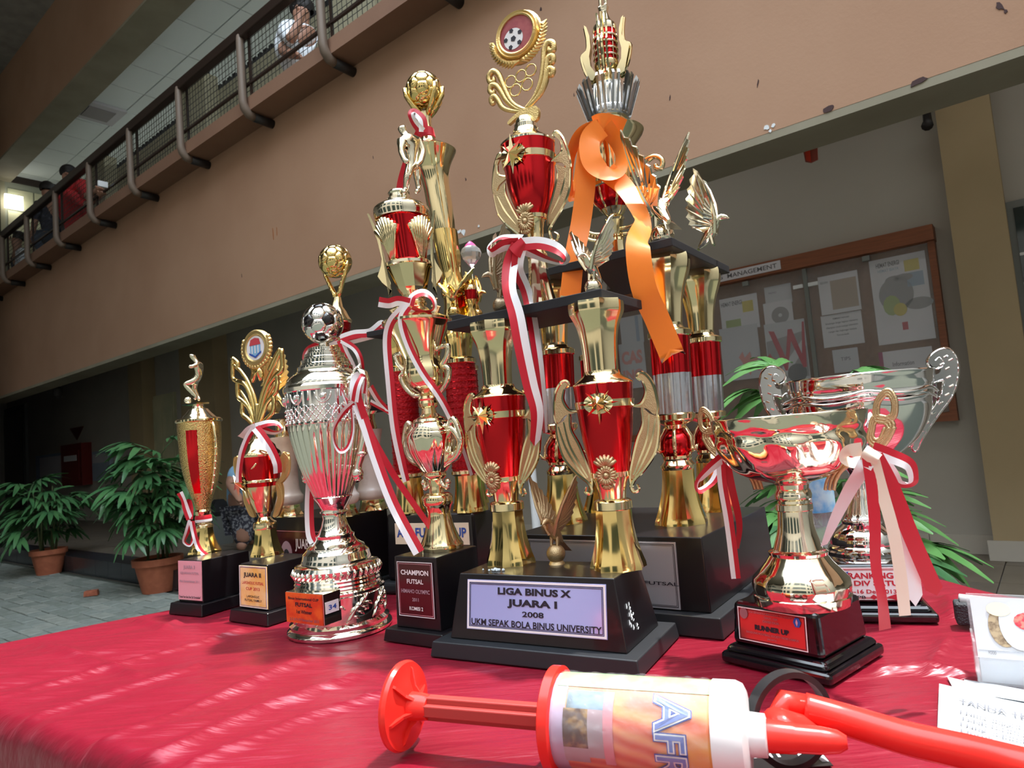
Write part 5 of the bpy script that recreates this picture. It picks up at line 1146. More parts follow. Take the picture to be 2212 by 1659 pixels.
# ================================================================== back trophy with marble columns (JUARA, dark red plate)
def marble():
    zt = .888; u = two((.80, -.60)); v = back(u); N = frontn(u)
    P0 = V((-.315, 1.135, 0))
    root = thing('trophy', 'trophy with pale marble columns and gold football, behind the fluted football cup', 'trophy', V((P0.x, P0.y, TZ))-u*.1+v*.08)
    f, sf = plinth(root, P0, u, .235, .15, TZ+.02, zt, inset=.014, taper=.003, slab='slab_edge')
    plaque(root, f, .14, .10, .86, .80, 'plate_maroon', [('JUARA 1', 'ink_white', .62, .20, dict(x=.62, w=.42, bold=.02)), ('FUTSAL CUP', 'ink_fade', .30, .12, dict(x=.62, w=.42))], border=[('plate_pink', .01, .0006)])
    pf = f.sub(.14, .10, .86, .80)
    pf.blob('emblem', 'ink_fade', root, .22, .50, .017, .022, .0024, 20); pf.blob('emblem_core', 'ink', root, .22, .46, .009, .011, .0028, 14); pf.blob('emblem_mark', 'ink_white', root, .22, .46, .004, .004, .0032, 8)
    ax = Ax(0, 0, zt, P=onz(624, 1113, zt), top=(614, 940)); parts = []
    parts.append(foot(ax, root, 1114, 32, 1088, 24, 'gold', 8, .16))
    parts.append(ax.lathe('marble_column', [(1090, 27), (1084, 32), (1072, 33), (1066, 29), (1050, 25), (1000, 24), (970, 26), (955, 29), (944, 31)], 'marble', root, smooth_n=3))
    parts.append(ax.lathe('capital', [(946, 20), (940, 21), (925, 17), (912, 18), (905, 24)], 'gold', root))
    zp = ax.z(906)
    for dl in (u*.16, u*.15+v*.075): copies(parts, dl, root)
    n0 = V((ax.P.x, ax.P.y, zp))+u*.19-v*.03; pts = [n0, n0-u*.23, n0-u*.24+v*.16, n0+v*.16]
    MB().prism([q_+V((0, 0, .005)) for q_ in pts], (0, 0, 1), .010).done('platform', 'black_board', root, bevel=.001)
    z2 = zp+.010
    eagle(root, n0-u*.205+v*.02+V((0, 0, .010)), .115, (-.9, .3), .25, 'gold_matte', wing_h=1.15)
    # tower with red bowl and ball in a fork
    c_ = n0-u*.10+v*.07; av = Ax(0, 0, z2, P=V((c_.x, c_.y, z2)), top=(728, 650)); yb = proj(av.at(z2))[1]
    foot(av, root, yb, 34, 800, 20, 'gold_deep', 8, .14)
    av.lathe('tower', [(802, 22), (790, 18), (760, 17), (740, 20), (734, 26)], 'gold_deep', root)
    av.lathe('red_bowl', [(736, 22), (725, 30), (710, 33), (698, 32)], 'red_metal', root, smooth_n=2)
    av.lathe('bowl_lid', [(700, 33), (698, 35), (694, 35), (688, 30), (678, 24), (674, 22), (664, 14), (646, 10), (643, 9)], 'gold', root)
    ah = Ax(0, 0, av.z(645), P=av.at(av.z(645)), top=(724, 565)); bc = ah.at(ah.z(565)); R_ = ah.r(36); b = MB()
    for sg in (-1, 1):
        b.tube([ah.at(ah.z(645))+u*.002*sg, ah.at(ah.z(632))+u*ah.r(10)*sg, ah.at(ah.z(608))+u*ah.r(24)*sg, ah.at(ah.z(588))+u*ah.r(36)*sg, ah.at(ah.z(572))+u*ah.r(41)*sg], [.0045, .0050, .0042, .0038, .002], 8)
        for i in range(6):
            t = i/5; b.sphere(ah.at(ah.z(636-56*t))+u*ah.r(8+30*t)*sg+N*.003, .0025, 6, 5)
    b.done('fork', 'gold_deep', root, smooth=True); football('football', root, bc, R_, ('gold_deep', 'gold_deep'))
    d = av.dep-.05
    ribbon(root, [(735, 732, d, 10), (765, 722, d, 10), (800, 718, d-.004, 5), (825, 700, d-.004, 10), (828, 715, d, 20), (795, 726, d+.004, 20), (745, 738, d+.003, 10)], .015, RW, label='red and white bow')
    ribbon(root, [(730, 735, d, 10), (690, 745, d, 30), (665, 755, d, 50), (657, 775, d+.004, 65), (672, 780, d+.01, 55), (700, 755, d+.006, 30)], .014, RW)
    ribbon(root, [(735, 735, d-.003, 0), (745, 760, d, 10), (760, 790, d+.01, 15), (770, 820, d+.02, 20)], .013, RW)
    ribbon(root, [(738, 735, d-.003, 0), (765, 752, d, 10), (778, 775, d, 20), (782, 805, d+.01, 30)], .011, WR)
marble()

# ================================================================== left front pair
def juara3():
    u = two((.87, -.49)); P0 = onz(436, 1334, TZ); v = back(u); N = frontn(u)
    root = thing('trophy', 'leftmost slim gold trophy with footballer statuette on black plinth with pink plate', 'trophy', P0-u*.045+v*.05)
    f, sf = plinth(root, P0, u, .088, .122, TZ+.019, .838, inset=.012, taper=.002)
    plaque(root, f, .02, .06, .98, .985, 'plate_pink', [('JUARA 3', 'ink_fade', .80, .09, dict(w=.50, bold=.02)), ('KEJUARAAN FUTSAL', 'ink_fade', .66, .06, dict(w=.80)), ('Piala Kemerdekaan 2011', 'ink_fade', .45, .06, dict(w=.86)), ('"Untuk Yang Satu Dan Tak Tergantikan"', 'ink', .05, .055, dict(w=.92))])
    zt = .838; ax = Ax(443, 1193, zt, top=(428, 872))
    foot(ax, root, 1193, 36, 1138, 19, 'gold_deep', 8, .16)
    ax.lathe('collar', [(1139, 20), (1134, 19), (1130, 14), (1124, 13), (1116, 13), (1110, 16), (1104, 17), (1100, 15)], 'gold', root)
    ax.lathe('cup', [(1103, 14), (1090, 17), (1073, 22), (1050, 30), (1030, 35), (1000, 40), (972, 42.5), (940, 44), (911, 44.5)], 'gold_hammer', root, smooth_n=3)
    # red panel inlaid on the cup
    a0 = math.atan2(N.y, N.x); vs_ = []; fs = []; K = 12
    prof = spline([(1064, 25), (1050, 30), (1030, 35.2), (1000, 40.2), (972, 42.8), (930, 44.6)], 3)
    for y, h in prof:
        for i in range(K+1):
            a = a0+.58+(i/K-.5)*.52; r_ = ax.r(h)+.0006; vs_.append(ax.at(ax.z(y))+V((math.cos(a)*r_, math.sin(a)*r_, 0)))
    fs = [(j*(K+1)+i, j*(K+1)+i+1, (j+1)*(K+1)+i+1, (j+1)*(K+1)+i) for j in range(len(prof)-1) for i in range(K)]
    mk('red_panel', vs_, fs, 'red_metal', root, True)
    ax.lathe('rim', [(913, 45), (911, 48), (907, 48), (904, 44)], 'gold', root)
    ax.lathe('lid', [(906, 44), (902, 36), (898, 33), (894, 28), (888, 23), (884, 20), (882, 13), (876, 11), (873, 10)], 'gold_pale', root, smooth_n=0)
    for sg in (1, -1):
        b = MB(); X = lambda r_, y: ax.at(ax.z(y))+u*(ax.r(r_)*sg)
        b.tube([X(40, 908), X(50, 925), X(54, 950), X(52, 985), X(44, 1020), X(36, 1050), X(30, 1068)], [.0028, .0034, .0034, .0032, .003, .0026, .002], 8)
        for i in range(8): t = i/7; b.sphere(X(53-20*t*t, 955+105*t), .0042-.001*t, 8, 6)
        b.done('handle', 'gold', root, smooth=True)
    D = ax.dep; q = lambda x, y, dd=0: atd(360+x/3.454, 740+y/3.454, D+dd); r = ax.r
    MB().prism([q(105, 458), q(270, 440), q(270, 440, .035), q(105, 458, .035)] if False else [ax.at(ax.z(872))+u*ax.r(a_)+N*b_ for a_, b_ in ((-36, .012), (14, .012), (18, -.012), (-32, -.012))], (0, 0, 1), .003).done('pitch_plate', 'gold_pale', root)
    J = {'pel': (q(205, 285), r(8)), 'waist': (q(240, 250), r(8)), 'chest': (q(242, 180), (r(11), r(9))), 'neck': (q(215, 132), r(4.5)), 'head': (q(188, 100), r(8)), 'crown': (q(195, 85), r(7)),
         'hl': (q(190, 295, -.006), r(7)), 'kl': (q(130, 310, -.010), r(6)), 'cl': (q(180, 360, -.008), r(5)), 'al': (q(225, 405, -.006), r(4)), 'tl': (q(205, 425, -.006), r(3.5)), 'hr': (q(215, 290, .006), r(7)), 'kr': (q(205, 350, .008), r(6)), 'ar': (q(235, 408, .008), r(4)), 'tr': (q(245, 432, .004), r(4)),
         'sl': (q(220, 165, -.010), r(5)), 'el': (q(190, 180, -.016), r(4)), 'wl': (q(160, 178, -.018), r(4.5)), 'sr': (q(255, 165, .010), r(5)), 'er': (q(262, 215, .014), r(4)), 'wr': (q(240, 250, .014), r(3.5))}
    figure('statuette', root, J, [('pel', 'waist'), ('waist', 'chest'), ('chest', 'neck'), ('neck', 'head'), ('head', 'crown'), ('pel', 'hl'), ('hl', 'kl'), ('kl', 'cl'), ('cl', 'al'), ('al', 'tl'), ('pel', 'hr'), ('hr', 'kr'), ('kr', 'ar'), ('ar', 'tr'), ('chest', 'sl'), ('sl', 'el'), ('el', 'wl'), ('chest', 'sr'), ('sr', 'er'), ('er', 'wr')], 'gold_pale')
    football('football', root, ax.at(ax.z(872))-u*ax.r(28)+V((0, 0, .0015+ax.r(8)))+N*.004, ax.r(8), ('gold_pale', 'gold_pale'))
    ax.lathe('ribbon_wrap', [(1128, 15), (1126, 17), (1122, 17), (1121, 17)], 'white_ribbon', root); ax.lathe('ribbon_wrap', [(1121, 17), (1116, 17), (1113, 16)], 'red_ribbon', root)
    d = ax.dep-.02
    ribbon(root, [(410, 1122, d, 0), (402, 1100, d, 15), (396, 1080, d, 40), (388, 1064, d, 20)], .011, WR, label='red and white ribbon')
    ribbon(root, [(410, 1122, d, 10), (412, 1100, d+.005, 30), (408, 1082, d+.008, 40), (404, 1100, d+.008, 40)], .010, ('red_ribbon',))
    ribbon(root, [(412, 1124, d-.002, 0), (404, 1150, d-.003, 20), (398, 1170, d, 50), (410, 1178, d+.003, 60), (418, 1160, d+.002, 40), (416, 1130, d, 20)], .009, WR)
    ribbon(root, [(414, 1126, d-.003, 0), (420, 1155, d-.003, 10), (430, 1185, d-.004, 10), (448, 1202, d-.006, 0)], .009, WR)
juara3()
def juara2():
    u = two((.83, -.557)); P0 = onz(578, 1355, TZ); v = back(u); N = frontn(u)
    root = thing('trophy', 'gold trophy with oval crest medallion on black plinth with orange JUARA II plate', 'trophy', P0-u*.045+v*.05)
    f, sf = plinth(root, P0, u, .098, .118, TZ+.019, .837, inset=.013, taper=.002)
    plaque(root, f, .02, .04, .98, .96, 'plate_orange', [('JUARA II', 'ink', .74, .10, dict(w=.64, bold=.03)), ('LAPOHOLIC FUTSAL', 'ink_red', .56, .07, dict(w=.78, bold=.01)), ('CUP 2013', 'ink_red', .42, .07, dict(w=.50, bold=.01)), ('LAPOHOLIC', 'ink', .24, .055, dict(w=.46, bold=.01)), ('FUTSAL FAMILY', 'ink', .15, .055, dict(w=.62, bold=.01))], border=[('ink_blue', .03, .0005), ('plate_white', .0, .001)])
    zt = .837; ax = Ax(577, 1197, zt, top=(559, 930))
    foot(ax, root, 1198, 37, 1140, 23, 'gold_deep', 8, .16)
    ax.lathe('collar', [(1142, 24), (1136, 25), (1128, 24), (1124, 17), (1116, 12), (1108, 14), (1103, 19)], 'gold', root)
    ax.lathe('cup_base', [(1105, 18), (1090, 24), (1070, 30), (1048, 35)], 'gold', root)
    ax.lathe('cup', [(1050, 35), (1030, 38), (1005, 41), (984, 42)], 'red_metal', root, smooth_n=2)
    ax.lathe('band', [(1042, 37), (1041, 39), (1036, 39), (1035, 38)], 'gold', root)
    ax.lathe('lid', [(986, 43), (982, 44), (976, 42), (970, 35), (962, 32), (954, 24), (948, 18), (944, 18), (942, 12), (936, 12), (934, 9), (924, 9)], 'gold', root)
    pl0 = Plane(ax.P, N); zz = lambda x, y: (470+x/3.073, 690+y/3.073)
    for sg in (1, -1):
        b = MB()
        def Wd(p): h = pl0.hit(*zz(*p)); return ax.at(h.z)+u*((h-ax.at(h.z)).dot(u)*sg)
        b.prism([Wd(p) for p in spline([(420, 930), (445, 885), (475, 890), (480, 950), (470, 1030), (430, 1075), (400, 1080), (430, 1040), (440, 980)], 3, True)], N, .004)
        b.prism([Wd(p) for p in spline([(395, 1085), (425, 1075), (440, 1130), (435, 1220), (410, 1300), (375, 1310), (385, 1260), (405, 1180)], 3, True)], N, .004)
        b.tube([Wd(p) for p in spline([(445, 885), (478, 920), (476, 1010), (440, 1070), (400, 1085)], 4)], .0026, 6); b.tube([Wd(p) for p in spline([(410, 1090), (435, 1150), (430, 1230), (385, 1310)], 4)], .0024, 6)
        for i in range(4): b.tube([Wd((440+i*10, 930)), Wd((452+i*9, 880+i*4))], .0018, 5)
        b.done('handle', 'gold_matte', root, smooth=True, angle=40)
    star(root, ax.at(ax.z(1038))+N*ax.r(38)-u*ax.r(24), N, ax.r(24), 'gold')
    b = MB()
    for a_, c_ in (((-24, 1038), (32, 1000)), ((-24, 1038), (30, 1040)), ((-24, 1038), (0, 1085))): b.tube([ax.at(ax.z(a_[1]))+u*ax.r(a_[0])+N*ax.r(36), ax.at(ax.z(c_[1]))+u*ax.r(c_[0])+N*ax.r(34)], [.003, .0015], 6)
    b.done('star_ray', 'gold', root, smooth=True)
    # lyre topper
    pl = Plane(ax.at(ax.z(925)), N); hit = lambda p: pl.hit(*zz(*p)); b = MB()
    def strand(pts, rr=.0026): b.tube([hit(p) for p in spline(pts, 4)], rr*1.5, 7, flat=(N, .8))
    strand([(262, 690), (255, 560), (220, 450), (160, 350), (105, 300)]); strand([(105, 255), (100, 380), (130, 410), (180, 430), (225, 520), (258, 680)], .003); strand([(95, 255), (135, 290), (130, 330)], .003)
    strand([(130, 400), (135, 510), (170, 545), (210, 590), (250, 690)], .003); strand([(165, 540), (165, 625), (200, 660), (240, 700)], .003); strand([(150, 470), (205, 560), (250, 690)], .002)
    strand([(268, 690), (285, 550), (320, 430), (370, 320), (425, 200)]); strand([(425, 195), (428, 330), (395, 365), (340, 440), (300, 560), (272, 690)], .003); strand([(420, 195), (385, 250), (345, 340)], .003)
    strand([(395, 360), (392, 470), (365, 510), (320, 570), (280, 690)], .003); strand([(370, 505), (372, 605), (340, 650), (290, 700)], .003); strand([(385, 420), (325, 540), (278, 690)], .002)
    strand([(265, 700), (262, 640), (262, 560)], .004)
    b.prism([hit(p) for p in spline([(215, 310), (250, 330), (285, 320), (300, 370), (285, 410), (262, 360), (240, 420), (222, 400), (232, 350)], 3, True)], N, .005)
    ly = b.done('lyre_frame', 'gold_deep', root, smooth=True)
    c = hit((258, 190)); um = V((0, 0, 1)); rx = (hit((345, 190))-hit((170, 190))).length/2; ry = (hit((258, 68))-hit((258, 312))).length/2
    dd = MB(); K = 36; prf = [(1.0, -.004), (1.0, .002), (.93, .004), (.80, .003), (.74, .004), (.66, .002)]
    dd.add([c+u*(math.cos(2*math.pi*i/K)*rx*s_)+um*(math.sin(2*math.pi*i/K)*ry*s_)+N*n_ for s_, n_ in prf for i in range(K)], [(j*K+i, j*K+(i+1) % K, (j+1)*K+(i+1) % K, (j+1)*K+i) for j in range(5) for i in range(K)]+[tuple(reversed(range(K)))])
    for i in range(22):
        a = math.pi+(i-2.5)*math.pi/16; o_ = u*math.cos(a)*rx+um*math.sin(a)*ry; dd.sphere(c+o_*1.04, .0044, 8, 6)
    dd.done('medallion', 'gold_matte', root, smooth=True, angle=50)
    F_ = Face(c-u*rx*.66-um*ry*.66+N*.0022, u*rx*1.32, um*ry*1.32)
    cr = F_.blob('crest_disc', 'plate_white', root, .5, .5, rx*.66, ry*.66, 0, 32); cr['label'] = 'white oval with red roof crest'
    mat('crest_blue', (.25, .48, .72), .5); mat('crest_red', (.55, .06, .08), .5)
    F_.poly('crest_shield', [(.20, .72), (.80, .72), (.80, .35), (.5, .08), (.20, .35)], 'crest_blue', cr, .0004); F_.poly('crest_roof', [(.18, .62), (.82, .62), (.74, .86), (.5, .92), (.26, .86)], 'crest_red', cr, .0008)
    for i in range(3): F_.poly('crest_bar', [(.30+i*.17, .28), (.36+i*.17, .28), (.36+i*.17, .60), (.30+i*.17, .60)], 'plate_white', cr, .0008)
    F_.poly('crest_scroll', [(.16, .34), (.5, .16), (.84, .34), (.84, .26), (.5, .08), (.16, .26)], 'ink_blue', cr, .0010)
    d = ax.dep-.025
    ribbon(root, [(552, 922, d, 0), (538, 928, d, 20), (525, 940, d, 40), (520, 945, d+.003, 20)], .012, ('white_ribbon',), label='red and white bow')
    ribbon(root, [(552, 922, d, 10), (580, 914, d, 30), (600, 916, d, 55), (608, 928, d+.003, 65), (590, 934, d+.008, 50), (560, 924, d+.003, 20)], .012, RW)
    ribbon(root, [(552, 924, d-.003, 0), (565, 940, d-.006, 5), (585, 970, d-.008, 5), (598, 1000, d-.006, 15), (600, 1022, d-.004, 25)], .0145, WR)
    ribbon(root, [(548, 926, d, 0), (535, 945, d, 10), (522, 980, d-.002, 15), (516, 1020, d, 15), (516, 1042, d, 20)], .010, WR)
juara2()
# ================================================================== hand pump in the foreground
mat('red_plastic', (.80, .030, .022), .22, spec=.5); mat('red_plastic_dark', (.42, .045, .04), .35); mat('black_rubber', (.012, .012, .014), .45); mat('white_plastic', (.74, .74, .75), .3)
def pump():
    R = .0335; A = onz(1212, 1552, TZ+.037); E = onz(1618, 1586, TZ+.037); D = onz(893, 1515, TZ+.0345)
    ax = (E-A); L = ax.length; ax.normalize(); H = onz(893, 1515, TZ+.036); H = A-ax*((A-H).dot(ax)); H.z = TZ+.0365
    side = V((-ax.y, ax.x, 0)).normalized(); up = V((0, 0, 1))
    root = thing('hand_pump', 'red and white hand air pump with printed barrel lying on the cloth', 'pump', V((A.x, A.y, TZ))+ax*L/2)
    def rings(name, prof, mt, n=48, o=None, angle=35):
        b = MB(); base = []; vs_ = []; o = o or A
        for s_, r_ in prof:
            vs_ += [o+ax*s_+side*(math.cos(2*math.pi*i/n)*r_)+up*(math.sin(2*math.pi*i/n)*r_) for i in range(n)]
        k = len(prof); b.add(vs_, [(j*n+i, (j+1)*n+i, (j+1)*n+(i+1) % n, j*n+(i+1) % n) for j in range(k-1) for i in range(n)]+[tuple(range(n)), tuple(reversed(range((k-1)*n, k*n)))])
        return b.done(name, mt, root, smooth=True, angle=angle)
    # printed sleeve: bands follow the barrel axis, so use object coordinates along the axis
    m_ = mat('pump_print', (.9, .45, .3), .22, coat=.3); nt = m_.node_tree; bs = nt.nodes['Principled BSDF']
    tc = nt.nodes.new('ShaderNodeTexCoord'); mp = nt.nodes.new('ShaderNodeMapping'); mp.inputs['Location'].default_value = (0, 0, 0)
    n1 = nt.nodes.new('ShaderNodeTexWave'); n1.wave_type = 'RINGS'; n1.inputs['Scale'].default_value = 34; n1.inputs['Distortion'].default_value = 2.5; n1.inputs['Detail'].default_value = 1
    r1 = nt.nodes.new('ShaderNodeValToRGB'); e = r1.color_ramp.elements
    e[0].color = (.58, .13, .08, 1); e[1].color = (.72, .30, .15, 1); x = e.new(.5); x.color = (.66, .20, .12, 1)
    n2 = nt.nodes.new('ShaderNodeTexNoise'); n2.inputs['Scale'].default_value = 16; r2 = nt.nodes.new('ShaderNodeValToRGB'); r2.color_ramp.elements[0].position = .45; r2.color_ramp.elements[1].position = .62
    mx = nt.nodes.new('ShaderNodeMix'); mx.data_type = 'RGBA'; mx.inputs['B'].default_value = (.66, .32, .08, 1)
    nt.links.new(tc.outputs['Object'], mp.inputs[0]); nt.links.new(mp.outputs[0], n1.inputs['Vector']); nt.links.new(n1.outputs['Fac'], r1.inputs[0]); nt.links.new(mp.outputs[0], n2.inputs['Vector']); nt.links.new(n2.outputs['Fac'], r2.inputs[0])
    nt.links.new(r2.outputs[0], mx.inputs['Factor']); nt.links.new(r1.outputs[0], mx.inputs['A']); nt.links.new(mx.outputs['Result'], bs.inputs['Base Color'])
    rings('barrel', [(.0, R*.97), (L*.86, R*.97)], 'pump_print')
    rings('barrel_end', [(L*.84, R), (L*.95, R), (L*.985, R*.94), (L, R*.82), (L+.0005, R*.44)], 'white_plastic')
    rings('flange', [(-.007, .0355), (-.006, .037), (.001, .037), (.002, .0345)], 'red_plastic')
    rings('neck', [(L, R*.42), (L+.011, R*.40), (L+.012, R*.30)], 'white_plastic')
    rings('nozzle', [(L+.010, .0105), (L+.028, .0098), (L+.030, .0090), (L+.045, .0085), (L+.055, .0070), (L+.060, .004)], 'red_plastic', 24)
    # printed patches wrapped on the barrel
    def patch(name, s0, s1, a0, a1, mt, e=.0004, poly=None, n=10):
        vs_ = []; K = n
        for j in range(K+1):
            for i in range(K+1):
                s_ = s0+(s1-s0)*i/K; a = a0+(a1-a0)*j/K; vs_.append(A+ax*s_+(side*math.cos(a)+up*math.sin(a))*(R*.97+e))
        return mk(name, vs_, [(j*(K+1)+i, j*(K+1)+i+1, (j+1)*(K+1)+i+1, (j+1)*(K+1)+i) for j in range(K) for i in range(K)], mt, root, True)
    mat('print_lilac', (.42, .33, .46), .25, coat=.3); mat('print_green', (.24, .46, .18), .25, coat=.3, noise=(60, (.42, .58, .28), .4, .6)); mat('print_photo', (.10, .06, .05), .25, coat=.3, noise=(120, (.30, .18, .08), .45, .6)); mat('print_sky', (.20, .28, .36), .25, coat=.3, noise=(70, (.10, .13, .15), .4, .6)); mat('print_blue', (.16, .22, .50), .25, coat=.3); mat('print_grey', (.38, .32, .34), .25, coat=.3, noise=(50, (.35, .25, .28), .4, .65)); mat('print_pink', (.60, .24, .28), .25, coat=.3)
    # camera-facing angle on the barrel
    fa = math.atan2(.25, -1)  # side component towards the camera
    vd = (CAM-A).normalized(); fa = math.atan2(vd.dot(up), vd.dot(side)); sg = 1 if math.cos(fa) > 0 else -1
    AN = lambda h: fa+sg*h     # h: up (+) or down (-) from the point facing the camera
    patch('print_band', .002, .013, AN(1.2), AN(-1.6), 'print_lilac'); patch('print_top', .004, L*.84, AN(.72), AN(1.35), 'print_green', .0005)
    patch('photo_ball', .014, .041, AN(.62), AN(.22), 'print_sky', .0006); patch('photo_splash', .012, .030, AN(.22), AN(-.55), 'print_photo', .0006); patch('photo_field', .030, .041, AN(.22), AN(-.75), 'print_grey', .0006); patch('photo_foot', .012, .030, AN(-.55), AN(-.9), 'print_grey', .0006); patch('print_stripe', .041, .048, AN(.62), AN(-.9), 'print_pink', .0006)
    # big slanted letters running round the barrel
    for tx, hc, sz_ in (('A', .26, .026), ('F', -.28, .022), ('R', -.74, .022)):
        for off, mt, bd in ((.0009, 'ink_blue', .06), (.0012, 'white_plastic', .035), (.0015, 'print_blue', 0.0)):
            v_, f_ = text_mesh(tx, sz_*1.25, bd)
            P_ = []
            for x_, y_ in v_:   # letter x runs down the barrel, y along the axis
                a = AN(hc-x_/R); P_.append(A+ax*(L*.575+y_)+(side*math.cos(a)+up*math.sin(a))*(R*.97+off))
            mk('lettering', P_, f_, mt, root)
    # plunger: cross-section rod, collar and round handle with ribs
    rl = (H-A).dot(ax); b = MB()
    for w, h in ((.0090, .0045), (.0042, .0092)):
        b.box(A+ax*(rl/2), ax*(abs(rl)/2-.004), side*w, up*h)
    b.done('plunger_rod', 'red_plastic_dark', root, bevel=.001)
    HP = A+ax*rl
    rings('plunger_collar', [(.006, .0115), (.016, .0105), (.022, .0095)], 'red_plastic', 24, HP)
    rings('handle_disc', [(-.004, .0300), (-.0045, .0345), (-.002, .0350), (.001, .0335), (.002, .0200), (.006, .0120)], 'red_plastic', 48, HP)
    for k in range(6):
        a = k*math.pi/3+.2; d_ = side*math.cos(a)+up*math.sin(a)
        b = MB().prism([HP+ax*.001+d_*.010, HP+ax*.013+d_*.010, HP+ax*.007+d_*.016, HP+ax*.003+d_*.028, HP+ax*.001+d_*.030], d_.cross(ax), .0022).done('handle_rib', 'red_plastic', root)
    # black ring standing on edge at the nozzle
    N0 = A+ax*(L+.02); rc = onz(1706, 1552, TZ+.0345); rn = (rc-CAM); rn.z = 0; rn = (rn.normalized()*.82+V((-.55, .2, 0))).normalized(); rs = V((rn.y, -rn.x, 0)).normalized(); RR = .0335; b = MB(); n = 48
    rc.z = TZ+RR+.0005
    prf = [(-.0045, RR), (.0045, RR), (.0045, RR-.0042), (-.0045, RR-.0042)]
    vs_ = [rc+rn*o_+rs*(math.cos(2*math.pi*i/n)*r_)+up*(math.sin(2*math.pi*i/n)*r_) for o_, r_ in prf for i in range(n)]
    b.add(vs_, [(j*n+i, j*n+(i+1) % n, ((j+1) % 4)*n+(i+1) % n, ((j+1) % 4)*n+i) for j in range(4) for i in range(n)]); b.done('black_ring', 'black_rubber', root, smooth=True, angle=40)
    # elbow, branch and hose
    dep = (rc-CAM).dot(FW)
    P = lambda x, y, d_: atd(x, y, d_)
    MB().tube([A+ax*(L+.028), P(1680, 1560, dep-.02), P(1725, 1575, dep-.02), P(1775, 1602, dep-.02), P(1790, 1602, dep-.02)], [.0085, .0100, .0100, .0075, .003], 14).done('elbow', 'red_plastic', root, smooth=True)
    MB().tube([P(1700, 1572, dep-.018), P(1682, 1535, dep-.012), P(1690, 1515, dep-.006), P(1745, 1530, dep-.006)], [.006, .007, .0078, .0092], 14).done('branch', 'red_plastic', root, smooth=True)
    hp = [V(p) for p in spline([tuple(P(1738, 1530, dep-.008)), tuple(P(1830, 1556, dep-.02)), tuple(P(1960, 1595, dep-.045)), tuple(P(2090, 1625, dep-.07)), tuple(P(2250, 1665, dep-.10)), tuple(P(2420, 1705, dep-.12))], 6)]
    hp = [V((p.x, p.y, max(p.z, TZ+.0116))) for p in hp]
    MB().tube(hp, .0106, 18).done('hose', 'red_plastic', root, smooth=True)
    # cellophane wrap sheet, crinkled
    mat('cellophane', (.95, .95, 1), .12, alpha=.07, spec=.8, bump=('noise', 90, .6, .01))
    vs_ = []; K1, K2 = 44, 40; rd = random.Random(4)
    for j in range(K1+1):
        for i in range(K2+1):
            s_ = .004+(L*.80)*i/K2; a = AN(1.35-2.9*j/K1); q = R*.97+.0014+.0016*mnoise.noise(V((s_*130, a*7, 2)))+.0012*abs(mnoise.noise(V((s_*300, a*16, 5))))
            vs_.append(A+ax*s_+(side*math.cos(a)+up*math.sin(a))*q)
    mk('cellophane_wrap', vs_, [(j*(K2+1)+i, j*(K2+1)+i+1, (j+1)*(K2+1)+i+1, (j+1)*(K2+1)+i) for j in range(K1) for i in range(K2)], 'cellophane', root, True)
pump()
# black card under the nozzle
mat('card_black', (.015, .014, .016), .35); mat('paper_white', (.58, .60, .63), .6); mat('paper_grey', (.55, .62, .68), .6); mat('paper_ink', (.16, .17, .20), .6)
def card():
    o = onz(1560, 1668, TZ+.001); pr = onz(1800, 1655, TZ+.001); pt = onz(1575, 1598, TZ+.001)
    u = (pr-o); v = back(two(u))*.052
    root = thing('business_card', 'small black printed card reading @K1F beneath the pump nozzle', 'card', o+u*.5)
    f = Face(o, u, v); f.slab('card', 'card_black', root, .0005)
    f.text('@K1F', 'paper_white', root, .40, .30, .20, .0009, .02); f.text('EDUCATION', 'paper_ink', root, .30, .62, .10, .0009); f.text('K1F', 'paper_white', root, .34, .80, .2, .0009, .02)
    f.poly('white_figure', [(.62, .98), (.99, .98), (.99, .1), (.93, .1), (.88, .55), (.84, .1), (.74, .1), (.78, .5), (.66, .62)], 'paper_white', root, .0008)
card()
# papers
def sheet(label, pxs, z, lines, tint='paper_white', group=None):
    p = [onz(x, y, z) for x, y in pxs]     # lower-left, upper-left, then right direction point of upper edge
    v = p[1]-p[0]; ur = (p[2]-p[1]).normalized(); h = v.length; u = ur*.22
    root = thing('paper_sheet', label, 'paper', p[0])
    f = Face(p[0], u, v); K = 10; vs_ = []; rd = random.Random(int(z*1e5))
    for j in range(2):
        for i in range(K+1): vs_.append(f.p(i/K, j, .0006+.0006*math.sin(i*1.7+j)))
    o = mk('sheet', vs_, [(i, i+1, K+2+i, K+1+i) for i in range(K)], tint, root, True); m_ = o.modifiers.new('thickness', 'SOLIDIFY'); m_.thickness = .0003
    for tx, x, y, hh, w, mt in lines: f.text(tx, mt, root, x, y, hh*1.3, .0022, .015, w, 'LEFT')
    return root, f
sheet('white sheet lying lowest behind the printed receipt form', [(2060, 1490), (2046, 1464), (2200, 1500)], TZ+.001, [], 'paper_white')
r_, f_ = sheet('grey-printed sheet sticking out behind the receipt form', [(2075, 1560), (2083, 1470), (2212, 1490)], TZ+.003, [('Pengumuman', .30, .74, .07, .3, 'paper_ink'), ('jadwal latihan', .30, .62, .05, .3, 'paper_ink')], 'paper_white')
f_.poly('grey_block', [(.10, .66), (.9, .66), (.9, .92), (.10, .92)], 'paper_grey', r_, .0016)
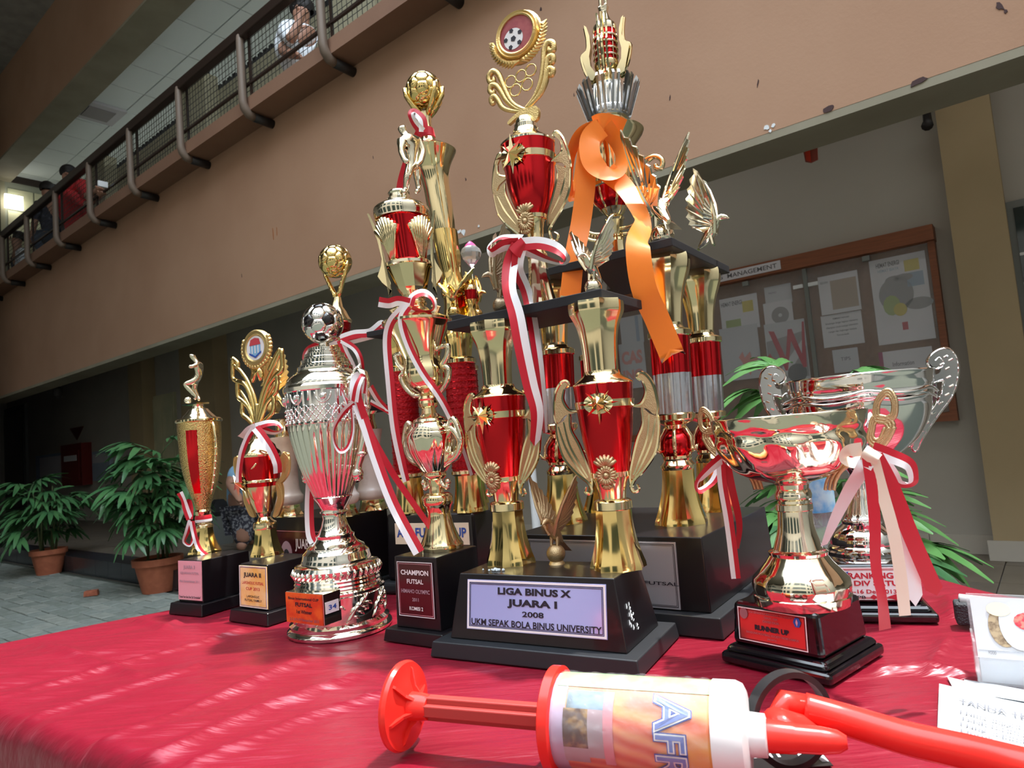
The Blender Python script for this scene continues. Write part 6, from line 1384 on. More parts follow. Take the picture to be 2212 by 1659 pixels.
r_, f_ = sheet('white receipt form TANDA TERIMA on top of the loose papers', [(2024, 1607), (2029, 1479), (2212, 1521)], TZ+.006, [('TANDA TERIMA PENDAFTARAN', .07, .70, .06, .62, 'paper_ink'), ('Nama anggota', .07, .53, .035, .2, 'paper_ink'), ('Telah terima dari', .07, .43, .035, .26, 'paper_ink'), ('Uang sejumlah', .07, .33, .035, .22, 'paper_ink'), ('Untuk', .07, .23, .035, .1, 'paper_ink'), ('Jakarta', .40, .23, .035, .14, 'paper_ink')])
f_.poly('stamp_block', [(.34, .10), (.95, .10), (.95, .42), (.34, .42)], 'paper_grey', r_, .0016)
# clear card holder with leaflets
mat('acrylic', (.9, .95, 1), .03, alpha=.22, spec=.7); mat('food_dark', (.20, .14, .09), .5, noise=(220, (.45, .35, .22), .4, .6)); mat('food_red', (.75, .05, .08), .4, noise=(300, (.85, .25, .2), .45, .6)); mat('food_cream', (.92, .82, .55), .5); mat('fruit_yellow', (.85, .75, .30), .5); mat('card_edge', (.62, .66, .72), .6, noise=(500, (.40, .44, .50), .4, .6, (1, 1, 30)))
def holder():
    o = onz(2116, 1482, TZ+.001); u = two(onz(2212, 1494, TZ)-o)*.095; v = back(two(u)); up = V((0, 0, 1))
    root = thing('card_holder', 'clear acrylic holder filled with leaflets showing a strawberry photo', 'card holder', o+u*.5+v*.02)
    b = MB(); b.box(o+u*.5+v*.022+up*.0012, u*.5, v*.022, up*.0012); b.box(o+u*.5+v*.001+up*.013, u*.5, v*.001, up*.012); b.box(o+u*.5+v*.040+up*.036, u*.5, v*.001, up*.034); b.box(o+u*.002+v*.02+up*.02, u*.01, v*.02, up*.018)
    b.done('holder', 'acrylic', root)
    for i in range(7):
        MB().hexa([o+u*.03+v*(.004+.004*i)+up*(.0028), o+u*.97+v*(.004+.004*i)+up*.0028, o+u*.97+v*(.0068+.004*i)+up*.0028, o+u*.03+v*(.0068+.004*i)+up*.0028, o+u*.03+v*(.006+.004*i)+up*(.030+.0055*i), o+u*.97+v*(.006+.004*i)+up*(.030+.0055*i), o+u*.97+v*(.009+.004*i)+up*(.030+.0055*i), o+u*.03+v*(.009+.004*i)+up*(.030+.0055*i)]).done('leaflet', 'card_edge' if i < 1 else 'paper_white', root)
    f = Face(o+u*.02+v*.0045+up*.0235, u*.96, v*.018+up*.048)
    f.slab('front_leaflet', 'paper_white', root, .0006)
    f.blob('food_print', 'food_dark', root, .24, .52, .011, .017, .0010, 24); f.blob('plate_print', 'paper_white', root, .36, .56, .014, .021, .0012, 24); f.blob('bun_print', 'food_cream', root, .22, .80, .009, .006, .0013, 18)
    f.blob('strawberry_print', 'food_red', root, .44, .62, .0105, .0075, .0014, 14); f.blob('fruit_print', 'fruit_yellow', root, .70, .55, .014, .017, .0013, 18); f.text('FOOD', 'paper_ink', root, .12, .06, .05, .0012, 0, .06)
holder()
mat('strap_grey', (.035, .038, .045), .7, bump=('voro', 500, .6, .002))
def strap():
    o = onz(2068, 1352, TZ+.004); u = two(onz(2108, 1362, TZ)-o); v = back(u); up = V((0, 0, 1))
    root = thing('eraser_pad', 'grey woven pad with white roll on top, behind the card holder', 'pad', o+u*.012+V((0, 0, -.004)))
    MB().box(o+u*.013+v*.012+up*.012, u*.013, v*.012, up*.012).done('pad', 'strap_grey', root, bevel=.003, seg=3)
    MB().tube([o+u*.006+v*.012+up*.026, o+u*.06+v*.016+up*.020], .006, 16).done('paper_roll', 'paper_white', root, smooth=True)
strap()
# water bottle behind the bowls
mat('pet', (.85, .93, 1), .05, alpha=.22, spec=.7); mat('label_blue', (.08, .42, .85), .4, noise=(30, (.55, .80, .95), .4, .6)); mat('cap_blue', (.05, .25, .7), .4)
def bottle():
    p = onz(1772, 1222, TZ); p.z = TZ+.0012; root = thing('water_bottle', 'clear plastic water bottle with blue and white label behind the gold bowl', 'bottle', p); R = .033
    at_ = lambda z: p+V((0, 0, z))
    MB().lathe([(at_(0), R*.8), (at_(.006), R), (at_(.035), R), (at_(.038), R*.95), (at_(.042), R), (at_(.075), R), (at_(.078), R*.96), (at_(.082), R), (at_(.15), R), (at_(.175), R*.75), (at_(.19), R*.42), (at_(.20), R*.40)], 32).done('bottle', 'pet', root, smooth=True, angle=50)
    MB().lathe([(at_(.088), R*1.012), (at_(.145), R*1.012)], 32, cap0=False, cap1=False).done('label', 'label_blue', root, smooth=True)
    vs_ = []
    for z in (.092, .118):
        for i in range(7):
            a = -1.9-.7+i*.1; vs_.append(at_(z)+V((math.cos(a), math.sin(a), 0))*R*1.02)
    mk('barcode', vs_, [(i, i+1, 8+i, 7+i) for i in range(6)], 'paper_white', root)
    MB().lathe([(at_(.196), R*.46), (at_(.212), R*.46)], 24).done('cap', 'cap_blue', root, smooth=True, angle=40)
bottle()
# ================================================================== plants
mat('leaf_green', (.045, .14, .055), .32, spec=.5, noise=(9, (.075, .20, .07), .35, .65)); mat('leaf_light', (.10, .27, .07), .32, noise=(9, (.15, .34, .10), .35, .65)); mat('cane', (.10, .12, .05), .7); mat('terracotta', (.42, .13, .065), .7, noise=(20, (.34, .10, .05), .35, .65)); mat('soil', (.03, .02, .015), .95)
def leaf_mesh(seed, n, length, width, mt):
    rd = random.Random(seed); b = MB()
    b.tube([V((0, 0, 0)), V((0, .10, .05)), V((0, .20, .07))], .003, 5)
    for k in range(n):
        a = (k-(n-1)/2)*(2.5/n)+rd.uniform(-.08, .08); d = V((math.sin(a), math.cos(a), 0)); s = V((math.cos(a), -math.sin(a), 0)); o = V((0, .20, .07)); ln = length*rd.uniform(.8, 1.1); dr = rd.uniform(.6, 1.3); vs_ = []
        for i in range(6):
            t = i/5; w = width*(.35+1.0*math.sin(math.pi*min(1, .12+.80*t)))*(1 if i < 5 else .45); c = o+d*(ln*t)+V((0, 0, .03*t-dr*ln*t*t*.8))
            vs_ += [c-s*w/2+V((0, 0, .004)), c, c+s*w/2+V((0, 0, .004))]
        b.add(vs_, [(i*3+j, i*3+j+1, i*3+j+4, i*3+j+3) for i in range(5) for j in range(2)])
    me = bpy.data.meshes.new('leaf'); me.from_pydata([tuple(v) for v in b.v], [], b.f); me.materials.append(MATS[mt]); me.polygons.foreach_set('use_smooth', [True]*len(me.polygons)); return me
LV = {'d': [leaf_mesh(i, 6+i % 3, .21, .034, 'leaf_green') for i in range(4)], 'l': [leaf_mesh(10+i, 6+i % 3, .20, .034, 'leaf_light') for i in range(3)]}
def palm(label, P, potr, poth, height, spread, nleaf, seed, kinds='d', scale=1, base=.25):
    rd = random.Random(seed); P = V(P); root = thing('potted_palm', label, 'plant', P)
    at_ = lambda z: P+V((0, 0, z))
    rb = lambda a, t: 1+(.012 if math.cos(30*a) > 0 else 0)*(1 if .1 < t < .75 else 0)
    MB().lathe([(at_(0), potr*.66), (at_(poth*.1), potr*.70), (at_(poth*.8), potr*.92), (at_(poth*.805), potr*1.02), (at_(poth), potr*1.04), (at_(poth), potr*.94), (at_(poth*.9), potr*.92)], 60, rb, cap1=False).done('pot', 'terracotta', root, smooth=True, angle=30)
    MB().lathe([(at_(poth*.88), potr*.93), (at_(poth*.9), potr*.93)], 24).done('soil', 'soil', root)
    canes = []
    for k in range(7):
        a = rd.uniform(0, 6.28); h = height*rd.uniform(.55, 1); t = P+V((math.cos(a), math.sin(a), 0))*spread*rd.uniform(.1, .5)+V((0, 0, h)); s = P+V((math.cos(a), math.sin(a), 0))*potr*.4+V((0, 0, poth*.85)); canes.append((s, t))
        MB().tube([s, s.lerp(t, .5)+V((0, 0, .02)), t], [.011, .009, .006], 6).done('stem', 'cane', root, smooth=True)
    for k in range(nleaf):
        s, t = canes[k % 7]; f = rd.uniform(base, 1.0); p = s.lerp(t, f); a = rd.uniform(0, 6.28)
        o = bpy.data.objects.new('leaf', rd.choice(LV[rd.choice(kinds)])); col.objects.link(o); o.parent = root; o.location = p-P
        q = scale*(.75+.5*rd.random())*(1.1 if f > .4 else .9); o.scale = (q, q, q); o.rotation_euler = (rd.uniform(-.25, .55)+.3*(f-.5), rd.uniform(-.3, .3), a)
    return root
palm('bushy dark green palm in terracotta pot, nearer of the two by the step', onz(362, 1262, 0)-NV*.20+V((.20, -.12, 0)), .18, .27, 1.10, .30, 95, 3, 'd', .82)
palm('smaller palm in terracotta pot at far left by the step', onz(130, 1229, 0)-NV*.20+V((.20, -.12, 0)), .16, .25, .92, .28, 60, 5, 'd', .82)
palm('bright green leafy palm standing behind the silver cup', W(.30+bz(1790, 1000, 2.05)[0]*0+bz(1780, 1000, 2.0)[0]-.30, 2.0, 0), .17, .28, 1.07, .20, 62, 8, 'dll', .56, base=.35)
# loose brick on the paving
def brick():
    p = onz(198, 1287, 0); rz = .3; u = V((math.cos(rz), math.sin(rz), 0)); mat('brick_red', (.42, .13, .07), .85, noise=(40, (.30, .09, .05), .4, .6), bump=('noise', 60, .5, .006))
    o = MB().hexa([p+u*x*.052+back(u)*y*.032+V((0, 0, z)) for z, k in ((.001, 1), (.045, .92)) for x, y in ((-k, -k), (k, -.9*k), (.95*k, k), (-.92*k, .95*k))]).done('brick', 'brick_red', bevel=.005)
    tag(o, 'broken red brick lying alone on the paving', 'brick')
brick()
# ================================================================== notice board
mat('wood_frame', (.26, .085, .035), .5, noise=(6, (.19, .06, .025), .3, .7, (1, 1, 20))); mat('cork', (.24, .13, .08), .9, noise=(60, (.19, .10, .06), .3, .7)); mat('pane', (.55, .62, .66), .03, alpha=.10, spec=.9)
mat('poster', (.62, .60, .64), .7); mat('poster_b', (.52, .51, .55), .7); mat('poster_tan', (.38, .29, .23), .7); mat('p_yellow', (.55, .45, .10), .7); mat('p_green', (.34, .40, .16), .7); mat('p_blue', (.30, .36, .46), .7); mat('p_grey', (.30, .28, .29), .7); mat('p_red', (.42, .05, .07), .7); mat('p_magenta', (.30, .04, .10), .7); mat('p_ink', (.12, .11, .12), .7); mat('p_pink', (.62, .28, .26), .7)
CN = CWALL-.05
bR, zTop = bz(2012, 520, CN); bL = bz(1330, 700, CN)[0]; zBot = bz(2050, 890, CN)[1]
nb_ = thing('notice_board', 'wooden glazed notice board with pinned posters on the veranda wall', 'notice board', W((bR+bL)/2, CWALL-.02, (zTop+zBot)/2))
MB().bcz(bR, bL, CWALL-.03, CWALL-.002, zBot, zTop).done('cork_panel', 'cork', nb_)
MB().bcz(bR-.02, bL+.1, CWALL-.10, CWALL-.002, zTop-.005, zTop+.085).done('header_beam', 'wood_frame', nb_, bevel=.004)
MB().bcz(bR-.015, bR+.02, CWALL-.07, CWALL-.002, zBot, zTop-.005).done('frame_stile', 'wood_frame', nb_); MB().bcz(bL, bL+.04, CWALL-.07, CWALL-.002, zBot, zTop-.005).done('frame_stile', 'wood_frame', nb_); MB().bcz(bR-.015, bL+.04, CWALL-.07, CWALL-.002, zBot-.05, zBot).done('frame_sill', 'wood_frame', nb_)
bm_ = bz(1752, 700, CN)[0]
for i, (x0, x1) in enumerate(((bR+.02, bm_), (bm_, bL))):
    MB().bcz(x0, x1, CWALL-.066+i*.006, CWALL-.063+i*.006, zBot+.002, zTop-.008).done('glass_pane', 'pane', nb_)
MB().bcz(bm_-.012, bm_+.012, CWALL-.070, CWALL-.054, zBot, zTop-.01).done('pane_edge', 'frame_metal', nb_)
for s_ in (-1, 1): MB().bcz(bm_+s_*.045-.03, bm_+s_*.045+.03, CWALL-.080, CWALL-.068, zTop-.13, zTop-.105).done('finger_pull', 'plaster_white', nb_, bevel=.004)
for x_ in (1875, 1610): q = bz(x_, 575, CN)[0]; MB().bcz(q-.02, q+.02, CWALL-.09, CWALL-.068, zTop-.045, zTop-.015).done('clip', 'frame_metal', nb_)
sgf = Face(W(bz(1688, 590, CN-.055)[0]+.62, CWALL-.102, zTop+.012), -BV*.62, V((0, 0, .058)))
sg_ = thing('sign_strip', 'white strip sign reading BUILDING MANAGEMENT on the board header', 'sign', sgf.p(.5, .5)); sgf.slab('strip', 'poster', sg_, .002); sgf.text('BUILDING  MANAGEMENT', 'p_ink', sg_, .5, .25, .5, .0028, .01, .92)
PK = [0]
def poster(label, x0, y0, x1, y1, mt='poster', cat='poster', tilt=0):
    b0_, z0_ = bz(x0, y0, CN+.012); b1_, z1_ = bz(x1, y1, CN+.012)
    PK[0] += 1; f = Face(W(b0_, CWALL-.033-.0014*(PK[0] % 7), z1_), -BV*(b0_-b1_)+V((0, 0, tilt)), V((0, 0, z0_-z1_)))
    root = thing('poster', label, cat, f.p(.5, .5)); f.slab('sheet', mt, root, .001); return root, f
r_, f_ = poster('poster headed HEMAT ENERGI with yellow corner beside the canopy edge', 1553, 648, 1642, 706); f_.text('HEMAT ENERGI', 'p_ink', r_, .32, .76, .12, .0014, .02, .56); f_.slab('yellow_patch', 'p_yellow', r_, .001, .60, .50, .88, .82, .0004); f_.slab('green_patch', 'p_green', r_, .001, .12, .08, .52, .34, .0004)
r_, f_ = poster('plain memo sheet pinned above the disc sheet', 1650, 622, 1712, 652, 'poster_b'); f_.text('MEMO', 'p_ink', r_, .3, .6, .1, .0014)
r_, f_ = poster('sheet printed with a grey compact disc', 1648, 657, 1716, 702); f_.blob('disc_print', 'p_grey', r_, .56, .46, .055, .055, .0016, 28); f_.blob('disc_hole', 'poster', r_, .56, .46, .012, .012, .002, 14)
r_, f_ = poster('white banner with pink splash mirrored in the board glass, set as a sheet', 1553, 712, 1648, 815, 'poster_b')  # reflection in the glass, drawn as a printed sheet
f_.poly('splash_print', [(.45, .42), (.56, .52), (.60, .40), (.75, .50), (.78, .36), (.96, .40), (.88, .28), (.95, .12), (.78, .2), (.70, .06), (.62, .2), (.48, .16), (.54, .3)], 'p_pink', r_, .0014)
r_, f_ = poster('banner with a big red letter W mirrored in the board glass, set as a sheet', 1650, 702, 1752, 818, 'poster_b'); f_.poly('dark_field', [(.02, .05), (.98, .05), (.98, .80), (.02, .70)], 'p_grey', r_, .0012)  # reflected banner, its image put on a sheet behind the glass
f_.poly('light_ray', [(.1, .05), (.4, .05), (.98, .55), (.98, .72)], 'poster_b', r_, .0015); f_.poly('letter_w', [(.10, .88), (.24, .86), (.46, .40), (.58, .86), (.68, .86), (.86, .42), (.94, .95), (.99, .95), (.94, .20), (.86, .20), (.63, .66), (.48, .18), (.42, .18)], 'p_red', r_, .0018)
f_.poly('red_cog', [(0, .45), (.08, .5), (.14, .42), (.2, .4), (.16, .3), (.2, .2), (.1, .18), (0, .1)], 'p_red', r_, .0018); f_.blob('dark_head', 'p_ink', r_, .70, .12, .06, .06, .0017, 16)
r_, f_ = poster('white notice with a tan square at the top of the board', 1766, 600, 1862, 668); f_.slab('tan_square', 'poster_tan', r_, .001, .30, .10, .95, .85, .0004); f_.text('PENGUMUMAN', 'p_ink', r_, .15, .80, .06, .0014, 0, .2)
r_, f_ = poster('typed white letter below the tan square notice', 1772, 684, 1868, 740)
for i, (tx, w) in enumerate((('PEMBERITAHUAN', .4), ('Sehubungan dengan kegiatan mahasiswa', .8), ('diharapkan untuk menjaga kebersihan', .78), ('ruangan dan lingkungan kampus', .7), ('Terima kasih', .3))): f_.text(tx, 'p_ink', r_, .5, .84-i*.13, .055, .0014, .01, w)
r_, f_ = poster('small lower notice half hidden by palm leaves', 1797, 757, 1858, 800, 'poster_b'); f_.text('TIPS', 'p_ink', r_, .5, .5, .15, .0014)
r_, f_ = poster('big energy saving poster with yellow bulb at right end of the board', 1876, 565, 2022, 730); f_.text('HEMAT ENERGI', 'p_ink', r_, .33, .90, .05, .0014, .02, .42); f_.text('HEMAT BIAYA', 'p_blue', r_, .33, .84, .035, .0014, .01, .38)
f_.slab('yellow_patch', 'p_yellow', r_, .001, .62, .80, .88, .93, .0004); f_.slab('blue_patch', 'p_blue', r_, .001, .64, .62, .93, .78, .0004); f_.blob('globe_print', 'p_grey', r_, .42, .56, .09, .10, .0014, 24); f_.blob('leaf_print', 'p_green', r_, .32, .44, .045, .06, .0018, 12); f_.blob('bulb_print', 'p_yellow', r_, .46, .38, .035, .038, .0022, 16); f_.blob('lamp_print', 'p_grey', r_, .80, .42, .07, .035, .0014, 16); f_.slab('red_mark', 'p_red', r_, .001, .46, .14, .56, .23, .0004); f_.blob('cloud_print', 'p_grey', r_, .42, .73, .05, .025, .0016, 12); f_.blob('cloud_print', 'p_grey', r_, .58, .74, .05, .022, .0016, 12)
r_, f_ = poster('magenta and white leaflet at lower right of the board', 1897, 762, 2030, 880); f_.slab('magenta_block', 'p_magenta', r_, .001, .02, .02, .98, .52, .0004); f_.slab('magenta_edge', 'p_magenta', r_, .001, 0, .5, .08, 1, .0004); f_.text('Information', 'p_ink', r_, .45, .74, .07, .0014, .01, .4); f_.text('rates  2013  apply', 'poster', r_, .5, .40, .07, .0020, 0, .6)
r_, f_ = poster('white sheet with blue strip between the red columns', 1338, 688, 1392, 738, 'poster_b'); f_.slab('blue_strip', 'p_blue', r_, .001, .68, .05, .82, .98, .0004)
r_, f_ = poster('white banner with faded red letters between the columns', 1335, 745, 1400, 835, 'poster_b'); f_.text('CAS', 'p_pink', r_, .5, .55, .26, .0014, .05, .8); f_.text('INO', 'p_pink', r_, .5, .2, .2, .0014, .05, .8)
# ================================================================== far left of the veranda
CW = CWALL-.004
def wallbox(name, x0, y0, x1, y1, th, mt, label=None, cat=None, parent=None, kind=None):
    b0_, z0_ = bz(x0, y0, CW); b1_, z1_ = bz(x1, y1, CW)
    o = MB().bcz(b1_, b0_, CWALL-th, CWALL-.001, z1_, z0_).done(name, mt, parent)
    if label: tag(o, label, cat)
    if kind: o['kind'] = kind
    return o, (b0_, b1_, z0_, z1_)
dr, e_ = wallbox('door_1', -30, 898, 66, 1168, .05, 'frame_metal', kind='structure')
MB().bcz(e_[1]+.15, e_[0]-.1, CWALL-.06, CWALL-.05, e_[3]+.15, e_[2]-.12).done('pane', 'glass_dark', dr)
mat('hydrant_red', (.16, .014, .012), .4); mat('sign_dark', (.14, .03, .025), .5)
hb, e_ = wallbox('fire_hose_box', 152, 962, 200, 1046, .16, 'hydrant_red', 'dark red fire hose cabinet on the wall at far left', 'cabinet')
MB().bcz(e_[1]+.12, e_[0]-.12, CWALL-.172, CWALL-.16, e_[3]+.1, e_[2]-.12).done('door_panel', 'hydrant_red', hb); MB().bcz(e_[1]+.2, e_[0]-.2, CWALL-.178, CWALL-.172, e_[2]-.3, e_[2]-.2).done('name_plate', 'plaster_white', hb)
b0_, z0_ = bz(152, 926, CW); b1_, z1_ = bz(182, 948, CW)
tr = MB().prism([W(b0_, CWALL-.01, z0_), W(b1_, CWALL-.01, z0_), W((b0_+b1_)/2, CWALL-.01, z1_)], NV, .012).done('warning_triangle', 'sign_dark'); tag(tr, 'small red downward triangle sign above the fire hose cabinet', 'sign')
bd, e_ = wallbox('display_board', 84, 985, 148, 1032, .06, 'p_blue', 'pale display board left of the fire hose cabinet', 'board'); MB().bcz(e_[1]+.05, e_[0]-.25, CWALL-.066, CWALL-.06, e_[3]+.05, e_[2]-.05).done('board_sheet', 'poster', bd)
bd, e_ = wallbox('display_board', 206, 976, 246, 1036, .06, 'p_blue', 'grey display board right of the fire hose cabinet', 'board'); MB().bcz(e_[1]+.05, e_[0]-.05, CWALL-.066, CWALL-.06, e_[3]+.3, e_[2]-.05).done('board_sheet', 'poster_b', bd)
wd2, e_ = wallbox('window_3', 312, 862, 392, 1130, .04, 'window_lit', kind='structure')
for k in range(3):
    w_ = (e_[0]-e_[1])/3; MB().bcz(e_[1]+k*w_+.03, e_[1]+(k+1)*w_-.03, CWALL-.05, CWALL-.04, e_[3]+.05, e_[2]-.05).done('pane', 'window_lit', wd2)
# window and lamp at the far right
wr, e_ = wallbox('window_4', 2172, 440, 2330, 1150, .03, 'frame_metal', kind='structure')
MB().bcz(e_[1]+.03, e_[0]-.03, CWALL-.036, CWALL-.03, e_[3]+.05, e_[2]-.04).done('pane', 'glass_dark', wr)
for k in range(4): MB().bcz(e_[1]+.03, e_[0]-.03, CWALL-.038, CWALL-.034, e_[2]-.30-k*.16, e_[2]-.285-k*.16).done('blind_slat', 'plaster_white', wr)
# hanging bits under the beam
mat('flag_pink', (.30, .07, .05), .7); mat('flag_red', (.50, .04, .015), .7)
q0 = onc(1748, 290, 3.3)
fl = thing('hanging_cloth', 'faded red cloth strip hanging below the big beam', 'cloth', q0)
pts = [onc(x, y, 3.3) for x, y in ((1728, 270), (1764, 270), (1767, 345), (1752, 352), (1740, 350), (1730, 300))]; MB().prism(pts, NV, .006).done('strip', 'flag_pink', fl)
pts = [onc(x, y, 3.29) for x, y in ((1738, 318), (1750, 325), (1752, 350), (1742, 346))]; MB().prism(pts, NV, .006).done('red_patch', 'flag_red', fl)
lp = thing('pendant_lamp', 'small black lamp hanging under the beam at far left', 'lamp', onc(125, 858, 3.3))
axl = onc(125, 846, 3.3); MB().lathe([(axl-V((0, 0, .09)), .03), (axl-V((0, 0, .06)), .06), (axl+V((0, 0, .04)), .06), (axl+V((0, 0, .08)), .02), (axl+V((0, 0, .35)), .012)], 16).done('housing', 'bracket_dark', lp, smooth=True, angle=40)
lp = thing('spot_lamp', 'tiny black spotlight fixed high on the right pilaster', 'lamp', onc(2004, 262, 4.3))
c_ = onc(2004, 262, 4.3); MB().tube([c_+V((0, 0, .05)), c_, c_-V((0, 0, .04))-NV*.05], [.02, .022, .03], 10).done('housing', 'bracket_dark', lp, smooth=True)
# thin white bollard behind the columns, bin beside the blue visitor
p = onc(1160, 1150, 2.75); p.z = FZ+.0005; zt_ = onc(1150, 1003, 2.75).z
bo = thing('bollard_post', 'thin white post with black cap seen between the columns', 'post', p); MB().lathe([(p, .022), (V((p.x, p.y, zt_-.02)), .022)], 16).done('tube', 'white_plastic', bo, smooth=True, angle=40); MB().lathe([(V((p.x, p.y, zt_-.021)), .024), (V((p.x, p.y, zt_+.05)), .020)], 16).done('cap', 'black_rubber', bo, smooth=True, angle=40)
# ceiling vent
cz_ = CZ+.006; p = onz(212, 240, cz_); p.z = cz_
ve = thing('ceiling_vent', 'square air vent in the white panelled ceiling', 'vent', p); MB().box(p-V((0, 0, .02)), BV*.26, NV*.26, V((0, 0, .018))).done('frame', 'poster_b', ve); MB().box(p-V((0, 0, .045)), BV*.16, NV*.16, V((0, 0, .006))).done('grille', 'p_grey', ve)
p = V(onz(12, 455, 5.0)); p = W(BE-.12, onz(12, 455, 5.0).dot(NV)*0+3.25, 1+(onc(10, 455, 3.25).z-1)*1.0); la = thing('light_panel', 'bright white light panel by the far corridor window', 'lamp', p); MB().box(p, BV*.02, NV*.12, V((0, 0, .11))).done('diffuser', 'lamp_panel', la)
# ================================================================== people
mat('skin_tone', (.42, .22, .15), .5); mat('hair_black', (.015, .012, .012), .55); mat('shirt_white', (.82, .86, .92), .8); mat('shirt_red', (.70, .03, .04), .8); mat('shirt_navy', (.03, .035, .06), .8, noise=(14, (.10, .11, .15), .55, .65)); mat('shirt_blue', (.28, .50, .72), .8); mat('jeans', (.05, .07, .11), .85); mat('cloth_pattern', (.05, .05, .07), .85, noise=(45, (.30, .31, .34), .52, .56)); mat('eye_dark', (.01, .01, .01), .3); mat('lip', (.35, .10, .09), .5); mat('phone_white', (.8, .82, .85), .3); mat('bag_white', (.75, .80, .85), .8, noise=(25, (.35, .40, .48), .45, .6))
def person(label, J, E_, shirt, trousers=None, mats=('shirt_white', 'jeans'), look=None, hair_len=.0, cat='person'):
    """J joints with radii; shirt/trousers: lists of joint chains that clothing covers"""
    low = min(J.values(), key=lambda q: q[0].z)[0]
    root = thing('person', label, cat, low)
    figure('body', root, J, E_, 'skin_tone', 'pel')
    def garment(name, keep, mt, k):
        JJ = {a: (J[a][0], tuple(x*k for x in J[a][1]) if isinstance(J[a][1], tuple) else J[a][1]*k) for a in keep}
        figure(name, root, JJ, [e for e in E_ if e[0] in keep and e[1] in keep], mt, 'pel' if 'pel' in keep else keep[0])
    garment('shirt', shirt, mats[0], 1.16)
    if trousers: garment('trousers', trousers, mats[1], 1.14)
    hd = J['head'][0]; r = J['head'][1]; r = r[0] if isinstance(r, tuple) else r; look = V(look or (0, -1, 0)).normalized(); sd_ = look.cross(V((0, 0, 1))).normalized(); up = sd_.cross(look)
    b = MB(); n = 16; m_ = 9; base = []
    for j in range(m_+1):
        for i in range(n):
            t = math.pi*.62*j/m_; a = 2*math.pi*i/n; d = up*math.cos(t)+(look*math.cos(a)+sd_*math.sin(a))*math.sin(t)
            f = 1.13 if not (d.dot(look) > .45 and d.dot(up) < .55) else .80
            base.append(hd+d*r*f-look*r*.10+up*r*.12)
    b.add(base, [(j*n+i, (j+1)*n+i, (j+1)*n+(i+1) % n, j*n+(i+1) % n) for j in range(m_) for i in range(n)]); b.done('hair', 'hair_black', root, smooth=True)
    for s in (-1, 1):
        MB().sphere(hd+look*r*.93+sd_*s*r*.36+up*r*.02, r*.10, 8, 6).done('eye', 'eye_dark', root, smooth=True); MB().sphere(hd+sd_*s*r*.98-look*r*.05-up*r*.02, r*.20, 8, 6, sc_=(.6, .6, 1.2)).done('ear', 'skin_tone', root, smooth=True)
    MB().tube([hd+look*r*.95+up*r*.05, hd+look*r*1.18-up*r*.22, hd+look*r*.98-up*r*.28], [r*.08, r*.16, r*.08], 8).done('nose', 'skin_tone', root, smooth=True)
    MB().tube([hd+look*r*.92-up*r*.52+sd_*r*.25, hd+look*r*1.0-up*r*.53, hd+look*r*.92-up*r*.52-sd_*r*.25], [r*.03, r*.07, r*.03], 6).done('mouth', 'lip', root, smooth=True)
    return root
HUM = [('pel', 'belly'), ('belly', 'chest'), ('chest', 'neck'), ('neck', 'chin'), ('chin', 'head'), ('chest', 'sl'), ('sl', 'el'), ('el', 'wl'), ('wl', 'pl'), ('chest', 'sr'), ('sr', 'er'), ('er', 'wr'), ('wr', 'pr'), ('pel', 'hl'), ('hl', 'kl'), ('kl', 'al'), ('al', 'tl'), ('pel', 'hr'), ('hr', 'kr'), ('kr', 'ar'), ('ar', 'tr')]
for s in 'lr':
    for i in range(4): HUM.append(('p'+s, f'f{s}{i}'))
    HUM.append(('p'+s, f'th{s}'))
def hands(J, dirs, nrm, r=.0075):
    for s in 'lr':
        p = J['p'+s][0]; d = V(dirs[s]).normalized(); w = d.cross(V(nrm[s])).normalized()
        for i in range(4): J[f'f{s}{i}'] = (p+d*(.075-.008*abs(i-1.3))+w*(i-1.5)*.021, r)
        J[f'th{s}'] = (p+d*.035+w*.055, r*1.1)
    return J
def standing(px, c, floor, head_px, face, s=1, bend=0, arms=None, lean=V((0, 0, 0))):
    """a standing body under the head pixel; face heading vector, bend forward metres at the shoulders"""
    hd = onc(*head_px, c); f = two(face); rt = V((f.y, -f.x, 0)); up = V((0, 0, 1)); H = hd.z-floor
    base = V((hd.x, hd.y, floor))-f*bend; P = lambda a, b_, z: base+f*a+rt*b_+up*z
    k = H/1.60*s; sh = H*.855
    J = {'pel': (P(0, 0, H*.56), (.13*k, .10*k)), 'belly': (P(bend*.35, 0, H*.66), (.125*k, .095*k)), 'chest': (P(bend*.75, 0, H*.79), (.15*k, .105*k)), 'neck': (P(bend*.95, 0, H*.885), .052*k), 'chin': (P(bend+.02*k, 0, H*.945), .072*k), 'head': (hd, .096*k),
         'hl': (P(0, -.09*k, H*.52), .085*k), 'kl': (P(.02, -.10*k, H*.29), .06*k), 'al': (P(0, -.10*k, H*.055), .042*k), 'tl': (P(.14*k, -.11*k, .035), .036*k), 'hr': (P(0, .09*k, H*.52), .085*k), 'kr': (P(.02, .10*k, H*.29), .06*k), 'ar': (P(0, .10*k, H*.055), .042*k), 'tr': (P(.14*k, .11*k, .035), .036*k),
         'sl': (P(bend*.8, -.19*k, H*.835), .062*k), 'sr': (P(bend*.8, .19*k, H*.835), .062*k)}
    a = arms or {}
    for q, sg in (('l', -1), ('r', 1)):
        J['e'+q] = (a.get('e'+q, P(bend*.7, sg*.25*k, H*.66)), .046*k); J['w'+q] = (a.get('w'+q, P(bend*.7+.08, sg*.23*k, H*.51)), .033*k); w_, e_ = J['w'+q][0], J['e'+q][0]
        J['p'+q] = (w_+(w_-e_).normalized()*.06*k, (.040*k, .018*k))
    hands(J, {q: J['p'+q][0]-J['w'+q][0] for q in 'lr'}, {q: V((.3, .2, 1)) for q in 'lr'})
    return J, f
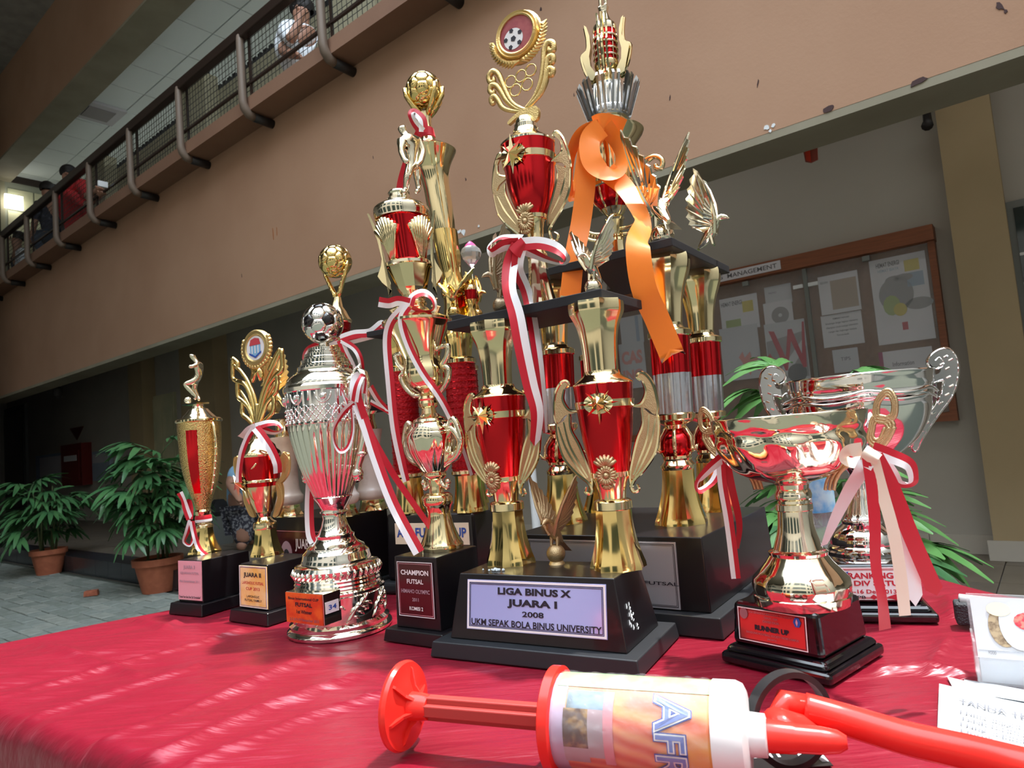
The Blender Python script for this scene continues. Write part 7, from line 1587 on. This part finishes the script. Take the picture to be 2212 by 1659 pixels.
def sitting(c, floor, head_px, face, arms=None, bend=.1, k=.95):
    """a seated or kneeling body: head where seen, legs folded on the floor"""
    hd = onc(*head_px, c); f = two(face); rt = V((f.y, -f.x, 0)); up = V((0, 0, 1)); ph = max(floor+.13, hd.z-.74); T = hd.z-ph
    base = V((hd.x, hd.y, ph))-f*bend; P = lambda a, b_, z: base+f*a+rt*b_+up*z
    J = {'pel': (P(0, 0, 0), (.13*k, .11*k)), 'belly': (P(bend*.3, 0, T*.25), (.12*k, .095*k)), 'chest': (P(bend*.7, 0, T*.52), (.145*k, .10*k)), 'neck': (P(bend*.92, 0, T*.74), .052*k), 'chin': (P(bend+.02, 0, T*.88), .070*k), 'head': (hd, .094*k), 'sl': (P(bend*.75, -.18*k, T*.62), .06*k), 'sr': (P(bend*.75, .18*k, T*.62), .06*k)}
    zk = max(floor+.08, ph-.10)-ph; za = floor+.06-ph
    for q, sg in (('l', -1), ('r', 1)):
        J['h'+q] = (P(-.02, sg*.10, -.02), .085*k); J['k'+q] = (P(-.10, sg*.36, zk), .06*k); J['a'+q] = (P(-.26, sg*.22, za), .042*k); J['t'+q] = (P(-.30, sg*.10, za), .035*k)
    a = arms or {}
    for q, sg in (('l', -1), ('r', 1)):
        J['e'+q] = (a.get('e'+q, P(bend*.6, sg*.24*k, T*.25)), .045*k); J['w'+q] = (a.get('w'+q, P(bend*.6+.1, sg*.2*k, .02)), .033*k); w_, e_ = J['w'+q][0], J['e'+q][0]
        J['p'+q] = (w_+(w_-e_).normalized()*.06*k, (.040*k, .018*k))
    return hands(J, {q: J['p'+q][0]-J['w'+q][0] for q in 'lr'}, {q: V((.3, .2, 1)) for q in 'lr'})
SH = ['pel', 'belly', 'chest', 'sl', 'el', 'sr', 'er']; TR = ['pel', 'hl', 'kl', 'al', 'hr', 'kr', 'ar']
# man in a white T-shirt leaning on the ledge, hand at his chin
FL = LED1
CP = 3.16
J = sitting(CP, FL, (652, 20), (-NV+BV*-.35), dict(er=onc(612, 112, 3.02), wr=onc(640, 120, 2.90), el=onc(628, 86, 2.90), wl=onc(646, 48, 2.95)), .14)
J['sl'] = (onc(616, 62, 3.05), .078); J['sr'] = (onc(668, 74, 3.18), .07); J['chest'] = (onc(640, 84, 3.12), (.17, .12)); J['belly'] = (onc(630, 118, 3.12), (.16, .12)); J['er'] = (onc(608, 108, 3.0), .055)
person('man in white T-shirt leaning over the upper railing, hand at his chin', J, HUM, SH, TR, ('shirt_white', 'jeans'), look=(-NV*.9+BV*-.5+V((0, 0, -.3))))
J = sitting(3.05, FL, (148, 374), (-NV*.8+BV*-.7), dict(er=onc(190, 425, 2.80), wr=onc(214, 410, 2.70), el=onc(190, 442, 2.84), wl=onc(218, 420, 2.72)), .22)
J['sl'] = (onc(140, 415, 2.95), .075); J['sr'] = (onc(178, 398, 3.0), .075); J['chest'] = (onc(158, 420, 3.0), (.17, .12)); J['belly'] = (onc(152, 450, 3.02), (.16, .11))
person('person in bright red shirt with arms stretched over the upper railing', J, HUM, SH, TR, ('shirt_red', 'jeans'), look=(-NV*.6+BV*-.8+V((0, 0, -.3))))
J = sitting(3.25, FL, (103, 408), (-NV*.4+BV*.9), None, .06)
person('person in dark speckled shirt sitting beside the red shirt upstairs', J, HUM, SH, TR, ('shirt_navy', 'jeans'), look=(NV*.7+BV*.7))
J = sitting(3.1, FL, (38, 514), (-NV), None, .06)
person('person in dark clothes crouching at the far end of the upper railing', J, HUM, SH, TR, ('shirt_navy', 'jeans'), look=(-NV+BV*.2))
ph = onc(222, 398, 2.64); o = MB().box(ph, BV*.012, V((0, 0, .03)), NV*.045).done('phone', 'phone_white', bevel=.004); tag(o, 'small white phone held out over the upper railing', 'phone')
bgp = W(onc(40, 545, CL+.12).dot(BV), CL+.15, LED1+.0005)
o = thing('cloth_bag', 'white printed cloth bag standing on the upper ledge at far left', 'bag', bgp); MB().hexa([bgp+BV*x*.13+NV*y*.05+V((0, 0, z)) for z, k in ((.0005, 1), (.26, .8)) for x, y in ((-k, -k), (k, -k), (k, k), (-k, k))]).done('bag', 'bag_white', o, bevel=.02, seg=3)
# visitor in pale blue bending behind the crest trophy
c_ = 3.35
P = lambda x, y, dc=0: onc(x, y, c_+dc)
J = {'pel': (P(532, 1105), (.15, .13)), 'belly': (P(526, 1070), (.15, .12)), 'chest': (P(524, 1035), (.17, .12)), 'neck': (P(545, 1000, -.05), .055), 'chin': (P(556, 992, -.06), .075), 'head': (P(564, 978, -.06), .10), 'sl': (P(512, 1020, -.15), .07), 'el': (P(498, 1045, -.2), .055), 'wl': (P(512, 1070, -.3), .035), 'pl': (P(520, 1078, -.33), (.04, .02)), 'sr': (P(545, 1022, .15), .07), 'er': (P(556, 1050, .2), .05), 'wr': (P(566, 1072, .1), .035), 'pr': (P(572, 1078, .05), (.04, .02)),
     'hl': (P(524, 1118, -.08), .11), 'kl': (P(526, 1165, -.10), .085), 'al': (P(527, 1212, -.08), .055), 'tl': (P(522, 1224, -.15), .045), 'hr': (P(542, 1118, .08), .11), 'kr': (P(545, 1160, .08), .085), 'ar': (P(546, 1205, .08), .055), 'tr': (P(541, 1216, .02), .045)}
zmin = min(J['tl'][0].z, J['tr'][0].z)-.045
hands(J, {'l': V((.3, -.3, -.9)), 'r': V((.3, -.3, -.9))}, {'l': V((1, 0, 0)), 'r': V((1, 0, 0))})
for k in list(J): J[k] = (J[k][0]+V((0, 0, FZ-zmin if False else 0)), J[k][1])
J['tl'] = (V((J['tl'][0].x, J['tl'][0].y, FZ+.05)), .045); J['tr'] = (V((J['tr'][0].x, J['tr'][0].y, FZ+.05)), .045); J['al'] = (V((J['al'][0].x, J['al'][0].y, FZ+.09)), .055); J['ar'] = (V((J['ar'][0].x, J['ar'][0].y, FZ+.09)), .055)
person('visitor in pale blue shirt and patterned trousers bending behind the trophies', J, HUM, SH, TR, ('shirt_blue', 'cloth_pattern'), look=(.6, -.5, -.3))
p = onc(478, 1200, 3.5); p.z = FZ+.0005
bn = thing('litter_bin', 'dark grey bin with sloping black lid beside the blue visitor', 'bin', p); zt_ = onc(478, 1112, 3.5).z
MB().lathe([(p, .13), (V((p.x, p.y, zt_)), .16)], 4).done('bin_body', 'frame_metal', bn); MB().lathe([(V((p.x, p.y, zt_)), .17), (V((p.x, p.y, zt_+.04)), .17), (V((p.x, p.y, zt_+.16)), .05)], 4).done('lid', 'black_rubber', bn)
